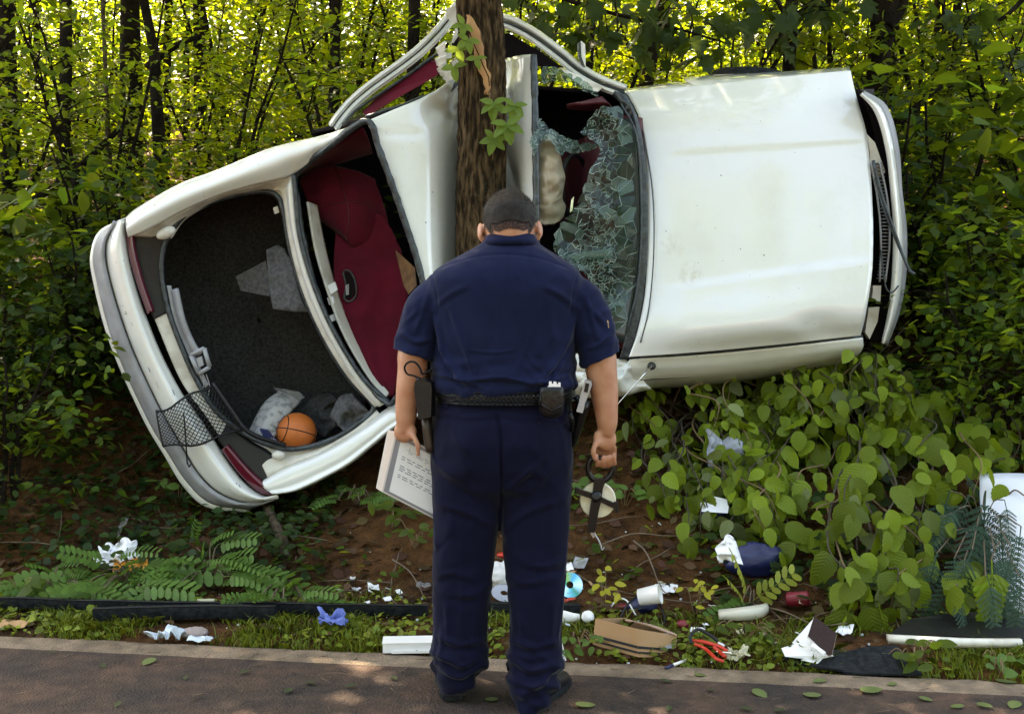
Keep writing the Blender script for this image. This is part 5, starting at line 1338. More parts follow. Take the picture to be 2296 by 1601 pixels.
# left hand: palm above the clipboard's edge, fingers behind it, thumb in front
mb.ellipsoid(P(908, 967, 4.062), (.041, .021, .042)); mb.ellipsoid(P(922, 970, 4.045), (.020, .018, .030), rot=Matrix.Rotation(R(12), 3, 'Y'))
def finger(pts, r0, r1):
    c = cr(pp(pts), 16); mb.tube([Vector(q) for q in c], [float(r0 + (r1 - r0) * i / 15) * (1 + .08 * math.sin(i * .8)) for i in range(16)], seg=10)
    mb.ellipsoid(Vector(c[-1]), (r1,) * 3, nu=8, nv=6)
for i, (u, l) in enumerate(((888, 34), (900, 44), (913, 47), (925, 40))):
    finger([(u, 972, 4.075), (u + 1, 990, 4.105), (u + 4, 990 + l * .6, 4.115), (u + 7, 988 + l, 4.112)], .0098, .0078)
finger([(921, 968, 4.04), (930, 982, 4.022), (937, 1000, 4.020), (937, 1020, 4.026)], .0120, .0086)
# right hand closed round the reel's handle
mb.ellipsoid(P(1358, 985, 4.055), (.040, .022, .042)); mb.ellipsoid(P(1341, 985, 4.04), (.018, .018, .032), rot=Matrix.Rotation(R(-10), 3, 'Y'))
for i, u in enumerate((1338, 1352, 1365, 1377)):
    d_ = (0, 3, 2, -3)[i]
    finger([(u, 1000, 4.065), (u, 1020 + d_, 4.085), (u + 1, 1038 + d_, 4.078), (u + 1, 1042 + d_, 4.050), (u, 1030 + d_, 4.030), (u, 1020 + d_, 4.030)], .0100, .0080)
finger([(1341, 985, 4.035), (1333, 1000, 4.020), (1330, 1014, 4.014), (1333, 1028, 4.018)], .0122, .0088)
m2, V, N = remesh(mb, .0048, 12)
PERSON = finish(m2, V, 'person', M_SKIN, None, BASE_MAN)
tag(PERSON, 'police officer in navy uniform standing on the road with his back to us, head bowed', 'person')
eb = MB()
for s in (-1, 1): eb.ellipsoid(HC + (hd(s * .031, .088, -.012) - HC) * HS, (.011, .010, .011))
eb.build('eye', mat('eye_white', (.7, .68, .65), rough=.2), PERSON)['kind'] = 'stuff'

# --- hair: a close cap that thins to a clipped nape
hb = MB(); hv = []
nu_, nv_ = 72, 40
def hair_line(a):      # lowest latitude of the hair at azimuth a (0 = back of the head)
    f = abs(a) / math.pi
    return -.44 + .50 * sstep(.18, .42, f) * (1) - .30 * sstep(.26, .33, f) * (1 - sstep(.33, .42, f)) + .72 * sstep(.55, .8, f)
rows = []
for j in range(nv_):
    row = []
    for i in range(nu_):
        a = -math.pi + 2 * math.pi * i / nu_; lo = hair_line(a); t = j / (nv_ - 1); lat = lo + (math.pi / 2 - lo) * t
        th = .0015 + .0105 * sstep(0, .30, t)
        d = Vector((math.cos(lat) * math.sin(a) * .0795, -math.cos(lat) * math.cos(a) * .0995, math.sin(lat) * .1075))
        p = d + d.normalized() * (th + .002 * noise.noise(d * 60))
        row.append(HC + HR @ (p * HS))
    rows.append(row)
hb.loft(rows, cap=True); b0 = len(hb.f)
rg = random.Random(9)
for k in range(9000):
    j = min(nv_ - 2, int(rg.random() ** .8 * (nv_ - 1))); i = rg.randrange(nu_); p = rows[j][i].lerp(rows[j + 1][(i + 1) % nu_], rg.random())
    nrm = (p - HC).normalized(); t = (HR @ Vector((0, .55, .1)) + nrm * 1.0 + Vector((rg.uniform(-.5, .5), rg.uniform(-.5, .5), rg.uniform(-.6, .3)))).normalized()
    l = .004 + .007 * sstep(0, .35, j / nv_); s_ = nrm.cross(t); s_ = s_.normalized() * .0006 if s_.length > 1e-6 else Vector((.0006, 0, 0))
    p = p - nrm * .002; hb.add([p - s_, p + s_, p + t * l], [(0, 1, 2)])
HAIR = hb.build('hair', M_HAIR, PERSON)
hb = MB()
for k in range(9500):
    a = rg.uniform(-1.45, 1.45); lo = hair_line(a); lat = lo + .12 - .34 * rg.random() ** 1.5
    d = Vector((math.cos(lat) * math.sin(a) * .080, -math.cos(lat) * math.cos(a) * .1, math.sin(lat) * .108)); p = HC + HR @ (d * HS); nrm = (HR @ d).normalized()
    t = (nrm * .5 + Vector((rg.uniform(-.3, .3), 0, -.9))).normalized(); s_ = nrm.cross(t).normalized() * .0006; l = rg.uniform(.002, .005)
    hb.add([p - s_, p + s_, p + t * l], [(0, 1, 2)])
o = hb.build('clipped_nape', M_HAIRS, HAIR); o['kind'] = 'stuff'

# --- shirt
mb = MB()
mb.loft([ell(*q, n=56) for q in [(902, 990, 1272, 3.965, 4.27), (886, 976, 1284, 3.93, 4.31), (868, 970, 1291, 3.905, 4.34), (840, 969, 1292, 3.90, 4.355), (800, 972, 1290, 3.905, 4.35), (740, 967, 1294, 3.90, 4.33), (690, 960, 1302, 3.89, 4.30),
                                       (650, 955, 1310, 3.885, 4.27), (622, 960, 1306, 3.89, 4.25), (602, 980, 1294, 3.90, 4.23), (586, 1006, 1272, 3.915, 4.215), (570, 1036, 1246, 3.93, 4.20), (556, 1062, 1222, 3.945, 4.19), (544, 1082, 1207, 3.96, 4.18), (524, 1091, 1199, 3.972, 4.17)]])
limb(mb, [(1004, 656, 4.06, 50), (966, 686, 4.06, 51), (945, 730, 4.06, 48), (931, 770, 4.06, 46), (926, 800, 4.06, 45)], 26)
limb(mb, [(1268, 656, 4.06, 50), (1306, 686, 4.06, 51), (1328, 735, 4.06, 48), (1341, 780, 4.06, 46), (1347, 814, 4.06, 45)], 26)
m2, V, N = remesh(mb, .0058, 22)
U_, V_ = uv_arr(V)
D = np.zeros(len(V))
def seg_d(u, v, a, b):
    dx, dy = b[0] - a[0], b[1] - a[1]; t = np.clip(((u - a[0]) * dx + (v - a[1]) * dy) / (dx * dx + dy * dy), 0, 1)
    return np.hypot(u - a[0] - dx * t, v - a[1] - dy * t)
def folds(U, V, lst, mask):
    """raised cloth folds along polylines, each with a hollow beside it"""
    d = np.zeros(len(U))
    for pts, A, w in lst:
        A *= 1.5; w *= .8; c = cr([(p[0], p[1], 0) for p in pts], 12)
        q = np.min([seg_d(U, V, c[i], c[i + 1]) for i in range(11)], axis=0); q2 = np.min([seg_d(U + w * .5, V - w * 1.5, c[i], c[i + 1]) for i in range(11)], axis=0)
        e = np.minimum(1, np.min([np.hypot(U - c[k][0], V - c[k][1]) for k in (0, 11)], axis=0) / (w * 4) + .25)
        d += A * e * (np.exp(-(q / w) ** 2) - .45 * np.exp(-(q2 / (w * 1.3)) ** 2))
    return d * mask
nz = lambda x, y, z=0.0: noise.noise(Vector((x, y, z)))
for i in range(len(V)):
    u, v = U_[i], V_[i]; yb = V[i, 1]; d = 0.0
    x = u - 1130; front = 40 if yb > 4.1 else 0
    arm = sstep(958, 930, u) + sstep(1300, 1330, u)
    low = sstep(600, 700, v)
    # drag folds running from the armpits down towards the small of the back
    s_ = x * (.014 + .012 * sstep(640, 860, v)) + 0.6 * nz(x * .004, v * .006, 3 + front)
    d += .010 * (1 - arm) * low * (nz(s_ * 1.0, v * .0045, 2 + front) * 1.2)
    f = 1 - abs(nz((x * math.copysign(1, x) * .9 + v * .55) * .012, (v - abs(x) * .5) * .004, 11 + front)) * 2.4
    d += .007 * (1 - arm) * max(0, f) * sstep(690, 760, v) * sstep(20, 110, abs(x))
    # cloth bunching over the belt
    d += .012 * (1 - arm) * sstep(770, 850, v) * nz(x * .012 + nz(v * .02, 3), v * .040, 5 + front)
    # sleeves
    d += .006 * arm * (1 - abs(nz(u * .018 + v * .012, v * .016 - u * .006, 7 + front)) * 2.0)
    # seams: yoke, armholes, hems
    yoke = 570 + 34 * (x / 150) ** 2
    if yb < 4.05: d -= .0030 * math.exp(-((v - yoke) / 2.6) ** 2) * (1 - sstep(130, 160, abs(x)))
    if yb < 4.12:
        for sx, a0 in ((-1, 968), (1, 1296)):
            line = a0 - sx * (16 * math.sin((v - 610) / 190 * math.pi))
            if 610 < v < 790: d -= .0028 * math.exp(-((u - line) / 3.0) ** 2)
    hemL = 796 + (u - 926) * .30; hemR = 808 - (u - 1347) * .46
    if u < 985: d -= .0022 * math.exp(-((v - hemL + 22) / 2.2) ** 2) * sstep(975, 955, u)
    if u > 1290: d -= .0022 * math.exp(-((v - hemR + 22) / 2.2) ** 2) * sstep(1295, 1312, u)
    D[i] = d
D += folds(U_, V_, [([(1296, 690), (1256, 780), (1214, 852)], .012, 9), ([(1284, 745), (1232, 830), (1190, 864)], .010, 8), ([(1266, 800), (1238, 852)], .008, 6), ([(976, 700), (1000, 790), (1042, 856)], .011, 9), ([(988, 765), (1030, 848), (1080, 866)], .009, 7), ([(1008, 690), (1045, 790), (1062, 850)], .006, 9),
   ([(1212, 660), (1186, 760), (1150, 850)], .006, 10), ([(986, 838), (1050, 853), (1120, 846), (1200, 858), (1272, 842)], .008, 6), ([(1055, 786), (1110, 790), (1150, 785)], .003, 4), ([(975, 690), (1010, 660), (1050, 640)], .004, 9), ([(1292, 690), (1255, 660), (1215, 640)], .004, 9),
   ([(960, 665), (932, 745)], .007, 7), ([(1312, 665), (1338, 755)], .007, 7), ([(900, 745), (930, 765), (962, 760)], .006, 7), ([(1374, 745), (1345, 770), (1310, 785)], .006, 7), ([(945, 690), (905, 730)], .004, 7), ([(1325, 690), (1362, 735)], .004, 7), ([(1100, 600), (1120, 700), (1118, 800)], .004, 14)], np.where(V[:, 1] < 4.1, 1.0, .3))
V = V + N * D[:, None]
# cut the sleeve ends slantwise
for i in range(len(V)):
    u, v = U_[i], V_[i]
    if v > 760 and u < 966:
        h = 794 + (u - 926) * .30
        if v > h: V[i, 2] += (v - h) / FPX * 4.06
    elif v > 765 and u > 1303:
        h = 806 - (u - 1347) * .46
        if v > h: V[i, 2] += (v - h) / FPX * 4.06
SHIRT = finish(m2, V, 'shirt', M_SHIRT, PERSON)
mb = MB()
cl = [ell(527, 1092, 1198, 3.968, 4.172, n=48), ell(538, 1086, 1204, 3.955, 4.185, n=48), ell(552, 1078, 1210, 3.944, 4.195, n=48)]
for r_ in cl:
    for p in r_: p.z += .010 * (p.y - 4.07) * -3
mb.loft(cl + [[p + Vector((0, 0, 0)) for p in ell(548, 1082, 1206, 3.95, 4.19, n=48)]], cap=False); mb.loft([ell(527, 1092, 1198, 3.968, 4.172, n=48), ell(530, 1096, 1194, 3.976, 4.165, n=48), ell(556, 1090, 1200, 3.97, 4.17, n=48)], cap=False)
c_ = mb.build('collar', M_SHIRT, SHIRT)
M_PATCH = mat('yellow_embroidery', (.62, .38, .04), rough=.8, col2=(.10, .10, .25), nscale=120, nmix=(.5, .6), bump=.4, bscale=300)
mb = MB(); mb.grid(np.array([[tuple(P(1362 + 9 * t + 3 * math.sin(s * 3), 718 + 34 * s, 4.0 + .06 * t)) for t in np.linspace(0, 1, 5)] for s in np.linspace(0, 1, 6)]), .003); mb.build('shoulder_patch', M_PATCH, SHIRT)

# --- trousers
mb = MB()
mb.loft([ell(*q, n=52) for q in [(878, 984, 1280, 3.95, 4.29), (900, 974, 1282, 3.935, 4.30), (940, 968, 1285, 3.915, 4.31), (985, 965, 1286, 3.91, 4.30), (1040, 966, 1285, 3.92, 4.27), (1085, 969, 1283, 3.945, 4.24), (1110, 985, 1268, 3.985, 4.20), (1128, 1040, 1210, 4.02, 4.17)]])
def leg(rings): mb.loft([ell(v, a, b, y0, y1, e=2.3, n=36) for v, a, b, y0, y1 in rings])
leg([(1040, 970, 1122, 3.95, 4.24), (1110, 969, 1124, 3.96, 4.22), (1160, 970, 1120, 3.97, 4.21), (1230, 971, 1111, 3.985, 4.20), (1300, 971, 1102, 3.995, 4.19), (1370, 970, 1095, 4.0, 4.19), (1430, 970, 1092, 4.0, 4.20), (1470, 969, 1091, 3.995, 4.21), (1500, 974, 1086, 4.005, 4.22), (1525, 984, 1070, 4.015, 4.235), (1543, 988, 1056, 4.03, 4.24)])
leg([(1040, 1112, 1284, 3.95, 4.24), (1110, 1116, 1282, 3.96, 4.22), (1160, 1121, 1278, 3.965, 4.20), (1230, 1128, 1273, 3.97, 4.185), (1300, 1137, 1267, 3.97, 4.17), (1370, 1142, 1261, 3.965, 4.16), (1430, 1143, 1257, 3.955, 4.155), (1480, 1138, 1256, 3.94, 4.16), (1515, 1141, 1254, 3.935, 4.165), (1545, 1150, 1238, 3.935, 4.165), (1570, 1158, 1222, 3.94, 4.16)])
m2, V, N = remesh(mb, .0058, 10)
U_, V_ = uv_arr(V); D = np.zeros(len(V))
for i in range(len(V)):
    u, v = U_[i], V_[i]; yb = V[i, 1]; fr = 30 if yb > 4.1 else 0; d = 0.0
    L_ = u < 1122; cu = 1035 if L_ else 1203; x = (u - cu)
    # folds from the seat
    d += .006 * sstep(960, 1080, v) * (1 - sstep(1200, 1320, v)) * nz((x * .9 - (v - 1000) * (.30 if L_ else -.30)) * .02, v * .006, 3 + fr)
    # knee hollows
    k = math.exp(-((v - (1310 if L_ else 1300)) / 70) ** 2)
    d += .005 * k * (1 - abs(nz(x * .008, (v + x * (.35 if L_ else -.35)) * .024, 6 + fr)) * 2.2)
    # cloth stacked on the shoes
    k = sstep(1400, 1490, v)
    d += .015 * k * nz(x * .009 + 3, (v + x * .25) * .038, 9 + fr)
    d += .010 * k * (1 - abs(nz(x * .012, (v - x * .5) * .026, 14 + fr)) * 2.3)
    # pressed crease down the back of each leg and the seat seam
    if yb < 4.08:
        cx = (1040 - (v - 1000) * .018) if L_ else (1200 + (v - 1000) * .004)
        d += .0035 * math.exp(-((u - cx) / 4.5) ** 2) * sstep(1080, 1180, v) * (1 - .7 * sstep(1430, 1500, v))
        d -= .012 * math.exp(-((u - 1122 - (v - 1000) * .01) / 5) ** 2) * sstep(900, 960, v) * (1 - sstep(1120, 1160, v)) * (.25 + .75 * sstep(960, 1060, v))
        d += .014 * (math.exp(-((u - 1050) / 50) ** 2 - ((v - 1005) / 55) ** 2) + math.exp(-((u - 1195) / 50) ** 2 - ((v - 1005) / 55) ** 2))
        # welt pockets
        for px, py, pw, sl in ((1233, 948, 32, .12), (995, 935, 24, -.1)):
            if abs(u - px) < pw: d -= .003 * math.exp(-((v - py - (u - px) * sl) / 2.6) ** 2)
        for px in (972, 1279):
            pass
    D[i] = d
D += folds(U_, V_, [([(1140, 1140), (1195, 1095), (1250, 1030)], .004, 13), ([(1136, 1100), (1180, 1062), (1215, 1030)], .006, 9), ([(1100, 1130), (1045, 1085), (985, 1050)], .004, 13), ([(1130, 1190), (1180, 1150), (1260, 1120)], .005, 10), ([(1105, 1180), (1050, 1150), (985, 1130)], .005, 10),
   ([(974, 1292), (1020, 1284), (1060, 1296)], .005, 10), ([(1020, 1330), (1060, 1332), (1094, 1312)], .005, 10), ([(1180, 1262), (1220, 1270), (1266, 1256)], .006, 10), ([(1148, 1302), (1190, 1306), (1230, 1296)], .005, 10),
   ([(974, 1462), (1030, 1490), (1070, 1474)], .010, 9), ([(990, 1500), (1035, 1514), (1078, 1488)], .009, 8), ([(990, 1428), (1040, 1445), (1090, 1430)], .008, 9), ([(1140, 1470), (1190, 1500), (1232, 1490)], .010, 9), ([(1165, 1530), (1205, 1534), (1250, 1500)], .009, 8), ([(1150, 1435), (1200, 1450), (1256, 1436)], .008, 9),
   ([(1070, 1340), (1062, 1440)], .005, 8), ([(1165, 1360), (1172, 1450)], .005, 8), ([(1240, 1350), (1235, 1440)], .005, 8), ([(1000, 1350), (1005, 1440)], .005, 8), ([(1110, 925), (1122, 980), (1124, 1080)], -.008, 6), ([(990, 925), (1060, 935), (1122, 925)], .003, 9), ([(1122, 925), (1190, 938), (1270, 925)], .003, 9)], np.where(V[:, 1] < 4.09, 1.0, .35))
V = V + N * D[:, None]
TROUS = finish(m2, V, 'trousers', M_TROUS, PERSON)
mb = MB(); mb.tube([P(u, v, 3.918 + .0005 * abs(u - 1233)) for u, v in ((1203, 945), (1218, 949), (1240, 952), (1262, 950), (1268, 944))], .0022, seg=5); mb.build('pocket_welt', M_TROUS, TROUS)
for u in (1083, 1000, 1190):
    mb = MB(); q = P(u, 900, 3.925 + .00045 * abs(u - 1130)); mb.box(q + Vector((0, 0, -.008)), (.016, .008, .03)); mb.build('belt_loop', M_TROUS, TROUS, smooth=False)

# --- shoes
def shoe(u, v, Y, ang):
    h = P(u, v, Y); h.z = 0.006; Rz = Matrix.Rotation(ang, 3, 'Z'); mb = MB()
    pr = [(-.012, .034, .052), (0, .040, .066), (.03, .042, .075), (.08, .040, .085), (.14, .043, .075), (.2, .050, .055), (.25, .048, .042), (.285, .035, .034), (.30, .015, .028)]
    rings = []
    for y, hw, ht in pr:
        rings.append([h + Rz @ Vector((hw * math.copysign(abs(math.cos(t)) ** .8, math.cos(t)), y, .012 + ht * (.5 + .5 * math.sin(t)) if math.sin(t) > -.2 else .012)) for t in np.linspace(0, 2 * math.pi, 24, endpoint=False)])
    mb.loft(rings); o = mb.build('shoe', M_SHOE, PERSON)
    mb = MB(); out = [h + Rz @ Vector((a, b, 0)) for a, b in ((-.034, -.016), (0, -.022), (.034, -.016), (.046, .02), (.044, .1), (.055, .2), (.05, .27), (.02, .312), (-.02, .312), (-.05, .27), (-.055, .2), (-.044, .1), (-.046, .02))]
    mb.prism(out, (0, 0, .022)); mb.build('sole', M_RUBBER, o, smooth=False)
shoe(1015, 1562, 4.075, R(6)); shoe(1190, 1592, 3.985, R(-24))

# --- duty belt and what is fixed to it
mb = MB()
def belt_ring(v, g): return ell(v, 975 - g, 1287 + g, 3.918 - g * .0016, 4.325 + g * .0016, n=64)
mb.loft([belt_ring(868, 0), belt_ring(867, 3.5), belt_ring(882, 4.5), belt_ring(897, 3.5), belt_ring(898, 0)], cap=False)
for r_ in range(1): pass
BELT = mb.build('duty_belt', M_BELT, PERSON)
for v in (870, 879, 887, 895):
    mb = MB(); mb.tube(belt_ring(v, 4.2), .0016, seg=5, closed=True); o = mb.build('belt_ridge', M_LEATHER, BELT)
mb = MB()
for k, (zz, hw, dp) in enumerate([(0, .030, .014), (.010, .042, .020), (.03, .045, .024), (.07, .044, .024), (.085, .042, .022), (.092, .036, .018)]):
    pass
pc = P(1236, 936, 3.905)
def pouch_ring(z, hw, dp, sh=0): return [pc + Vector((sh + hw * math.copysign(abs(math.cos(t)) ** .75, math.cos(t)), -.004 + dp * math.sin(t) + .035 * 0, z)) for t in np.linspace(0, 2 * math.pi, 28, endpoint=False)]
mb.loft([pouch_ring(*q) for q in [(0, .018, .010), (.006, .030, .016), (.02, .040, .020), (.05, .044, .022), (.09, .042, .021), (.104, .040, .019), (.106, .034, .015)]])
mb.build('handcuff_pouch', M_LEATHER, BELT)
mb = MB(); mb.tube([P(1214, 905, 3.885), P(1236, 921, 3.878), P(1260, 908, 3.885)], .003, seg=5); mb.tube([P(1212, 880, 3.888), P(1212, 915, 3.885)], .003, seg=5); mb.build('pouch_seam', M_LEATHER, BELT)
hc = MB()
for dy in (-.004, .008):
    hc.prism([P(u, v, 3.895 + dy) for u, v in ((1228, 886), (1226, 868), (1231, 864), (1231, 855), (1237, 855), (1237, 860), (1241, 860), (1241, 855), (1248, 856), (1248, 861), (1252, 861), (1252, 857), (1257, 858), (1257, 868), (1262, 884), (1256, 894), (1249, 884), (1240, 883), (1234, 890))], (0, .007, 0))
o = hc.build('handcuffs', mat('nickel_steel', (.80, .80, .82), rough=.3, metal=0.0, coat=.5), None, base=P(1243, 890, 3.9), smooth=False); tag(o, 'shiny steel handcuffs standing out of the black pouch on the belt', 'handcuffs')
# holster, pistol
hb = MB()
ax_ = [(1312, 900, 4.02), (1305, 920, 4.03), (1294, 960, 4.05), (1283, 1000, 4.06)]
rings = []
for (u, v, Y), (w, d) in zip(ax_, ((.020, .030), (.022, .034), (.018, .030), (.013, .022))):
    c0 = P(u, v, Y); rings.append([c0 + Vector((w * math.cos(t), d * math.sin(t), 0)) for t in np.linspace(0, 2 * math.pi, 20, endpoint=False)])
hb.loft(rings); hb.tube([P(1290, 888, 4.03), P(1300, 900, 4.03), P(1292, 930, 4.04)], .012, seg=8); hb.tube([P(1278, 925, 3.98), P(1284, 945, 3.99), P(1282, 965, 4.01)], .008, seg=8)
hb.build('holster', M_LEATHER, BELT)
M_GUN = mat('stainless_gunmetal', (.36, .37, .39), rough=.35, metal=.2)
gun = thing('pistol', 'grey steel pistol grip slanting out of the black holster on his right hip', 'pistol', P(1308, 905, 4.0))
gb = MB(); gb.prism([P(u, v, 3.985) for u, v in ((1311, 852), (1324, 855), (1326, 864), (1310, 908), (1297, 906), (1300, 892), (1305, 872))], (.006, .034, 0)); gb.build('grip', M_GUN, gun, smooth=False)
gb = MB(); gb.prism([P(u, v, 3.981) for u, v in ((1313, 858), (1321, 860), (1317, 880), (1309, 878))], (.003, .01, 0)); gb.build('grip_panel', M_BLACK, gun, smooth=False)
gb = MB(); gb.prism([P(u, v, 3.98) for u, v in ((1297, 906), (1311, 909), (1306, 926), (1292, 922))], (.004, .03, 0)); gb.build('slide', M_GUN, gun, smooth=False)
# radio with its coiled antenna loop, on the left
rd = thing('radio', 'black handheld radio with looped antenna cable on his left hip', 'radio', P(950, 990, 4.02))
rb = MB(); rb.prism([P(u, v, 3.985) for u, v in ((930, 858), (934, 852), (948, 850), (966, 858), (968, 870), (966, 935), (938, 940), (928, 872))], (.012, .045, 0)); rb.build('radio_body', M_BLACK, rd, smooth=False)
rb = MB(); rb.tube(pp([(938, 858, 4.0), (939, 846, 4.0)]), .008, seg=8); rb.tube(pp([(953, 858, 4.0), (954, 848, 4.0)]), .006, seg=8); rb.build('knob', M_BLACK, rd)
rb = MB(); rb.tube(cr(pp([(940, 848, 4.0), (928, 842, 3.995), (913, 838, 3.99), (907, 824, 3.985), (914, 813, 3.985), (928, 811, 3.985), (940, 822, 3.985), (947, 838, 3.99), (958, 834, 4.0), (972, 824, 4.0)]), 40), .0036, seg=6); rb.build('antenna_cable', M_RUBBER, rd)
rb = MB(); rb.loft([[P(u0 + du, v, 4.03) + Vector((0, dy, 0)) for du, dy in ((-11, 0), (-6, -.022), (6, -.022), (12, 0), (6, .022), (-6, .022))] for u0, v in ((953, 930), (957, 960), (963, 1000), (965, 1012))]); rb.build('leather_holder', mat('brown_black_leather', (.025, .015, .010), rough=.4), rd)

# --- in his left hand: metal form holder with a printed form
M_ALU = mat('grey_aluminium', (.30, .34, .42), rough=.35, metal=.6, bump=.05, bscale=40)
M_ALUW = mat('bright_aluminium', (.75, .77, .80), rough=.3, metal=.5)
M_FORM = mat('form_paper', (.74, .75, .80), rough=.7)
cb = thing('clipboard', 'grey metal form holder with a printed white form held in his left hand', 'clipboard', P(920, 1150, 4.07))
A, B = P(887, 968, 4.068), P(856, 1102, 4.075)
ex = (P(975, 1015, 4.10) - P(887, 968, 4.068)).normalized() * .215; ey = B - A
nrm = ex.cross(ey).normalized();  nrm = nrm if nrm.y < 0 else -nrm
fp = lambda s, t, h=0: A + ex * s + ey * t + nrm * h
mb = MB(); mb.prism([fp(0, 0), fp(1.05, 0), fp(1.05, 1), fp(0, 1)], nrm * -.022); mb.build('holder_body', M_ALUW, cb, smooth=False)
mb = MB(); mb.prism([fp(-.13, .04, -.010), fp(0, 0, -.001), fp(0, 1, -.001), fp(-.10, 1.0, -.010)], nrm * -.010); mb.build('holder_flange', M_ALUW, cb, smooth=False)
mb = MB(); mb.prism([fp(.03, .02, .0006), fp(1.05, .02, .0006), fp(1.05, .97, .0006), fp(.03, .97, .0006)], nrm * .002); mb.build('holder_lid', M_ALU, cb, smooth=False)
mb = MB(); mb.prism([fp(.12, .06, .0032), fp(1.05, .06, .0032), fp(1.05, .93, .0032), fp(.12, .93, .0032)], nrm * .002); FORM = mb.build('form', M_FORM, cb, smooth=False)
M_INK = mat('grey_ink', (.16, .17, .22), rough=.8)
mb = MB(); rg = random.Random(4)
def mark(s, t, w, h=.010): mb.prism([fp(s, t, .0056), fp(s + w, t, .0056), fp(s + w, t + h, .0056), fp(s, t + h, .0056)], nrm * .0003)
mark(.24, .17, .62, .004)
for s in (.30, .44, .5, .62, .74, .86): mark(s, .12 + .03 * (s > .5), .006, .10); mark(s + .02, .2, .05, .008)
for row in (.30, .34, .45, .485, .52, .60, .635):
    s = .2
    while s < .95:
        w = rg.uniform(.05, .11); mark(s, row, w, .013); s += w + rg.uniform(.025, .05)
mb.build('form_print', M_INK, FORM, smooth=False)['kind'] = 'stuff'

# --- in his right hand: open reel measuring tape
M_REEL = mat('black_reel_plastic', (.005, .005, .006), rough=.28, spec=.35)
rl = thing('measuring_tape_reel', 'open black tape reel wound with cream measuring tape held in his right hand', 'measuring tape', P(1335, 1195, 4.05))
Yr = 4.052
mb = MB(); mb.tube(cr(pp([(1322, 1034, Yr), (1332, 1027, Yr), (1358, 1028, Yr), (1371, 1038, Yr), (1373, 1055, Yr), (1364, 1070, Yr), (1346, 1080, Yr), (1328, 1072, Yr), (1319, 1055, Yr)]), 40, True), .0105, seg=10, closed=True); mb.build('handle', M_REEL, rl)
mb = MB()
mb.loft([[P(u, v, Yr) + Vector((x, y, 0)) for x, y in ((-w, -.010), (w, -.010), (w, .010), (-w, .010))] for u, v, w in ((1346, 1072, .022), (1341, 1092, .017), (1337, 1118, .017), (1331, 1150, .016), (1327, 1180, .014), (1325, 1192, .012))])
mb.build('frame_bar', M_REEL, rl, smooth=False)
mb = MB(); mb.loft([[P(u, v, Yr - .004) + Vector((0, y, z)) for y, z in ((-.008, -.010), (.008, -.010), (.008, .010), (-.008, .010))] for u, v in ((1291, 1098), (1312, 1106), (1338, 1114), (1362, 1126), (1384, 1136))])
mb.tube(pp([(1381, 1124, Yr), (1384, 1148, Yr)]), .008, seg=8); mb.tube(pp([(1293, 1092, Yr), (1292, 1106, Yr)]), .007, seg=8); mb.build('crank_arm', M_REEL, rl, smooth=False)
mb = MB(); mb.lathe(P(1337, 1114, Yr - .024), [(0, 0), (.016, 0), (.02, .006), (.02, .016), (.012, .02), (0, .02)], rot=Matrix.Rotation(R(-90), 3, 'X'), seg=20); mb.build('hub', M_REEL, rl)
M_TAPE = mat('cream_tape', (.66, .62, .50), rough=.5, bump=.3, bscale=200)
mb = MB()
prof = [(.0, .006), (.045, .006)]
for k in range(16): prof += [(.046 + .001 * k, .006 + (.0008 if k % 2 else 0))]
prof += [(.064, .010), (.064, .020), (.062, .024), (0, .024)]
mb.lathe(P(1341, 1122, Yr + .002), prof, rot=Matrix.Rotation(R(-90), 3, 'X') @ Matrix.Rotation(0, 3, 'Z'), seg=44); mb.build('wound_tape', M_TAPE, rl)
mb = MB(); mb.prism([P(u, v, Yr) for u, v in ((1322, 1192), (1334, 1190), (1337, 1200), (1330, 1206))], (.0, .012, 0)); mb.tube(pp([(1333, 1196, Yr), (1343, 1212, Yr), (1348, 1226, Yr)]), .0035, seg=6); mb.tube(cr(pp([(1346, 1222, Yr), (1350, 1232, Yr), (1355, 1226, Yr)]), 8), .0022, seg=5); mb.build('tape_end_hook', mat('dull_steel', (.35, .35, .36), rough=.4, metal=.8), rl, smooth=False)
# ---------------------------------------------------------------- plants of the verge and the bank
rg = random.Random(77)
M_TWIGD = mat('twig_dark', (.035, .026, .016), rough=.9, col2=(.06, .045, .028), nscale=18)
HZ_OUT = [(0, 0), (.15, .03), (.27, .11), (.36, .24), (.42, .38), (.385, .47), (.40, .56), (.33, .66), (.32, .74), (.21, .83), (.17, .90), (0, 1.0)]
OV_OUT = [(0, 0), (.13, .08), (.23, .22), (.27, .40), (.25, .58), (.18, .76), (.08, .91), (0, 1)]
HZ = [leaf_mesh('leaf', HZ_OUT, .10, .18, .008), leaf_mesh('leaf', [(x * .88, y) for x, y in HZ_OUT], .25, .35, .008), leaf_mesh('leaf', [(x * 1.05, y) for x, y in HZ_OUT], -.10, .10, .008), leaf_mesh('leaf', [(x * .95, y) for x, y in HZ_OUT], .45, .5, .008), leaf_mesh('leaf', [(x * 1.3, y) for x, y in OV_OUT], .2, .3, .004)]
M_LEAF_HZ2 = leafmat('leaf_hazel_pale', (.13, .165, .06), (.22, .26, .05), isl=.2, tmix=.3)
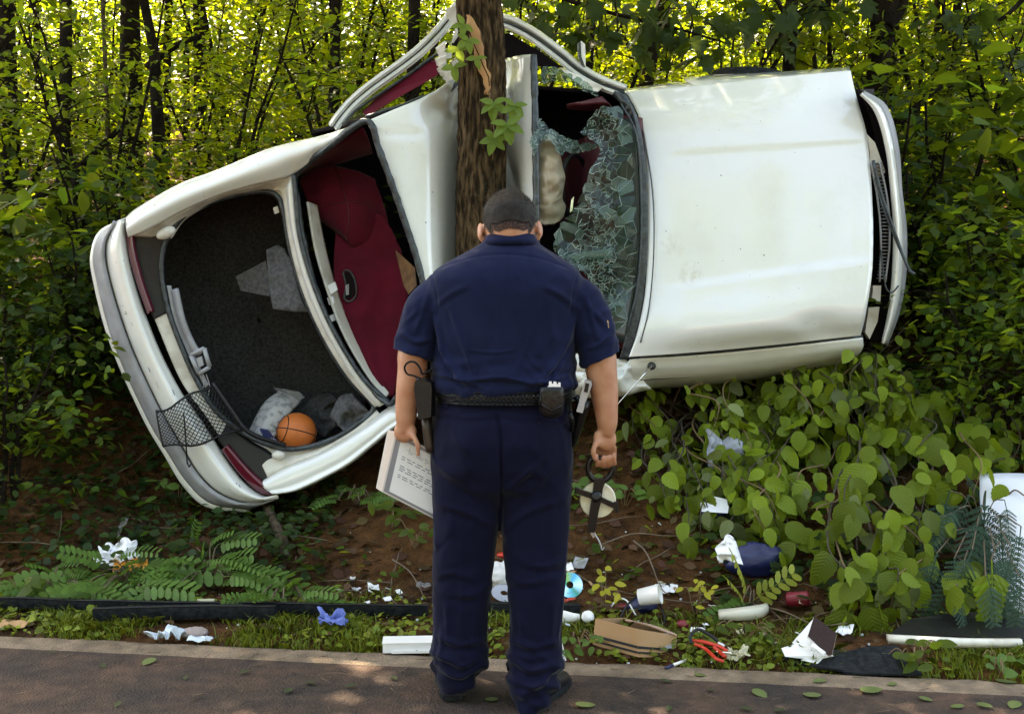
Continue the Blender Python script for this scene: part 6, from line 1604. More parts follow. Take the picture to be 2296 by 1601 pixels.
def veined(m):
    nt = m.node_tree; nd, ln = nt.nodes, nt.links; b = nd['Principled BSDF']
    tc = nd.new('ShaderNodeTexCoord'); sx = nd.new('ShaderNodeSeparateXYZ'); ln.new(tc.outputs['Generated'], sx.inputs[0])
    ab = nd.new('ShaderNodeMath'); ab.operation = 'SUBTRACT'; ab.inputs[1].default_value = .5; ln.new(sx.outputs[0], ab.inputs[0])
    a2 = nd.new('ShaderNodeMath'); a2.operation = 'ABSOLUTE'; ln.new(ab.outputs[0], a2.inputs[0])
    m1 = nd.new('ShaderNodeMath'); m1.operation = 'MULTIPLY_ADD'; m1.inputs[1].default_value = -.7; ln.new(a2.outputs[0], m1.inputs[0]); ln.new(sx.outputs[1], m1.inputs[2])
    m3 = nd.new('ShaderNodeMath'); m3.operation = 'MULTIPLY'; m3.inputs[1].default_value = 56; ln.new(m1.outputs[0], m3.inputs[0])
    sn = nd.new('ShaderNodeMath'); sn.operation = 'SINE'; ln.new(m3.outputs[0], sn.inputs[0])
    bp = nd.new('ShaderNodeBump'); bp.inputs['Strength'].default_value = .35; bp.inputs['Distance'].default_value = .003; ln.new(sn.outputs[0], bp.inputs['Height']); ln.new(bp.outputs[0], b.inputs['Normal'])
    oi = nd.new('ShaderNodeObjectInfo'); h = nd.new('ShaderNodeHueSaturation'); mr = nd.new('ShaderNodeMapRange'); mr.inputs['To Min'].default_value = .5; mr.inputs['To Max'].default_value = 1.5
    ln.new(oi.outputs['Random'], mr.inputs['Value']); ln.new(mr.outputs[0], h.inputs['Value'])
    src = b.inputs['Base Color'].links[0].from_socket; ln.new(src, h.inputs['Color']); ln.new(h.outputs[0], b.inputs['Base Color'])
for m in (M_LEAF_HZ, M_LEAF_HZ2):
    veined(m); m.node_tree.nodes['Principled BSDF'].inputs['Specular IOR Level'].default_value = .2; m.node_tree.nodes['Principled BSDF'].inputs['Roughness'].default_value = .38
for i, me in enumerate(HZ): me.materials.append(M_LEAF_HZ); me.polygons.foreach_set('use_smooth', [True] * len(me.polygons))
HZP = HZ[1].copy(); HZP.materials.clear(); HZP.materials.append(M_LEAF_HZ2)
def leaf_obj(me, root, pos, axis, nrm, size, name='leaf'):
    y = Vector(axis).normalized(); x = y.cross(Vector(nrm))
    x = x.normalized() if x.length > 1e-5 else y.orthogonal().normalized()
    z = x.cross(y); M = Matrix((x, y, z)).transposed().to_4x4() @ Matrix.Diagonal((size, size, size, 1)); M.translation = Vector(pos) - OFF[root.name]
    o = bpy.data.objects.new(name, me); COL.objects.link(o); o.parent = root; o.matrix_basis = M
    return o
def rv(s=1.0): return Vector((rg.gauss(0, s), rg.gauss(0, s), rg.gauss(0, s)))

def hazel(label, rootuv, ends, nl, size, pale=.12, sag=.12):
    r0 = G(*rootuv); root = thing('hazel_bush', label, 'bush', r0)
    nleaf = 0
    for n_b, (u, v, dy) in enumerate(ends):
        g_ = G(u, v); Y = max(4.8, g_.y - dy); e = P(u, v, Y)
        bx = r0 + Vector((rg.uniform(-.22, .22), rg.uniform(0, .25), 0)); bx.z = ground_h(bx.x, bx.y) - .05
        back = P(u + rg.uniform(-70, 70), v - rg.uniform(30, 90), Y + .22)
        mid = bx.lerp(back, .6) + Vector((0, .12, rg.uniform(0, .1)))
        pts = cr([bx, mid, back + Vector((0, .05, 0)), e + Vector((rg.uniform(-.06, .06), .05, sag * .2)), e + Vector((rg.uniform(-.08, .08), 0, -sag))], 30)
        mb = MB(); mb.tube([Vector(q) for q in pts], [.006 * (1 - i / 33) + .0012 for i in range(30)], seg=5); mb.build('branch', M_TWIGR if n_b % 5 == 0 else M_TWIGD, root)
        for k in range(nl):
            t = .48 + .52 * (k + rg.random() * .8) / nl; i = min(28, int(t * 29)); q = Vector(pts[i]); d = Vector(pts[i + 1]) - q
            side = d.cross(Vector((0, -.6, .8))).normalized() * (1 if k % 2 else -1)
            axis = side * rg.uniform(.4, 1.0) + d.normalized() * .4 + Vector((0, -.35, -.65)) + rv(.3)
            n_ = Vector((rg.uniform(-.5, .5), -.55, .85)) + rv(.5)
            leaf_obj(HZP if rg.random() < pale else rg.choice(HZ), root, q + axis.normalized() * .02 + Vector((rg.gauss(0, .035), -rg.uniform(.005, .07), rg.gauss(0, .035))), axis, n_, size * rg.choice((.45, .6, .75, .9, 1.0, 1.12)) * rg.uniform(.9, 1.1))
    return root
def region(poly, n, dy0, dy1):
    us = [p[0] for p in poly]; vs = [p[1] for p in poly]; out = []
    while len(out) < n:
        p = (rg.uniform(min(us), max(us)), rg.uniform(min(vs), max(vs)))
        if inside(p, poly): out.append((p[0], p[1], rg.uniform(dy0, dy1)))
    return out
hazel('large drooping hazel bush with round toothed leaves right of the officer', (1930, 1010), region([(1690, 980), (1850, 940), (2040, 960), (2120, 1080), (2140, 1280), (2080, 1400), (1960, 1420), (1850, 1370), (1770, 1250), (1700, 1120)], 33, .15, .55), 9, .130, .10)
hazel('hazel sprig drooping from under the front bumper of the car', (1960, 800), region([(1700, 850), (1850, 800), (1990, 790), (2060, 880), (2040, 990), (1860, 980), (1720, 960)], 31, .15, .5), 9, .105, .14)
hazel('low hazel growth between the measuring tape reel and the torn fender', (1560, 960), region([(1400, 930), (1500, 890), (1640, 880), (1720, 960), (1720, 1090), (1640, 1150), (1520, 1120), (1420, 1060)], 32, .08, .35), 9, .088, .08)
hazel('small hazel shoots on the bare bank above the blue bag', (1610, 1130), region([(1480, 1060), (1620, 1060), (1740, 1130), (1760, 1230), (1640, 1250), (1520, 1200)], 10, .06, .25), 7, .095, .08)
hazel('hazel sprays crossing the lower edge of the front fender', (1800, 900), region([(1560, 870), (1700, 850), (1860, 800), (1990, 790), (2010, 900), (1800, 950), (1600, 950)], 32, .35, .75), 9, .085, .10)
hazel('hazel leaves filling the bank between the milky bag and the large bush', (1690, 1090), region([(1600, 940), (1760, 930), (1790, 1100), (1740, 1180), (1640, 1100)], 24, .1, .4), 9, .088, .08)
hazel('dark hazel growth at the right edge above the white car panel', (2190, 960), region([(2080, 880), (2296, 860), (2300, 1060), (2180, 1060), (2100, 1000)], 16, .1, .4), 8, .115, .02)

# fronds of mimosa: leaflets in pairs along a rib
def frond_mesh(name, pairs, ll, w, mats, droop=.5, fine=False, fold=.3):
    mb = MB(); rib = [Vector((0, t, -droop * t * t + .02)) for t in np.linspace(0, 1, 9)]
    mb.tube(rib, [.008 * (1 - i / 10) + .001 for i in range(9)], seg=4); nb_ = len(mb.f)
    for k in range(pairs):
        t = .16 + .84 * k / (pairs - 1); b = Vector((0, t, -droop * t * t + .02))
        L = ll * (math.sin(math.pi * min(1, .22 + .72 * (1 - abs(t - .5)))) * .5 + .55) * (1 - .35 * max(0, t - .75) / .25)
        for s in (-1, 1):
            d = Vector((s * .86, .5, -.10 - fold * .3)).normalized(); n_ = Vector((s * fold, droop * t, 1)).normalized(); x = d.cross(n_).normalized()
            if not fine:
                vs = [b] + [b + d * L * q + x * w * k_ - Vector((0, 0, .10 * L * q * q)) for q, k_ in ((.2, .42), (.6, .5), (.92, .3))] + [b + d * L - Vector((0, 0, .1 * L))] + [b + d * L * q - x * w * k_ - Vector((0, 0, .10 * L * q * q)) for q, k_ in ((.92, .3), (.6, .5), (.2, .42))]
                mb.add(vs, [(0, 1, 7), (1, 2, 6, 7), (2, 3, 5, 6), (3, 4, 5)])
            else:
                nn = 9
                for q in range(nn):
                    f = (q + .5) / nn; c_ = b + d * L * f - Vector((0, 0, .12 * L * f * f)); hw = w * (1 - .55 * f)
                    for sd in (-1, 1):
                        e = c_ + x * sd * hw + d * L * .05; h = d * L / nn * .46
                        mb.add([c_ - h, e - h * .5, e + h * .7, c_ + h * .9], [(0, 1, 2, 3)])
    me = bpy.data.meshes.new(name); me.from_pydata(mb.v, [], mb.f); me.materials.append(mats); return me
FR_M = [frond_mesh('frond', 8, .30, .13, M_LEAF_MI, .35), frond_mesh('frond', 10, .27, .10, M_LEAF_MI, .6), frond_mesh('frond', 7, .33, .14, M_LEAF_MI, .2)]
FR_F = [frond_mesh('frond', 13, .27, .030, M_LEAF_BL, .35, True), frond_mesh('frond', 15, .24, .026, M_LEAF_BL, .5, True)]
FR_B = [frond_mesh('frond', 14, .26, .075, M_LEAF_HZ, .45)]
M_LEAF_LIME = leafmat('leaf_lime', (.24, .27, .05), (.4, .42, .05), isl=.2, tmix=.35)
FR_L = [frond_mesh('frond', 6, .32, .14, M_LEAF_LIME, .15)]
def frond_plant(name, label, cat, rootuv, specs, group=None):
    """specs: (u, v of base, Y back off ground, du, dv of tip, mesh, bulge)"""
    r0 = G(*rootuv); root = thing(name, label, cat, r0, group)
    for (u, v, dy, tu, tv, me, up) in specs:
        g_ = G(u, v); Y = max(4.7, g_.y - dy); a = P(u, v, Y); b = P(tu, tv, max(4.6, Y - .10))
        mb = MB(); m_ = r0.lerp(a, .5) + Vector((0, 0, .06)); mb.tube([Vector(q) for q in cr([r0 + Vector((0, 0, -.03)), m_, a], 8)], .003, seg=4); mb.build('stem', M_TWIG, root)
        leaf_obj(me, root, a, b - a, Vector((0, -.55, .85)) + rv(.22), (b - a).length * up, 'frond')
    return root
def spread(cu, cv, n, ru, rvv, l0, l1, meshes, up=1.05, dy=(.05, .35), bias=0):
    out = []
    for k in range(n):
        a = math.pi * (k + rg.random() * .8) / n + bias; u, v = cu + math.cos(a) * ru * rg.uniform(.1, .8), cv - abs(math.sin(a)) * rvv * rg.uniform(.1, .9)
        l = rg.uniform(l0, l1); b_ = math.atan2(-(v - cv - 40), (u - cu) * 1.0) + rg.uniform(-.3, .3)
        out.append((u, v, rg.uniform(*dy), u + math.cos(b_) * l, v - math.sin(b_) * l * .5 + l * .30, rg.choice(meshes), up))
    return out
frond_plant('mimosa_weed', 'feathery mimosa weed at the left end of the verge', 'weed', (130, 1340), spread(130, 1325, 13, 120, 60, 110, 170, FR_M))
frond_plant('mimosa_weed', 'mimosa weed covering the white bag on the left bank', 'weed', (300, 1320), spread(270, 1322, 20, 150, 100, 130, 200, FR_M, 1.05, (.12, .4)))
frond_plant('mimosa_weed', 'bright mimosa weed left of the root on the verge, tallest of the left weeds', 'weed', (470, 1320), spread(470, 1310, 19, 130, 120, 130, 205, FR_M, 1.05, (.1, .4)))
frond_plant('mimosa_weed', 'small mimosa weed above the blue glove on the verge', 'weed', (640, 1350), spread(640, 1355, 11, 80, 70, 95, 150, FR_M))
frond_plant('mimosa_weed', 'dark mimosa sprout under the rear corner of the car', 'weed', (800, 1130), spread(790, 1130, 8, 70, 50, 60, 90, FR_M))
frond_plant('mimosa_weed', 'pale lime mimosa sprout in front of the dark blue bag', 'weed', (1690, 1360), [(1672, 1330, .2, 1660, 1245, FR_L[0], 1.0), (1690, 1345, .2, 1768, 1290, FR_L[0], 1.0), (1680, 1350, .22, 1610, 1370, FR_M[0], 1.0), (1665, 1345, .2, 1640, 1290, FR_L[0], .9)])
specs = [(2130, 1100, .35, 2080, 1290, FR_F[0], 1.05), (2170, 1110, .4, 2120, 1260, FR_F[1], 1.05), (2210, 1100, .45, 2200, 1300, FR_F[0], 1.1), (2250, 1120, .45, 2290, 1260, FR_F[1], 1.05), (2100, 1240, .4, 2060, 1420, FR_F[0], 1.05), (2140, 1250, .45, 2150, 1430, FR_F[1], 1.05),
         (2190, 1180, .42, 2250, 1330, FR_F[0], 1.0), (2160, 1060, .3, 2230, 1130, FR_F[0], 1.0), (2230, 1230, .5, 2300, 1400, FR_F[1], 1.05), (2110, 1160, .35, 2040, 1260, FR_F[1], 1.0), (2140, 1330, .4, 2200, 1460, FR_F[0], 1.0), (2250, 1180, .45, 2330, 1230, FR_F[0], 1.0), (2270, 1230, .55, 2225, 1420, FR_F[0], 1.05), (2200, 1150, .55, 2160, 1330, FR_F[0], 1.1), (2240, 1160, .55, 2270, 1370, FR_F[1], 1.1), (2180, 1230, .55, 2110, 1400, FR_F[1], 1.05), (2290, 1180, .6, 2270, 1330, FR_F[0], 1.05), (2210, 1290, .6, 2270, 1470, FR_F[0], 1.0), (2150, 1140, .5, 2070, 1220, FR_F[0], 1.0), (2285, 1290, .6, 2300, 1470, FR_F[1], 1.0)]
frond_plant('mimosa_sapling', 'dark bluish feathery mimosa fronds hanging over the white car panel', 'sapling', (2200, 1190), specs)
frond_plant('mimosa_sapling', 'single bright green fern-like frond hanging at the far right of the verge', 'sapling', (2260, 1230), [(2222, 1255, .55, 2235, 1450, FR_B[0], 1.05)])
specs = [(2030, 830, .3, 2110, 900, FR_M[1], 1), (2080, 850, .3, 2130, 960, FR_M[1], 1), (2000, 860, .3, 2060, 960, FR_M[0], 1), (1880, 790, .35, 1850, 880, FR_M[2], 1), (2110, 820, .25, 2190, 880, FR_M[1], 1), (2060, 920, .25, 2120, 1000, FR_M[0], 1)]
frond_plant('mimosa_sapling', 'soft mimosa fronds just below the right end of the front bumper', 'sapling', (2060, 880), specs)

# creeper on the struck tree
CREEP = leaf_mesh('leaf', OV_OUT, .18, .25)
M_LEAF_CR = leafmat('leaf_creeper', (.10, .17, .03), (.30, .42, .04), isl=.2, tmix=.4); CREEP.materials.append(M_LEAF_CR)
cp = thing('creeper', 'five leaved creeper climbing the front of the struck tree', 'vine', on_trunk(1100, 340, .01))
mb = MB(); mb.tube([Vector(q) for q in cr([on_trunk(1104, 360, .012), on_trunk(1108, 300, .02), on_trunk(1100, 240, .02), on_trunk(1094, 190, .02), on_trunk(1068, 110, .02), on_trunk(1052, 40, .02)], 40)], .003, seg=5); mb.build('stem', M_TWIGR, cp)
def five(u, v, Y, size, n=5, a0=0.0):
    c0 = P(u, v, Y)
    mb = MB(); b_ = on_trunk(min(1118, max(1040, u)), v + 20, .01); mb.tube([b_, b_.lerp(c0, .5) + Vector((0, -.01, .01)), c0], .0016, seg=4); mb.build('stalk', M_TWIGR, cp)
    for k in range(n):
        a = a0 + (k - (n - 1) / 2) * (5.2 / n); ax = Vector((math.sin(a), -.25, -math.cos(a) * .9 - .1)); leaf_obj(CREEP, cp, c0, ax + rv(.08), Vector((0, -.9, .45)) + rv(.15), size * (1 - .12 * abs(k - (n - 1) / 2)))
for q in [(1107, 232, 5.78, .092, 5, 0), (1153, 236, 5.74, .085, 5, -.2), (1137, 278, 5.72, .105, 5, .2), (1108, 312, 5.78, .085, 5, -.3), (1122, 300, 5.74, .06, 3, 1.6), (1068, 130, 5.82, .06, 3, .2), (1050, 90, 5.82, .075, 4, -.4), (1040, 55, 5.82, .07, 4, -.8), (1028, 110, 5.84, .08, 3, .1), (1018, 150, 5.86, .075, 3, .2)]: five(*q)

# leaves of a low branch hanging into the top of the picture
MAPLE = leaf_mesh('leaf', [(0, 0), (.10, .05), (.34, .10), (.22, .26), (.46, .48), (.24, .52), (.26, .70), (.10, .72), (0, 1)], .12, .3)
MAPLE.materials.append(M_LEAF_SHADED)  # overhead shade is put into the dark colour of these leaves
MAPLE_SUNLIT = MAPLE.copy(); MAPLE_SUNLIT.materials.clear(); MAPLE_SUNLIT.materials.append(M_LEAF2)  # sunlit copy: sunshine is put into a brighter leaf colour
def over_branch(label, stem, poly, n, Y0, Y1, size, me):
    root = thing('hanging_branch', label, 'branch', P(*stem[0]))
    mb = MB(); mb.tube([Vector(q) for q in cr(pp(stem), 20)], [.02 - .016 * i / 20 for i in range(20)], seg=6); mb.build('branch', M_BARKD, root)
    main = [Vector(q) for q in cr(pp(stem), 20)]
    for k, (u, v, _) in enumerate(region(poly, n, 0, 1)):
        p = P(u, v, rg.uniform(Y0, Y1))
        if k % 4 == 0:
            b_ = min(main, key=lambda q: (q - p).length); tw = MB(); tw.tube([b_, b_.lerp(p, .5) + Vector((0, 0, .05)), p], .004, seg=4); tw.build('twig', M_BARKD, root)
        leaf_obj(me, root, p, Vector((rg.uniform(-1, 1), rg.uniform(-.6, .3), rg.uniform(-.9, .1))), Vector((0, -.35, 1)) + rv(.4), size * rg.uniform(.6, 1.15))
over_branch('shade-darkened lobed leaves on a low branch over the cracked windscreen', [(1150, -60, 7.3), (1300, 10, 7.3), (1500, 60, 7.4), (1640, 100, 7.5)], [(1140, -10), (1560, -10), (1700, 30), (1640, 130), (1500, 150), (1400, 90), (1290, 110), (1200, 70)], 110, 7.0, 7.7, .17, MAPLE)
over_branch('shade-darkened lobed leaves on a branch hanging above the middle of the hood', [(1700, -60, 8.0), (1760, 40, 8.0), (1730, 110, 8.0), (1700, 170, 8.0)], [(1660, -10), (1960, -10), (1900, 60), (1800, 30), (1740, 120), (1690, 60)], 50, 7.7, 8.3, .19, MAPLE)
over_branch('cluster of sunlit yellow lobed leaves above the right half of the hood', [(1720, 170, 9.4), (1760, 110, 9.4), (1800, 60, 9.4), (1800, 40, 9.4)], [(1750, 50), (1830, 60), (1820, 150), (1770, 130)], 34, 9.2, 9.7, .17, MAPLE_SUNLIT)
over_branch('shade-darkened leaves hanging in the upper right corner of the picture', [(2330, -40, 7.6), (2250, 40, 7.6), (2180, 60, 7.6), (2120, 90, 7.6)], [(2040, 0), (2296, 0), (2296, 190), (2200, 130), (2100, 110)], 42, 7.3, 8.0, .15, MAPLE)

# small sprouts and ground growth
def sprout(label, u, v, h, n, me, size, spreadpx=60, matw=None):
    r0 = G(u, v); root = thing('sprout', label, 'plant', r0)
    for k in range(n):
        du = rg.uniform(-1, 1) * spreadpx; hh = h * rg.uniform(.4, 1); e = r0 + Vector((du / FPX * 5.2, rg.uniform(-.15, .02), hh))
        if k % 2 == 0:
            mb = MB(); mb.tube([Vector(q) for q in cr([r0 + Vector((0, 0, -.03)), r0.lerp(e, .6) + Vector((0, 0, .04)), e], 8)], .0022, seg=4); mb.build('stem', M_TWIGR, root)
        leaf_obj(me, root, e, Vector((rg.uniform(-1, 1), rg.uniform(-.9, .1), rg.uniform(-.4, .3))), Vector((0, -.6, .8)) + rv(.3), size * rg.uniform(.7, 1.2))
YL = leaf_mesh('leaf', OV_OUT, .1, .2); YL.materials.append(M_LEAF_YL)
GRN = leaf_mesh('leaf', OV_OUT, .15, .25); GRN.materials.append(M_LEAF)
BRD = leaf_mesh('leaf', [(x * 1.2, y) for x, y in OV_OUT], .1, .2); BRD.materials.append(M_LEAF_MI)
sprout('yellow leaved sprout rising behind the brown cardboard box', 1358, 1372, .20, 11, YL, .05, 26)
sprout('yellowing sprout between the white cup and the lime mimosa', 1560, 1385, .20, 12, YL, .05, 40)
sprout('yellow leaved twig against the bank left of the torn fender', 1610, 960, .12, 6, YL, .09, 40)
for lab, u, v, h, n, sz in [('low green sprout under the clipboard', 880, 1180, .15, 14, .07), ('green sprout on the red soil left of the officer\'s knees', 930, 1230, .14, 12, .06), ('leafy green sprout at the foot of the bank behind the rear bumper', 430, 1090, .16, 16, .07),
                            ('green sprout on the bank right of the tape reel', 1400, 1130, .12, 10, .07), ('low sprout right of the officer\'s right knee', 1320, 1120, .14, 10, .06), ('small green plant beside the jumper clamp', 1660, 1440, .10, 16, .05), ('green plant at the left of the cardboard box', 1290, 1460, .08, 14, .045),
                            ('broad leaved plant left of the white bag on the verge', 60, 1350, .15, 12, .08), ('green plant in front of the trunk net on the bank', 400, 1130, .16, 12, .07), ('short plant before the black rubber mat at the right', 2050, 1500, .10, 16, .06), ('small green plant at the lower right corner of the verge', 2240, 1500, .08, 12, .05)]:
    sprout(lab, u, v, h, n, rg.choice([GRN, BRD]), sz, 55)

# uncountable ground cover: grass, small weeds, dead leaves, twigs
def scatter(n, fx, fd):
    out = []
    while len(out) < n:
        x = rg.uniform(*fx); d = fd(); y = edge_y(x) + d
        out.append((x, y, ground_h(x, y)))
    return np.array(out)
def tri_blades(P0, h0, h1, lean):
    n = len(P0); a = RNG.uniform(0, 6.28, n); h = RNG.uniform(h0, h1, n); w = RNG.uniform(.0016, .0032, n)
    side = np.stack([np.cos(a), np.sin(a), np.zeros(n)], 1) * w[:, None]
    b = RNG.uniform(0, 6.28, n); ln_ = np.stack([np.cos(b), np.sin(b), np.zeros(n)], 1) * (h * RNG.uniform(.2, lean, n))[:, None]
    mid = P0 + np.stack([np.zeros(n), np.zeros(n), h * .65], 1) + ln_ * .35; tip = P0 + np.stack([np.zeros(n), np.zeros(n), h * RNG.uniform(.75, 1, n)], 1) + ln_
    V = np.stack([P0 - side, P0 + side, mid + side * .8, tip, mid - side * .8], 1).reshape(-1, 3); F = (np.arange(n) * 5)[:, None] + np.array([[0, 1, 2, 3, 4]]); return V, F
tuft = scatter(1250, (-4, 4), lambda: min(.95, abs(rg.gauss(.14, .22)) + .0))
keep = np.array([noise.noise(Vector((p[0] * 1.8, p[1] * 2.5, 4))) > -.02 for p in tuft]); tuft = tuft[keep]
pts = np.repeat(tuft, 22, 0); pts[:, 0] += RNG.normal(0, .035, len(pts)); pts[:, 1] += RNG.normal(0, .028, len(pts))
ok = pts[:, 1] > edge_y(pts[:, 0]) - .012; pts = pts[ok]; pts[:, 2] = [ground_h(a, b) - .005 for a, b in pts[:, :2]]
V, F = tri_blades(pts, .02, .075, 1.3); o = link_mesh('grass', quads_mesh('grass', V, F), M_GRASS); tag(o, kind='stuff')
def flat_leaves(name, n, fx, fd, s0, s1, m, lift=.012, tilt=.4, width=1.0, thr=None):
    p = scatter(n, fx, fd)
    if thr is not None: p = p[np.array([noise.noise(Vector((q[0] * 1.3, q[1] * 1.6, 8))) > thr for q in p])]
    k = len(p); p[:, 2] += RNG.uniform(.0, lift, k)
    nr = np.stack([RNG.normal(0, tilt, k), RNG.normal(-.3, tilt, k), np.ones(k)], 1); dr = rand_dirs(k, .25)
    V, F = leaf_arrays(p, RNG.uniform(s0, s1, k), dr, nr, width); o = link_mesh(name, quads_mesh(name, V, F), m); tag(o, kind='stuff'); return o
flat_leaves('leaf_litter', 6800, (-4.8, 4.8), lambda: rg.uniform(.55, 3.2) ** 1.0, .03, .08, M_LITTER, .03, .7, 1.1, -.2)
flat_leaves('leaf_litter', 900, (-3, 3), lambda: rg.uniform(.05, .7), .03, .07, M_LITTER, .02, .4, 1.1)
flat_leaves('verge_weeds', 4200, (-3.0, 3.0), lambda: min(1.0, abs(rg.gauss(.12, .26)) + .03), .02, .045, M_GRASS, .035, .5, 1.4, -.08)
flat_leaves('bank_weeds', 7000, (-4.8, -.9), lambda: rg.uniform(.7, 3.0), .03, .075, M_LEAF_SHADED, .14, .6, 1.2, -.12)
flat_leaves('bank_weeds', 2400, (.9, 4.8), lambda: rg.uniform(.6, 2.6), .05, .09, M_LEAF_SHADED, .14, .5, 1.3)
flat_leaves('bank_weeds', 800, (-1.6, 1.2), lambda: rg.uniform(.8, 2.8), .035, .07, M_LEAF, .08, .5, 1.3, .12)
mb = MB()
for k in range(130):
    x = rg.uniform(-2.8, 2.6); d = rg.uniform(.35, 2.4); y = edge_y(x) + d; l = rg.uniform(.1, .5); a = rg.uniform(0, 6.28); b_ = rg.uniform(-.3, .3)
    q = []
    for t in np.linspace(0, 1, 5):
        xx, yy = x + math.cos(a) * l * (t - .5) + b_ * .2 * t * t, y + math.sin(a) * l * .6 * (t - .5); q.append((xx, yy, ground_h(xx, yy) + .012 + rg.uniform(0, .02) + .05 * abs(b_) * t))
    mb.tube(q, [.0035, .003, .003, .002, .001], seg=4)
o = mb.build('fallen_twigs', M_TWIG); tag(o, kind='stuff')
mb = MB()
for k in range(70):
    x = rg.uniform(-2, 2); y = edge_y(x) - rg.uniform(.02, .7); l = rg.uniform(.015, .07); a = rg.uniform(0, 6.28)
    mb.tube([(x, y, .006), (x + math.cos(a) * l, y + math.sin(a) * l, .008)], .0014, seg=3)
o = mb.build('road_grit', M_TWIG); tag(o, kind='stuff')
# the dead root / stump piece under the rear bumper and long dry stems on the bank
mb = MB(); trunk_mesh(mb, [G(640, 1262, add=-.04), P(632, 1210, G(632, 1230).y - .06), P(612, 1160, G(620, 1200).y + .05), P(600, 1130, G(600, 1180).y + .12)], [.03, .026, .022, .03], seg=10, rough=.25)
o = mb.build('dead_root', M_BARK, base=G(640, 1262)); tag(o, 'stubby dead root standing under the rear corner of the car', 'root')
for lab, q in [('long pale dead stem lying across the bank below the car trunk', [(225, 1095), (300, 1060), (345, 1010), (360, 1000)]), ('thin grey stem lying across the left bank', [(0, 1232), (90, 1240), (180, 1250)]), ('bare dry twig running right from the tape hook', [(1350, 1238), (1420, 1222), (1490, 1218), (1560, 1224)]),
               ('dry forked twig lying before the blue bag', [(1420, 1225), (1450, 1270), (1480, 1330), (1500, 1360)]), ('straight dead stick on the soil under the clipboard', [(880, 1270), (920, 1310), (950, 1350)]), ('broken stick lying behind the white papers', [(1690, 1370), (1760, 1400), (1830, 1420), (1900, 1425)])]:
    mb = MB(); c_ = cr([G(u, v, add=.03 + .02 * (i % 2)) for i, (u, v) in enumerate(q)], 14); mb.tube([Vector(p) for p in c_], [.005 - .003 * i / 14 for i in range(14)], seg=5); o = mb.build('dead_twig', M_TWIG, base=Vector(c_[0])); tag(o, lab, 'twig')
# leaves lying on the road
RL = [leaf_mesh('fallen_leaf', [(x * .9, y) for x, y in HZ_OUT], .06, .12), leaf_mesh('fallen_leaf', OV_OUT, .12, .15)]
M_FL = leafmat('fallen_green_leaf', (.10, .135, .045), (.1, .12, .03), isl=.3, tmix=.1); M_FD = leafmat('fallen_dark_leaf', (.035, .05, .02), (.05, .05, .02), isl=.3, tmix=.1)
RL[0].materials.append(M_FL); RL[1].materials.append(M_FD)
for u, v, s, k in [(345, 1482, .085, 0), (1292, 1590, .10, 0), (1690, 1552, .085, 0), (1835, 1572, .10, 0), (1930, 1558, .11, 0), (1955, 1520, .09, 0), (2118, 1505, .07, 1), (2255, 1540, .13, 0), (2160, 1590, .06, 0), (2190, 1585, .07, 0), (1660, 1592, .06, 1), (1760, 1598, .05, 1), (1600, 1555, .05, 1), (2060, 1570, .06, 0),
                  (1560, 1520, .07, 0), (1480, 1530, .06, 1), (230, 1495, .05, 1), (110, 1470, .05, 1), (560, 1510, .06, 1), (640, 1560, .07, 1), (705, 1540, .06, 1), (800, 1545, .06, 1), (880, 1520, .05, 1), (1100, 1580, .08, 0), (1500, 1590, .05, 1), (2010, 1540, .05, 0), (2280, 1580, .08, 0), (1850, 1530, .07, 0), (420, 1520, .04, 1), (270, 1580, .05, 1)]:
    p = G(u, v, add=.008); p.z = .012; a = rg.uniform(0, 6.28); me = RL[k]
    o = bpy.data.objects.new('fallen_leaf', me); COL.objects.link(o)
    o.matrix_basis = Matrix.Translation(p) @ Matrix.Rotation(a, 4, 'Z') @ Matrix.Rotation(rg.uniform(-.12, .12), 4, 'X') @ Matrix.Diagonal((s * .8, s * .8, s * .8, 1))
    tag(o, 'green leaf lying flat on the asphalt road' if k == 0 else 'small dark shrivelled leaf lying on the asphalt road', 'leaf', 'leaves fallen on the road')
# ---------------------------------------------------------------- scattered belongings on the verge
rg = random.Random(41)
def frame_at(u, v, rot=0.0, add=.0):
    p = G(u, v, add=add); return p, Matrix.Rotation(rot, 3, 'Z')
def sheet(name, label, cat, u, v, w, d, m, rot=0.0, crump=.02, tilt=0.0, seed=1, n=22, thick=.003, add=.012, sc=5, curl=0.0, outline=None):
    """crumpled sheet w x d metres lying at (u, v); its front edge there"""
    p, Rz = frame_at(u, v, rot, add); Rm = Rz @ Matrix.Rotation(tilt, 3, 'X'); g = np.zeros((n, n, 3))
    for i in range(n):
        for j in range(n):
            a, b = (j / (n - 1) - .5), i / (n - 1); k = 1.0
            if outline: k = .72 + .5 * noise.noise(Vector((a * 3 + seed, b * 3, 2)))
            z = crump * (abs(noise.noise(Vector((a * w * sc * 3 + seed, b * d * sc * 3, seed)))) * 2 + .8 * abs(noise.noise(Vector((a * w * sc * 7 + seed, b * d * sc * 7, 3)))))
            z += curl * (a * a * 4 + (b - .5) ** 2 * 2)
            g[i, j] = p + Rm @ Vector((a * w * k, b * d * k, z))
    mb = MB(); mb.grid(g, thick); o = mb.build(name, m, base=p)
    if label: tag(o, label, cat)
    return o
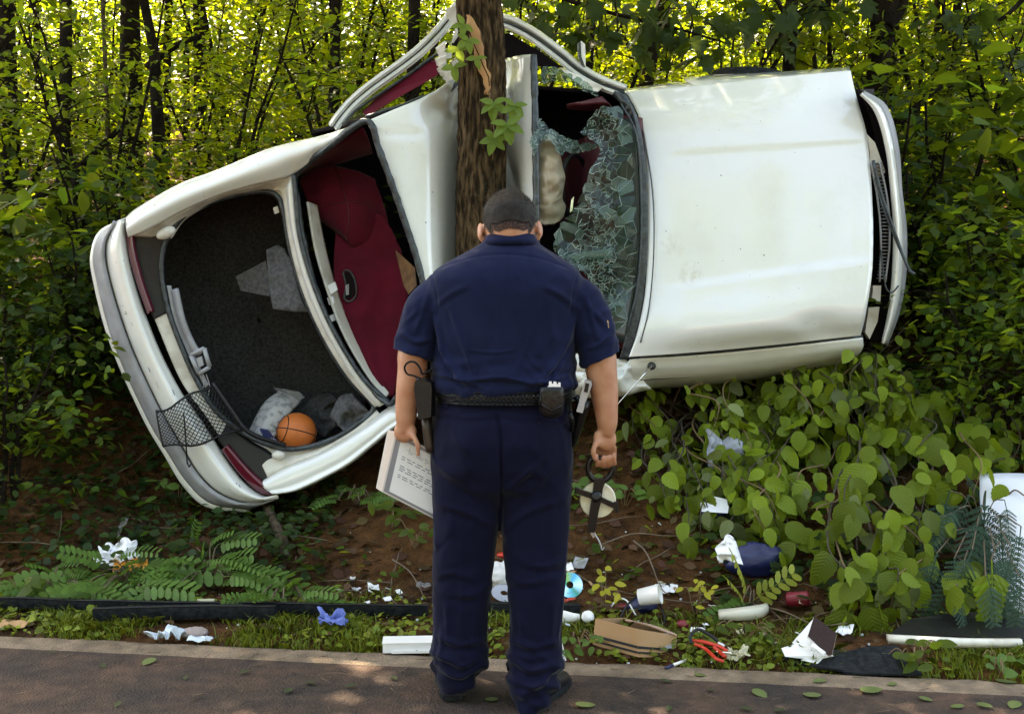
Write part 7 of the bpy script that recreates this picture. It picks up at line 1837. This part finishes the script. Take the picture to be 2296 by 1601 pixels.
def lump(name, label, cat, u, v, r, m, rot=0.0, amt=.35, seed=1, sc=2.2, add=0.0, smooth=True, Y=None, nu=26, nv=16, parent=None):
    p, Rz = frame_at(u, v, rot, add)
    if Y: p = P(u, v, Y)
    mb = MB(); mb.ellipsoid((0, 0, 0), (1, 1, 1), nu=nu, nv=nv)
    vs = []
    for q in mb.v:
        q = Vector(q); k = 1 + amt * (1 - 2.2 * abs(noise.noise(q * sc + Vector((seed, 0, 0))))) + amt * .4 * noise.noise(q * sc * 3 + Vector((0, seed, 0)))
        vs.append(tuple(p + Rz @ Vector((q.x * r[0] * k, q.y * r[1] * k, q.z * r[2] * k)) + (Vector((0, 0, r[2] * .75)) if not Y else Vector())))
    mb.v = vs; o = mb.build(name, m, parent, base=p, smooth=smooth)
    if label: tag(o, label, cat)
    return o
def pm(name, c, r=.6, **k): return mat(name, c, rough=r, **k)
M_LBLUE = pm('pale_blue_plastic', (.50, .58, .66), .35, bump=.3, bscale=25)
M_BLUE = pm('blue_cloth', (.10, .15, .42), .9, bump=.3, bscale=80)
M_NAVY = pm('dark_blue_plastic', (.010, .016, .075), .4, bump=.2, bscale=30)
M_ORANGE = pm('orange_print', (.60, .22, .015), .5)
M_RED = pm('red_plastic', (.50, .028, .012), .35)
M_DKRED = pm('dark_red_plastic', (.22, .015, .03), .4)
M_CARD = pm('brown_cardboard', (.40, .225, .105), .85, col2=(.42, .25, .135), nscale=7)
M_CARDIN = pm('cardboard_inside', (.40, .25, .19), .9)
M_STRIPE = pm('black_print', (.012, .012, .014), .7)
M_DKBROWN = pm('dark_brown_cover', (.028, .012, .009), .45, spec=.15, bump=.15, bscale=60)
M_BEIGE = pm('beige_tissue', (.50, .47, .33), .8, bump=.3, bscale=40)
M_WHITEP = pm('white_plastic', (.78, .78, .76), .3)
M_OFFW = pm('offwhite_plastic', (.56, .53, .44), .4)
M_TAUPE = pm('taupe_cloth', (.28, .23, .22), .9, bump=.3, bscale=50)
M_CREAM = pm('white_cloth', (.66, .64, .62), .85, bump=.3, bscale=60)
M_TEAL = pm('teal_plastic', (.02, .06, .07), .3)
def cd_material():  # reflected rainbow shimmer is put into fixed wedges of colour
    m = bpy.data.materials.new('disc_rainbow'); m.use_nodes = True; nt = m.node_tree; nd, ln = nt.nodes, nt.links; b = nd['Principled BSDF']; b.inputs['Metallic'].default_value = 1; b.inputs['Roughness'].default_value = .22
    tc = nd.new('ShaderNodeTexCoord'); sx = nd.new('ShaderNodeSeparateXYZ'); ln.new(tc.outputs['Object'], sx.inputs[0]); at = nd.new('ShaderNodeMath'); at.operation = 'ARCTAN2'; ln.new(sx.outputs[0], at.inputs[0]); ln.new(sx.outputs[2], at.inputs[1])
    mr = nd.new('ShaderNodeMapRange'); mr.inputs['From Min'].default_value = -3.14; mr.inputs['From Max'].default_value = 3.14; ln.new(at.outputs[0], mr.inputs['Value'])
    r = nd.new('ShaderNodeValToRGB'); e = r.color_ramp.elements; e[0].color = (.1, .45, .5, 1); e[1].color = (.1, .45, .5, 1)
    for p_, c_ in ((.15, (.6, .8, .9)), (.3, (.05, .4, .2)), (.45, (.25, .4, .1)), (.6, (.05, .35, .5)), (.75, (.6, .85, .95)), (.88, (.05, .25, .15))): k = e.new(p_); k.color = (*c_, 1)
    ln.new(mr.outputs[0], r.inputs[0]); ln.new(r.outputs[0], b.inputs['Base Color']); return m

# black side mouldings of the car, lying along the verge
def moulding(label, pts, w, h, seed):
    p0 = G(*pts[0]); c_ = cr([G(u, v, add=.02) for u, v in pts], 40); mb = MB(); rings = []
    for i, q in enumerate(c_):
        q = Vector(q); t = Vector(c_[min(39, i + 1)] - c_[max(0, i - 1)]).normalized(); s = Vector((-t.y, t.x, 0)).normalized(); up = Vector((0, -.35, .95))
        q += Vector((0, 0, .006 * noise.noise(q * 4)))
        rings.append([q + s * (a * w) + up * (b * h) for a, b in ((-.5, 0), (-.5, .55), (-.3, 1), (.3, 1), (.5, .8), (.5, 0))])
    mb.loft(rings); o = mb.build('side_moulding', M_RUBBER, base=p0, angle=35); tag(o, label, 'car trim')
    mb = MB(); mb.tube([r_[2] + (r_[3] - r_[2]) * .1 + Vector((0, -.003, .002)) for r_ in rings], .0035, seg=5); mb.build('moulding_ridge', M_BLACK, o)
moulding('long black car side moulding lying along the back of the verge, reaching the left edge', [(-20, 1368), (200, 1376), (450, 1382), (720, 1386), (960, 1388)], .045, .05, 1)
moulding('shorter black moulding with a torn end lying in front of the long one', [(215, 1400), (330, 1394), (470, 1396), (620, 1398)], .06, .06, 2)
moulding('black trim strip seen between and right of the officer\'s legs', [(1085, 1382), (1150, 1384), (1230, 1386), (1300, 1390)], .06, .05, 3)

# 1 white bag with orange print under the weeds, clear strip above it
o = sheet('plastic_bag', 'white and orange plastic bag half hidden under the left mimosa weeds', 'bag', 262, 1296, .22, .22, M_PAPER, .25, .05, .45, 3, add=.05, sc=3, outline=True, n=26)

def child(o, par):
    """make o, built in world coordinates, a part of par"""
    o.location = o.location - par.location; o.parent = par
    for k in ('label', 'category'):
        if k in o: del o[k]
    return o
child(sheet('printed_flap', None, None, 292, 1306, .16, .07, M_ORANGE, .2, .02, .5, 5, add=.05, sc=7), o)
sheet('plastic_wrapper', 'clear plastic wrapper strip standing above the white bag', 'wrapper', 262, 1222, .035, .11, M_CLEAR, -.5, .012, .9, 2, add=.04)
sheet('plastic_bag', 'pale blue crumpled plastic bag on the road edge at the left', 'bag', 375, 1446, .19, .10, M_LBLUE, .1, .035, .1, 6, outline=True)
sheet('plastic_bag', 'flat pale blue plastic scrap touching the grey cloth', 'bag', 445, 1450, .10, .06, M_LBLUE, -.1, .014, .0, 8)
lump('cloth', 'small taupe cloth bundle behind the pale blue bag', 'cloth', 436, 1434, (.055, .04, .022), M_TAUPE, .1, .15, 4)
sheet('glove', 'crumpled blue cloth lying in the grass left of the officer', 'cloth', 742, 1432, .17, .10, M_BLUE, -.1, .03, .2, 9, outline=True, add=.045)
p, Rz = frame_at(918, 1470, R(3)); p.z = .012
bk = thing('booklet', 'white covered booklet lying on the road edge beside the left shoe', 'booklet', p)
mb = MB(); mb.box(p + Vector((0, .035, .020)), (.215, .085, .036), Rz); mb.build('pages', M_PAPER, bk, smooth=False)
mb = MB(); mb.box(p + Vector((0, .035, .041)), (.22, .09, .004), Rz); mb.box(p + Vector((.02, -.010, .006)), (.18, .006, .010), Rz); mb.build('cover', M_WHITEP, bk, smooth=False)
mb = MB(); mb.box(p + Vector((-.055, -.0085, .022)), (.012, .003, .016), Rz); mb.box(p + Vector((.03, -.0085, .006)), (.006, .003, .012), Rz); mb.build('stain', M_DKBROWN, bk, smooth=False)
o = sheet('paper', 'white paper slip with dark writing beside the right trouser leg', 'paper', 1256, 1490, .05, .10, M_PAPER, .25, .006, .75, 3, add=.01)
mb = MB(); rg2 = random.Random(6)
for k in range(16):
    q = P(1254 + rg2.uniform(-8, 12), 1462 + k * 1.6, 4.285 - .004 * (k - 8) / 8); mb.box(q, (.010 + rg2.random() * .008, .002, .004))
w_ = mb.build('writing', M_INK, base=o.location); child(w_, o)
sheet('cardboard_scrap', 'brown wood coloured scrap at the left end of the verge', 'scrap', 15, 1420, .16, .05, M_CARD, -.1, .01, .3, 2)
sheet('paper', 'tiny white paper scrap lying on the soil left of the officer', 'paper', 800, 1332, .04, .03, M_PAPER, .3, .012, .2, 5)
sheet('paper', 'crumpled white paper scrap standing on the soil left of the officer', 'paper', 838, 1336, .05, .05, M_PAPER, .2, .03, .5, 7)
sheet('foil_scrap', 'grey foil scrap beside the left trouser leg', 'scrap', 950, 1330, .07, .04, M_CLEAR, .1, .02, .3, 7)
sheet('paper', 'small pale green card standing behind the short moulding', 'card', 460, 1374, .075, .05, M_BEIGE, .1, .004, 1.0, 7)
sheet('teal_scrap', 'dark teal plastic scrap at the foot of the left weeds', 'scrap', 132, 1362, .07, .06, M_TEAL, .1, .01, .8, 7)
o = sheet('packet', 'white and dark red packet under the small mimosa weed', 'packet', 602, 1372, .08, .05, M_DKRED, -.2, .012, .4, 7)
child(sheet('white_stripe', None, None, 604, 1373, .06, .012, M_PAPER, -.2, .004, .4, 7, add=.03), o)

# between and beside the legs
lump('cloth', 'white cloth heap on the soil seen between the officer\'s legs', 'cloth', 1118, 1312, (.07, .06, .05), M_CREAM, .2, .35, 3)
lump('red_cap', 'red plastic cap lying on the white cloth between the legs', 'cap', 1128, 1266, (.028, .02, .012), M_RED, .1, .1, 2, add=.03)
def disc(label, u, v, r, m, tilt, name='compact_disc'):
    p = G(u, v, add=.012); Rm = Matrix.Rotation(tilt, 3, 'X') @ Matrix.Rotation(R(8), 3, 'Y'); c_ = p + Rm @ Vector((0, r * .7, 0)) + Vector((0, 0, .004)); mb = MB(); n = 40
    vs = [c_ + Rm @ Vector((q * math.cos(2 * math.pi * k / n), q * math.sin(2 * math.pi * k / n), z)) for q, z in ((r * .28, 0), (r, 0), (r, .0015), (r * .28, .0015)) for k in range(n)]
    mb.add(vs, [(a * n + k, a * n + (k + 1) % n, ((a + 1) % 4) * n + (k + 1) % n, ((a + 1) % 4) * n + k) for a in range(4) for k in range(n)])
    o = mb.build(name, m, base=c_, smooth=False); tag(o, label, 'disc')
disc('grey compact disc lying between the officer\'s legs', 1130, 1352, .058, pm('grey_disc', (.42, .44, .52), .3, metal=.3), R(25))
disc('shiny rainbow compact disc leaning beside the officer\'s right knee', 1278, 1342, .060, cd_material(), R(60))
sheet('paper', 'white paper behind the rainbow disc', 'paper', 1272, 1292, .06, .05, M_PAPER, .2, .012, .5, 4)
sheet('scrap', 'dark grey triangular scrap on the soil above the rainbow disc', 'scrap', 1296, 1284, .07, .06, M_GREYTRIM, -.5, .01, .7, 4)
sheet('scrap', 'flat orange red scrap left of the white bottle', 'scrap', 1268, 1358, .09, .03, M_RED, -.1, .012, .1, 4)
bt = thing('bottle', 'white squeeze tube with a round white cap lying right of the officer', 'bottle', G(1290, 1396))
q0, q1, q2 = P(1254, 1384, 4.86), P(1300, 1384, 4.84), P(1318, 1382, 4.82)
mb = MB(); rings = []
for t, hw, hh in ((0, .034, .008), (.3, .030, .014), (.7, .020, .018), (1, .016, .016)):
    c_ = q0.lerp(q1, t); rings.append([c_ + Vector((0, hh * math.cos(a), hw * math.sin(a))) for a in np.linspace(0, 6.283, 18, endpoint=False)])
mb.loft(rings); mb.build('tube', M_WHITEP, bt)
mb = MB(); mb.lathe(q2, [(0, -.02), (.022, -.018), (.026, -.008), (.026, .008), (.022, .014), (0, .016)], rot=Matrix.Rotation(R(70), 3, 'X') @ Matrix.Rotation(R(20), 3, 'Y'), seg=24); mb.build('cap', M_WHITEP, bt)
mb = MB(); mb.lathe(q1.lerp(q2, .45), [(.017, -.006), (.022, -.004), (.022, .004), (.017, .006)], rot=Matrix.Rotation(R(90), 3, 'Y'), seg=20); mb.build('collar', M_GREYTRIM, bt)

# cardboard box with black stripes
bx = thing('cardboard_box', 'open brown cardboard box with two black stripes lying on the verge', 'box', G(1425, 1440))
Yb = [4.62, 4.52, 4.60, 4.86]
top = [P(1335, 1386, 4.64), P(1432, 1410, 4.50), P(1517, 1424, 4.58), P(1400, 1384, 4.86)]
dn = [Vector((-.012, -.01, -.105)), Vector((-.004, -.01, -.108)), Vector((-.004, -.01, -.09)), Vector((0, 0, -.09))]
def wallq(a, b, t0, t1, out=.0):
    A_, B_ = top[a] + dn[a] * t0, top[b] + dn[b] * t0; C_, D_ = top[b] + dn[b] * t1, top[a] + dn[a] * t1; n_ = (B_ - A_).cross(D_ - A_).normalized()
    cen_ = sum(top, Vector()) / 4; n_ = n_ if n_.dot(A_.lerp(C_, .5) - cen_) > 0 else -n_
    return [A_ + n_ * out, B_ + n_ * out, C_ + n_ * out, D_ + n_ * out], n_
mb = MB()
for a, b in ((0, 1), (1, 2), (2, 3), (3, 0)):
    q_, n_ = wallq(a, b, 0, 1); mb.prism(q_, -n_ * .004)
mb.prism([top[i] + dn[i] * .97 for i in range(4)], (0, 0, -.004)); mb.build('carton', M_CARD, bx, smooth=False)
for t0, t1 in ((.60, .70), (.80, .88)):
    for a, b in ((0, 1), (1, 2)):
        q_, n_ = wallq(a, b, t0, t1, .001); mb = MB(); mb.prism(q_, n_ * .0008); mb.build('stripe', M_STRIPE, bx, smooth=False)
g = np.array([cr([top[3] + Vector((-.0, -.03, 0)), top[3].lerp(top[2], .5) + Vector((.01, -.03, .012)), top[2] + Vector((0, .0, .004))], 10), cr([top[0].lerp(top[1], .75) + Vector((0, .06, .004)), top[1] + Vector((.02, .05, .008)), top[2] + Vector((0, -.01, .0))], 10)])
mb = MB(); mb.grid(g, .003); mb.build('flap', M_CARDIN, bx, smooth=False)

# cup, dark blue cloth, cable loop
cu = thing('plastic_cup', 'crushed white plastic cup lying behind the cardboard box', 'cup', G(1460, 1350))
mb = MB(); mb.lathe(P(1458, 1334, 4.95), [(0, -.05), (.036, -.05), (.042, .04), (.045, .045), (.040, .045), (.036, .0), (0, 0)], rot=Matrix.Rotation(R(75), 3, 'Y') @ Matrix.Rotation(R(15), 3, 'X'), seg=22); mb.build('cup', M_WHITEP, cu)
sheet('paper', 'white tissue lying right of the crushed white cup', 'tissue', 1488, 1342, .10, .07, M_PAPER, -.4, .02, .3, 8)
lump('cloth', 'speckled navy cloth bundle in front of the white cup', 'cloth', 1440, 1372, (.055, .04, .03), M_NAVY, .2, .3, 6)
def cable(label, pts, r, m, name='cable', cat='cable', parent=None):
    c_ = cr([G(u, v, add=a) for u, v, a in pts], 40); mb = MB(); mb.tube([Vector(q) for q in c_], r, seg=6); o = mb.build(name, m, parent, base=Vector(c_[0]))
    if label: tag(o, label, cat)
    return o
cable('black cable looping behind the cardboard box', [(1392, 1402, .0), (1400, 1396, .06), (1430, 1385, .09), (1470, 1385, .08), (1490, 1400, .03), (1486, 1408, .01)], .005, M_BLACK)
cable('thin white cable arching beside the yellow sprout', [(1368, 1372, .02), (1385, 1368, .05), (1405, 1372, .05), (1425, 1390, .02)], .004, M_WHITEP)
lump('dark_red_case', 'dark red scrap lying behind the black cable loop', 'scrap', 1395, 1366, (.03, .02, .012), M_DKRED, .3, .2, 3)

# jumper clamps
jc = thing('jumper_clamp', 'red and black handled jumper clamp lying at the road edge', 'clamp', G(1590, 1490))
def bar(pts, w, m, name, parent, add=.02):
    c_ = cr([G(u, v + 6, add=a + .03) for u, v, a in pts], 20); mb = MB(); mb.tube([Vector(q) for q in c_], w, seg=7, flat=.7); return mb.build(name, m, parent)
bar([(1551, 1470, .03), (1580, 1474, .035), (1612, 1480, .03), (1630, 1486, .025)], [.008] * 4 + [.010] * 16, M_RED, 'handle', jc)
bar([(1556, 1472, .03), (1580, 1484, .025), (1605, 1500, .02), (1622, 1504, .015)], .009, M_RED, 'handle', jc)
bar([(1600, 1478, .03), (1612, 1490, .025), (1625, 1496, .02)], .010, M_RED, 'spring_housing', jc)
bar([(1550, 1472, .03), (1548, 1462, .05), (1565, 1455, .06), (1590, 1462, .05), (1610, 1474, .035)], .007, M_BLACK, 'cable', jc)
bar([(1606, 1490, .025), (1640, 1492, .02)], .006, M_CHROME, 'jaw', jc)
sheet('tissue', 'beige crumpled tissue lying right of the red clamp', 'tissue', 1652, 1494, .10, .08, M_BEIGE, -.3, .04, .3, 3, outline=True)
pn = thing('pen', 'white and dark pen lying at the road edge left of the clamp', 'pen', G(1500, 1500)); a_, b_ = G(1492, 1504, add=.012), G(1538, 1490, add=.012)
mb = MB(); mb.tube([a_, a_.lerp(b_, .35)], .006, seg=8); mb.build('pen_cap', M_NAVY, pn); mb = MB(); mb.tube([a_.lerp(b_, .35), b_], .006, seg=8); mb.build('barrel', M_WHITEP, pn)
sheet('paper', 'small white scrap in the grass right of the cardboard box', 'paper', 1562, 1425, .06, .03, M_PAPER, -.4, .01, .4, 3)
o = sheet('packet', 'black and white packet in front of the cardboard box corner', 'packet', 1492, 1462, .07, .05, M_GREYTRIM, .1, .012, .5, 3); child(sheet('white_corner', None, None, 1494, 1448, .035, .025, M_PAPER, .1, .006, .9, 3, add=.025), o)
lump('fruit_skin', 'dark red scrap in the grass left of the pale fascia piece', 'scrap', 1530, 1408, (.028, .02, .016), M_DKRED, .1, .2, 3)
mb = MB(); q_ = cr([G(1612, 1402, add=.03), G(1660, 1408, add=.035), G(1705, 1400, add=.03), G(1722, 1388, add=.03)], 16); rings = [[Vector(c_) + Vector((0, y, z)) for y, z in ((-.012, 0), (-.01, .035 * k), (.02, .05 * k), (.03, .0))] for c_, k in zip(q_, [.5 + .5 * math.sin(math.pi * (i + 2) / 19) for i in range(16)])]; mb.loft(rings)
o = mb.build('plastic_fascia', M_OFFW, base=G(1660, 1408)); tag(o, 'curved off-white plastic fascia piece lying below the lime sprout', 'car trim')
cn = thing('drink_can', 'dull red can lying under the hazel leaves', 'can', G(1790, 1360)); c_ = P(1789, 1342, G(1790, 1360).y - .04)
mb = MB(); mb.lathe(c_, [(0, -.05), (.026, -.05), (.032, -.042), (.032, .042), (.026, .05), (0, .05)], rot=Matrix.Rotation(R(80), 3, 'Y') @ Matrix.Rotation(R(20), 3, 'X'), seg=22); mb.build('can_body', M_DKRED, cn)
mb = MB(); mb.box(c_ + Vector((.012, -.0325, -.004)), (.03, .003, .018), Matrix.Rotation(R(12), 3, 'Y')); mb.build('label_panel', M_PAPER, cn, smooth=False)

# papers, dark brown notebook, black rubber mat
mb = MB(); A_ = [G(u, v, add=a) for u, v, a in ((1735, 1492, .012), (1790, 1505, .012), (1860, 1512, .02), (1905, 1518, .01), (1880, 1480, .03), (1760, 1462, .015))]; mb.prism(A_, (0, 0, .008))
A2 = [G(u, v, add=a) for u, v, a in ((1890, 1518, .01), (1960, 1522, .012), (2068, 1522, .01), (2030, 1490, .03), (2010, 1462, .02), (1940, 1478, .04), (1880, 1490, .03))]; mb.prism(A2, (0, 0, .008))
o = mb.build('rubber_mat', M_RUBBER, base=G(1900, 1510), smooth=False); tag(o, 'buckled black rubber car mat lying on the road edge under the white papers', 'mat')
def tri_sheet(name, uvs, m, label=None, cat=None, th=.002, parent=None, n=(0, 0, 1)):
    mb = MB(); pts = [P(*q) for q in uvs]; mb.prism(pts, Vector(n) * -th); o = mb.build(name, m, parent, base=pts[0], smooth=False)
    if label: tag(o, label, cat)
    return o
tri_sheet('paper', [(1752, 1452, 4.46), (1790, 1440, 4.50), (1840, 1448, 4.46), (1870, 1470, 4.42), (1830, 1478, 4.42), (1760, 1470, 4.42)], M_PAPER, 'white paper lying flat under the brown notebook, left of the folded sheet', 'paper')
tri_sheet('paper', [(1776, 1440, 4.52), (1826, 1384, 4.56), (1850, 1460, 4.46), (1812, 1462, 4.46)], M_PAPER, 'tall white sheet propping up the brown notebook', 'paper', n=(0, -1, .3))
tri_sheet('paper', [(1796, 1478, 4.42), (1840, 1462, 4.46), (1908, 1470, 4.44), (1905, 1496, 4.36), (1885, 1498, 4.35)], M_PAPER, 'white sheet in front of the brown notebook, lowest of the papers', 'paper')
nb2 = thing('notebook', 'dark brown notebook leaning on the white papers at the road edge', 'notebook', G(1840, 1470))
cov = [P(1826, 1380, 4.50), P(1876, 1420, 4.46), P(1866, 1466, 4.38), P(1858, 1468, 4.38), P(1812, 1424, 4.43)]
nn_ = (cov[1] - cov[0]).cross(cov[4] - cov[0]).normalized(); nn_ = nn_ if nn_.y < 0 else -nn_
mb = MB(); mb.prism(cov, -nn_ * .004); mb.build('cover', M_DKBROWN, nb2, smooth=False)
mb = MB(); mb.prism([c_ - nn_ * .0045 + Vector((.002, 0, .001)) for c_ in cov], -nn_ * .014); mb.build('pages', M_PAPER, nb2, smooth=False)
mb = MB(); mb.prism([P(1818, 1446, 4.40), P(1826, 1443, 4.41), P(1852, 1462, 4.37), P(1846, 1467, 4.37)], (0, .01, 0)); mb.build('ribbon', M_PAPER, nb2, smooth=False)
sheet('paper', 'white scrap lying right of the notebook under a leaf', 'paper', 1890, 1432, .06, .07, M_PAPER, -.5, .012, .3, 5)
# white bumper trim on a dark board, at the right
mb = MB(); q_ = cr([G(1990, 1452, add=.03), G(2080, 1468, add=.05), G(2180, 1474, add=.05), G(2290, 1470, add=.04)], 24); rings = [[Vector(c_) + Vector((0, y, z)) for y, z in ((-.01, -.01), (-.012, .01), (0, .022), (.02, .02), (.02, 0))] for c_ in q_]; mb.loft(rings)
o = mb.build('bumper_trim', M_PAINTIN, base=G(2120, 1470)); tag(o, 'long curved white bumper trim lying at the right end of the verge', 'car trim')
mb = MB(); mb.prism([G(u, v, add=a) for u, v, a in ((1990, 1440, .03), (2120, 1452, .05), (2296, 1458, .04), (2296, 1420, .06), (2160, 1412, .08), (2040, 1418, .06))], (0, 0, -.01)); o = mb.build('board', M_BLACK, base=G(2120, 1440), smooth=False); tag(o, 'dark flat panel lying behind the curved white bumper trim', 'panel')
# torn-off white car panel at the right edge
g = patch([[(2196, 1062, 5.55), (2260, 1060, 5.5), (2340, 1062, 5.45)], [(2200, 1150, 5.40), (2270, 1150, 5.33), (2350, 1150, 5.28)], [(2225, 1250, 5.2), (2280, 1250, 5.12), (2360, 1250, 5.08)], [(2245, 1340, 5.02), (2290, 1345, 4.95), (2370, 1350, 4.9)], [(2258, 1398, 4.93), (2300, 1396, 4.85), (2380, 1400, 4.8)]], 16, 22)
mb = MB(); mb.grid(g, .01); o = mb.build('car_panel', pm('blue_white_car_paint', (.62, .66, .74), .25, coat=.5), base=G(2260, 1390)); tag(o, 'torn-off white car panel leaning on the bank at the right edge', 'car panel')
mb = MB(); c_ = cr([P(2255, 1115, 5.42), P(2275, 1098, 5.4), P(2296, 1110, 5.36)], 10); mb.tube([Vector(q) for q in c_], .004, seg=5); t_ = mb.build('dead_twig', M_TWIG, base=Vector(c_[0])); tag(t_, 'small dark twig lying on the torn-off white panel', 'twig')
# blue bags with white contents, clear bag in the hazel
bb = thing('shopping_bag', 'dark blue bag with white tissue sticking out, behind the lime sprout', 'bag', G(1670, 1300))
lump('bag_body', None, None, 1690, 1288, (.14, .07, .075), M_NAVY, .0, .16, 3, sc=1.6, parent=bb)
g = patch([[(1604, 1230, 5.10), (1632, 1200, 5.16), (1652, 1215, 5.14)], [(1608, 1245, 5.06), (1634, 1236, 5.06), (1660, 1240, 5.1)], [(1612, 1262, 5.06), (1636, 1258, 5.04), (1664, 1262, 5.06)]], 14, 14); crumple(g, .05, 14, 2); mb = MB(); mb.grid(g, .004); mb.build('tissue', M_PAPER, bb)
bb = thing('shopping_bag', 'small dark blue bag holding a white paper, half up the bank in the hazel', 'bag', G(1600, 1170))
lump('bag_body', None, None, 1602, 1164, (.06, .05, .03), M_NAVY, .0, .2, 5, sc=1.6, parent=bb)
yb_ = G(1600, 1168).y
mb = MB(); mb.prism([P(1572, 1124, yb_ - .08), P(1600, 1112, yb_ - .06), P(1636, 1120, yb_ - .08), P(1632, 1150, yb_ - .14), P(1572, 1146, yb_ - .14)], (0, .01, -.002)); mb.build('paper', M_PAPER, bb, smooth=False)
yb_ = G(1600, 1020).y - .30
g = patch([[(1578, 955, yb_), (1592, 962, yb_), (1612, 980, yb_)], [(1588, 985, yb_), (1600, 990, yb_ - .03), (1624, 994, yb_)], [(1584, 1020, yb_), (1600, 1015, yb_ - .03), (1630, 1010, yb_)], [(1590, 1060, yb_ + .02), (1602, 1050, yb_), (1616, 1030, yb_)]], 18, 22); crumple(g, .05, 12, 4); mb = MB(); mb.grid(g, .002)
M_BAGW = glass_material('milky_plastic_film', (.5, .54, .66), .5, .25, (.9, .92, .97))
o = mb.build('plastic_bag', M_BAGW, base=P(1600, 1020, yb_)); tag(o, 'milky plastic bag caught upright in the hazel left of the bush', 'bag')
lump('plastic_bag', 'crumpled ball of clear plastic beside the milky bag in the hazel', 'bag', 1640, 1005, (.05, .03, .045), M_BAGW, .0, .4, 5, Y=yb_)
for k in range(26):
    u, v = rg.choice(((rg.uniform(1250, 1760), rg.uniform(1300, 1440)), (rg.uniform(740, 960), rg.uniform(1300, 1380)), (rg.uniform(1560, 1980), rg.uniform(1400, 1480))))
    o = sheet('paper_scrap', None, None, u, v, rg.uniform(.015, .04), rg.uniform(.012, .03), rg.choice((M_PAPER, M_WHITEP, M_LBLUE, M_BEIGE, M_CREAM, M_CARD)), rg.uniform(0, 3), .008, rg.uniform(.1, .6), k, n=8, add=.02); tag(o, 'tiny scrap of pale paper or plastic strewn over the verge', 'scrap', 'tiny scraps strewn over the verge')
cr_ = MB()
for k in range(150):
    x = rg.gauss(.1, .9); d = abs(rg.gauss(.55, .4)); y = edge_y(x) + d; s = rg.uniform(.003, .009); cr_.box((x, y, ground_h(x, y) + .008), (s, s, s * .8), Matrix.Rotation(rg.uniform(0, 3), 3, 'Z'))
o = cr_.build('glass_crumbs', pm('glass_crumb', (.6, .66, .64), .2), smooth=False); tag(o, kind='stuff')
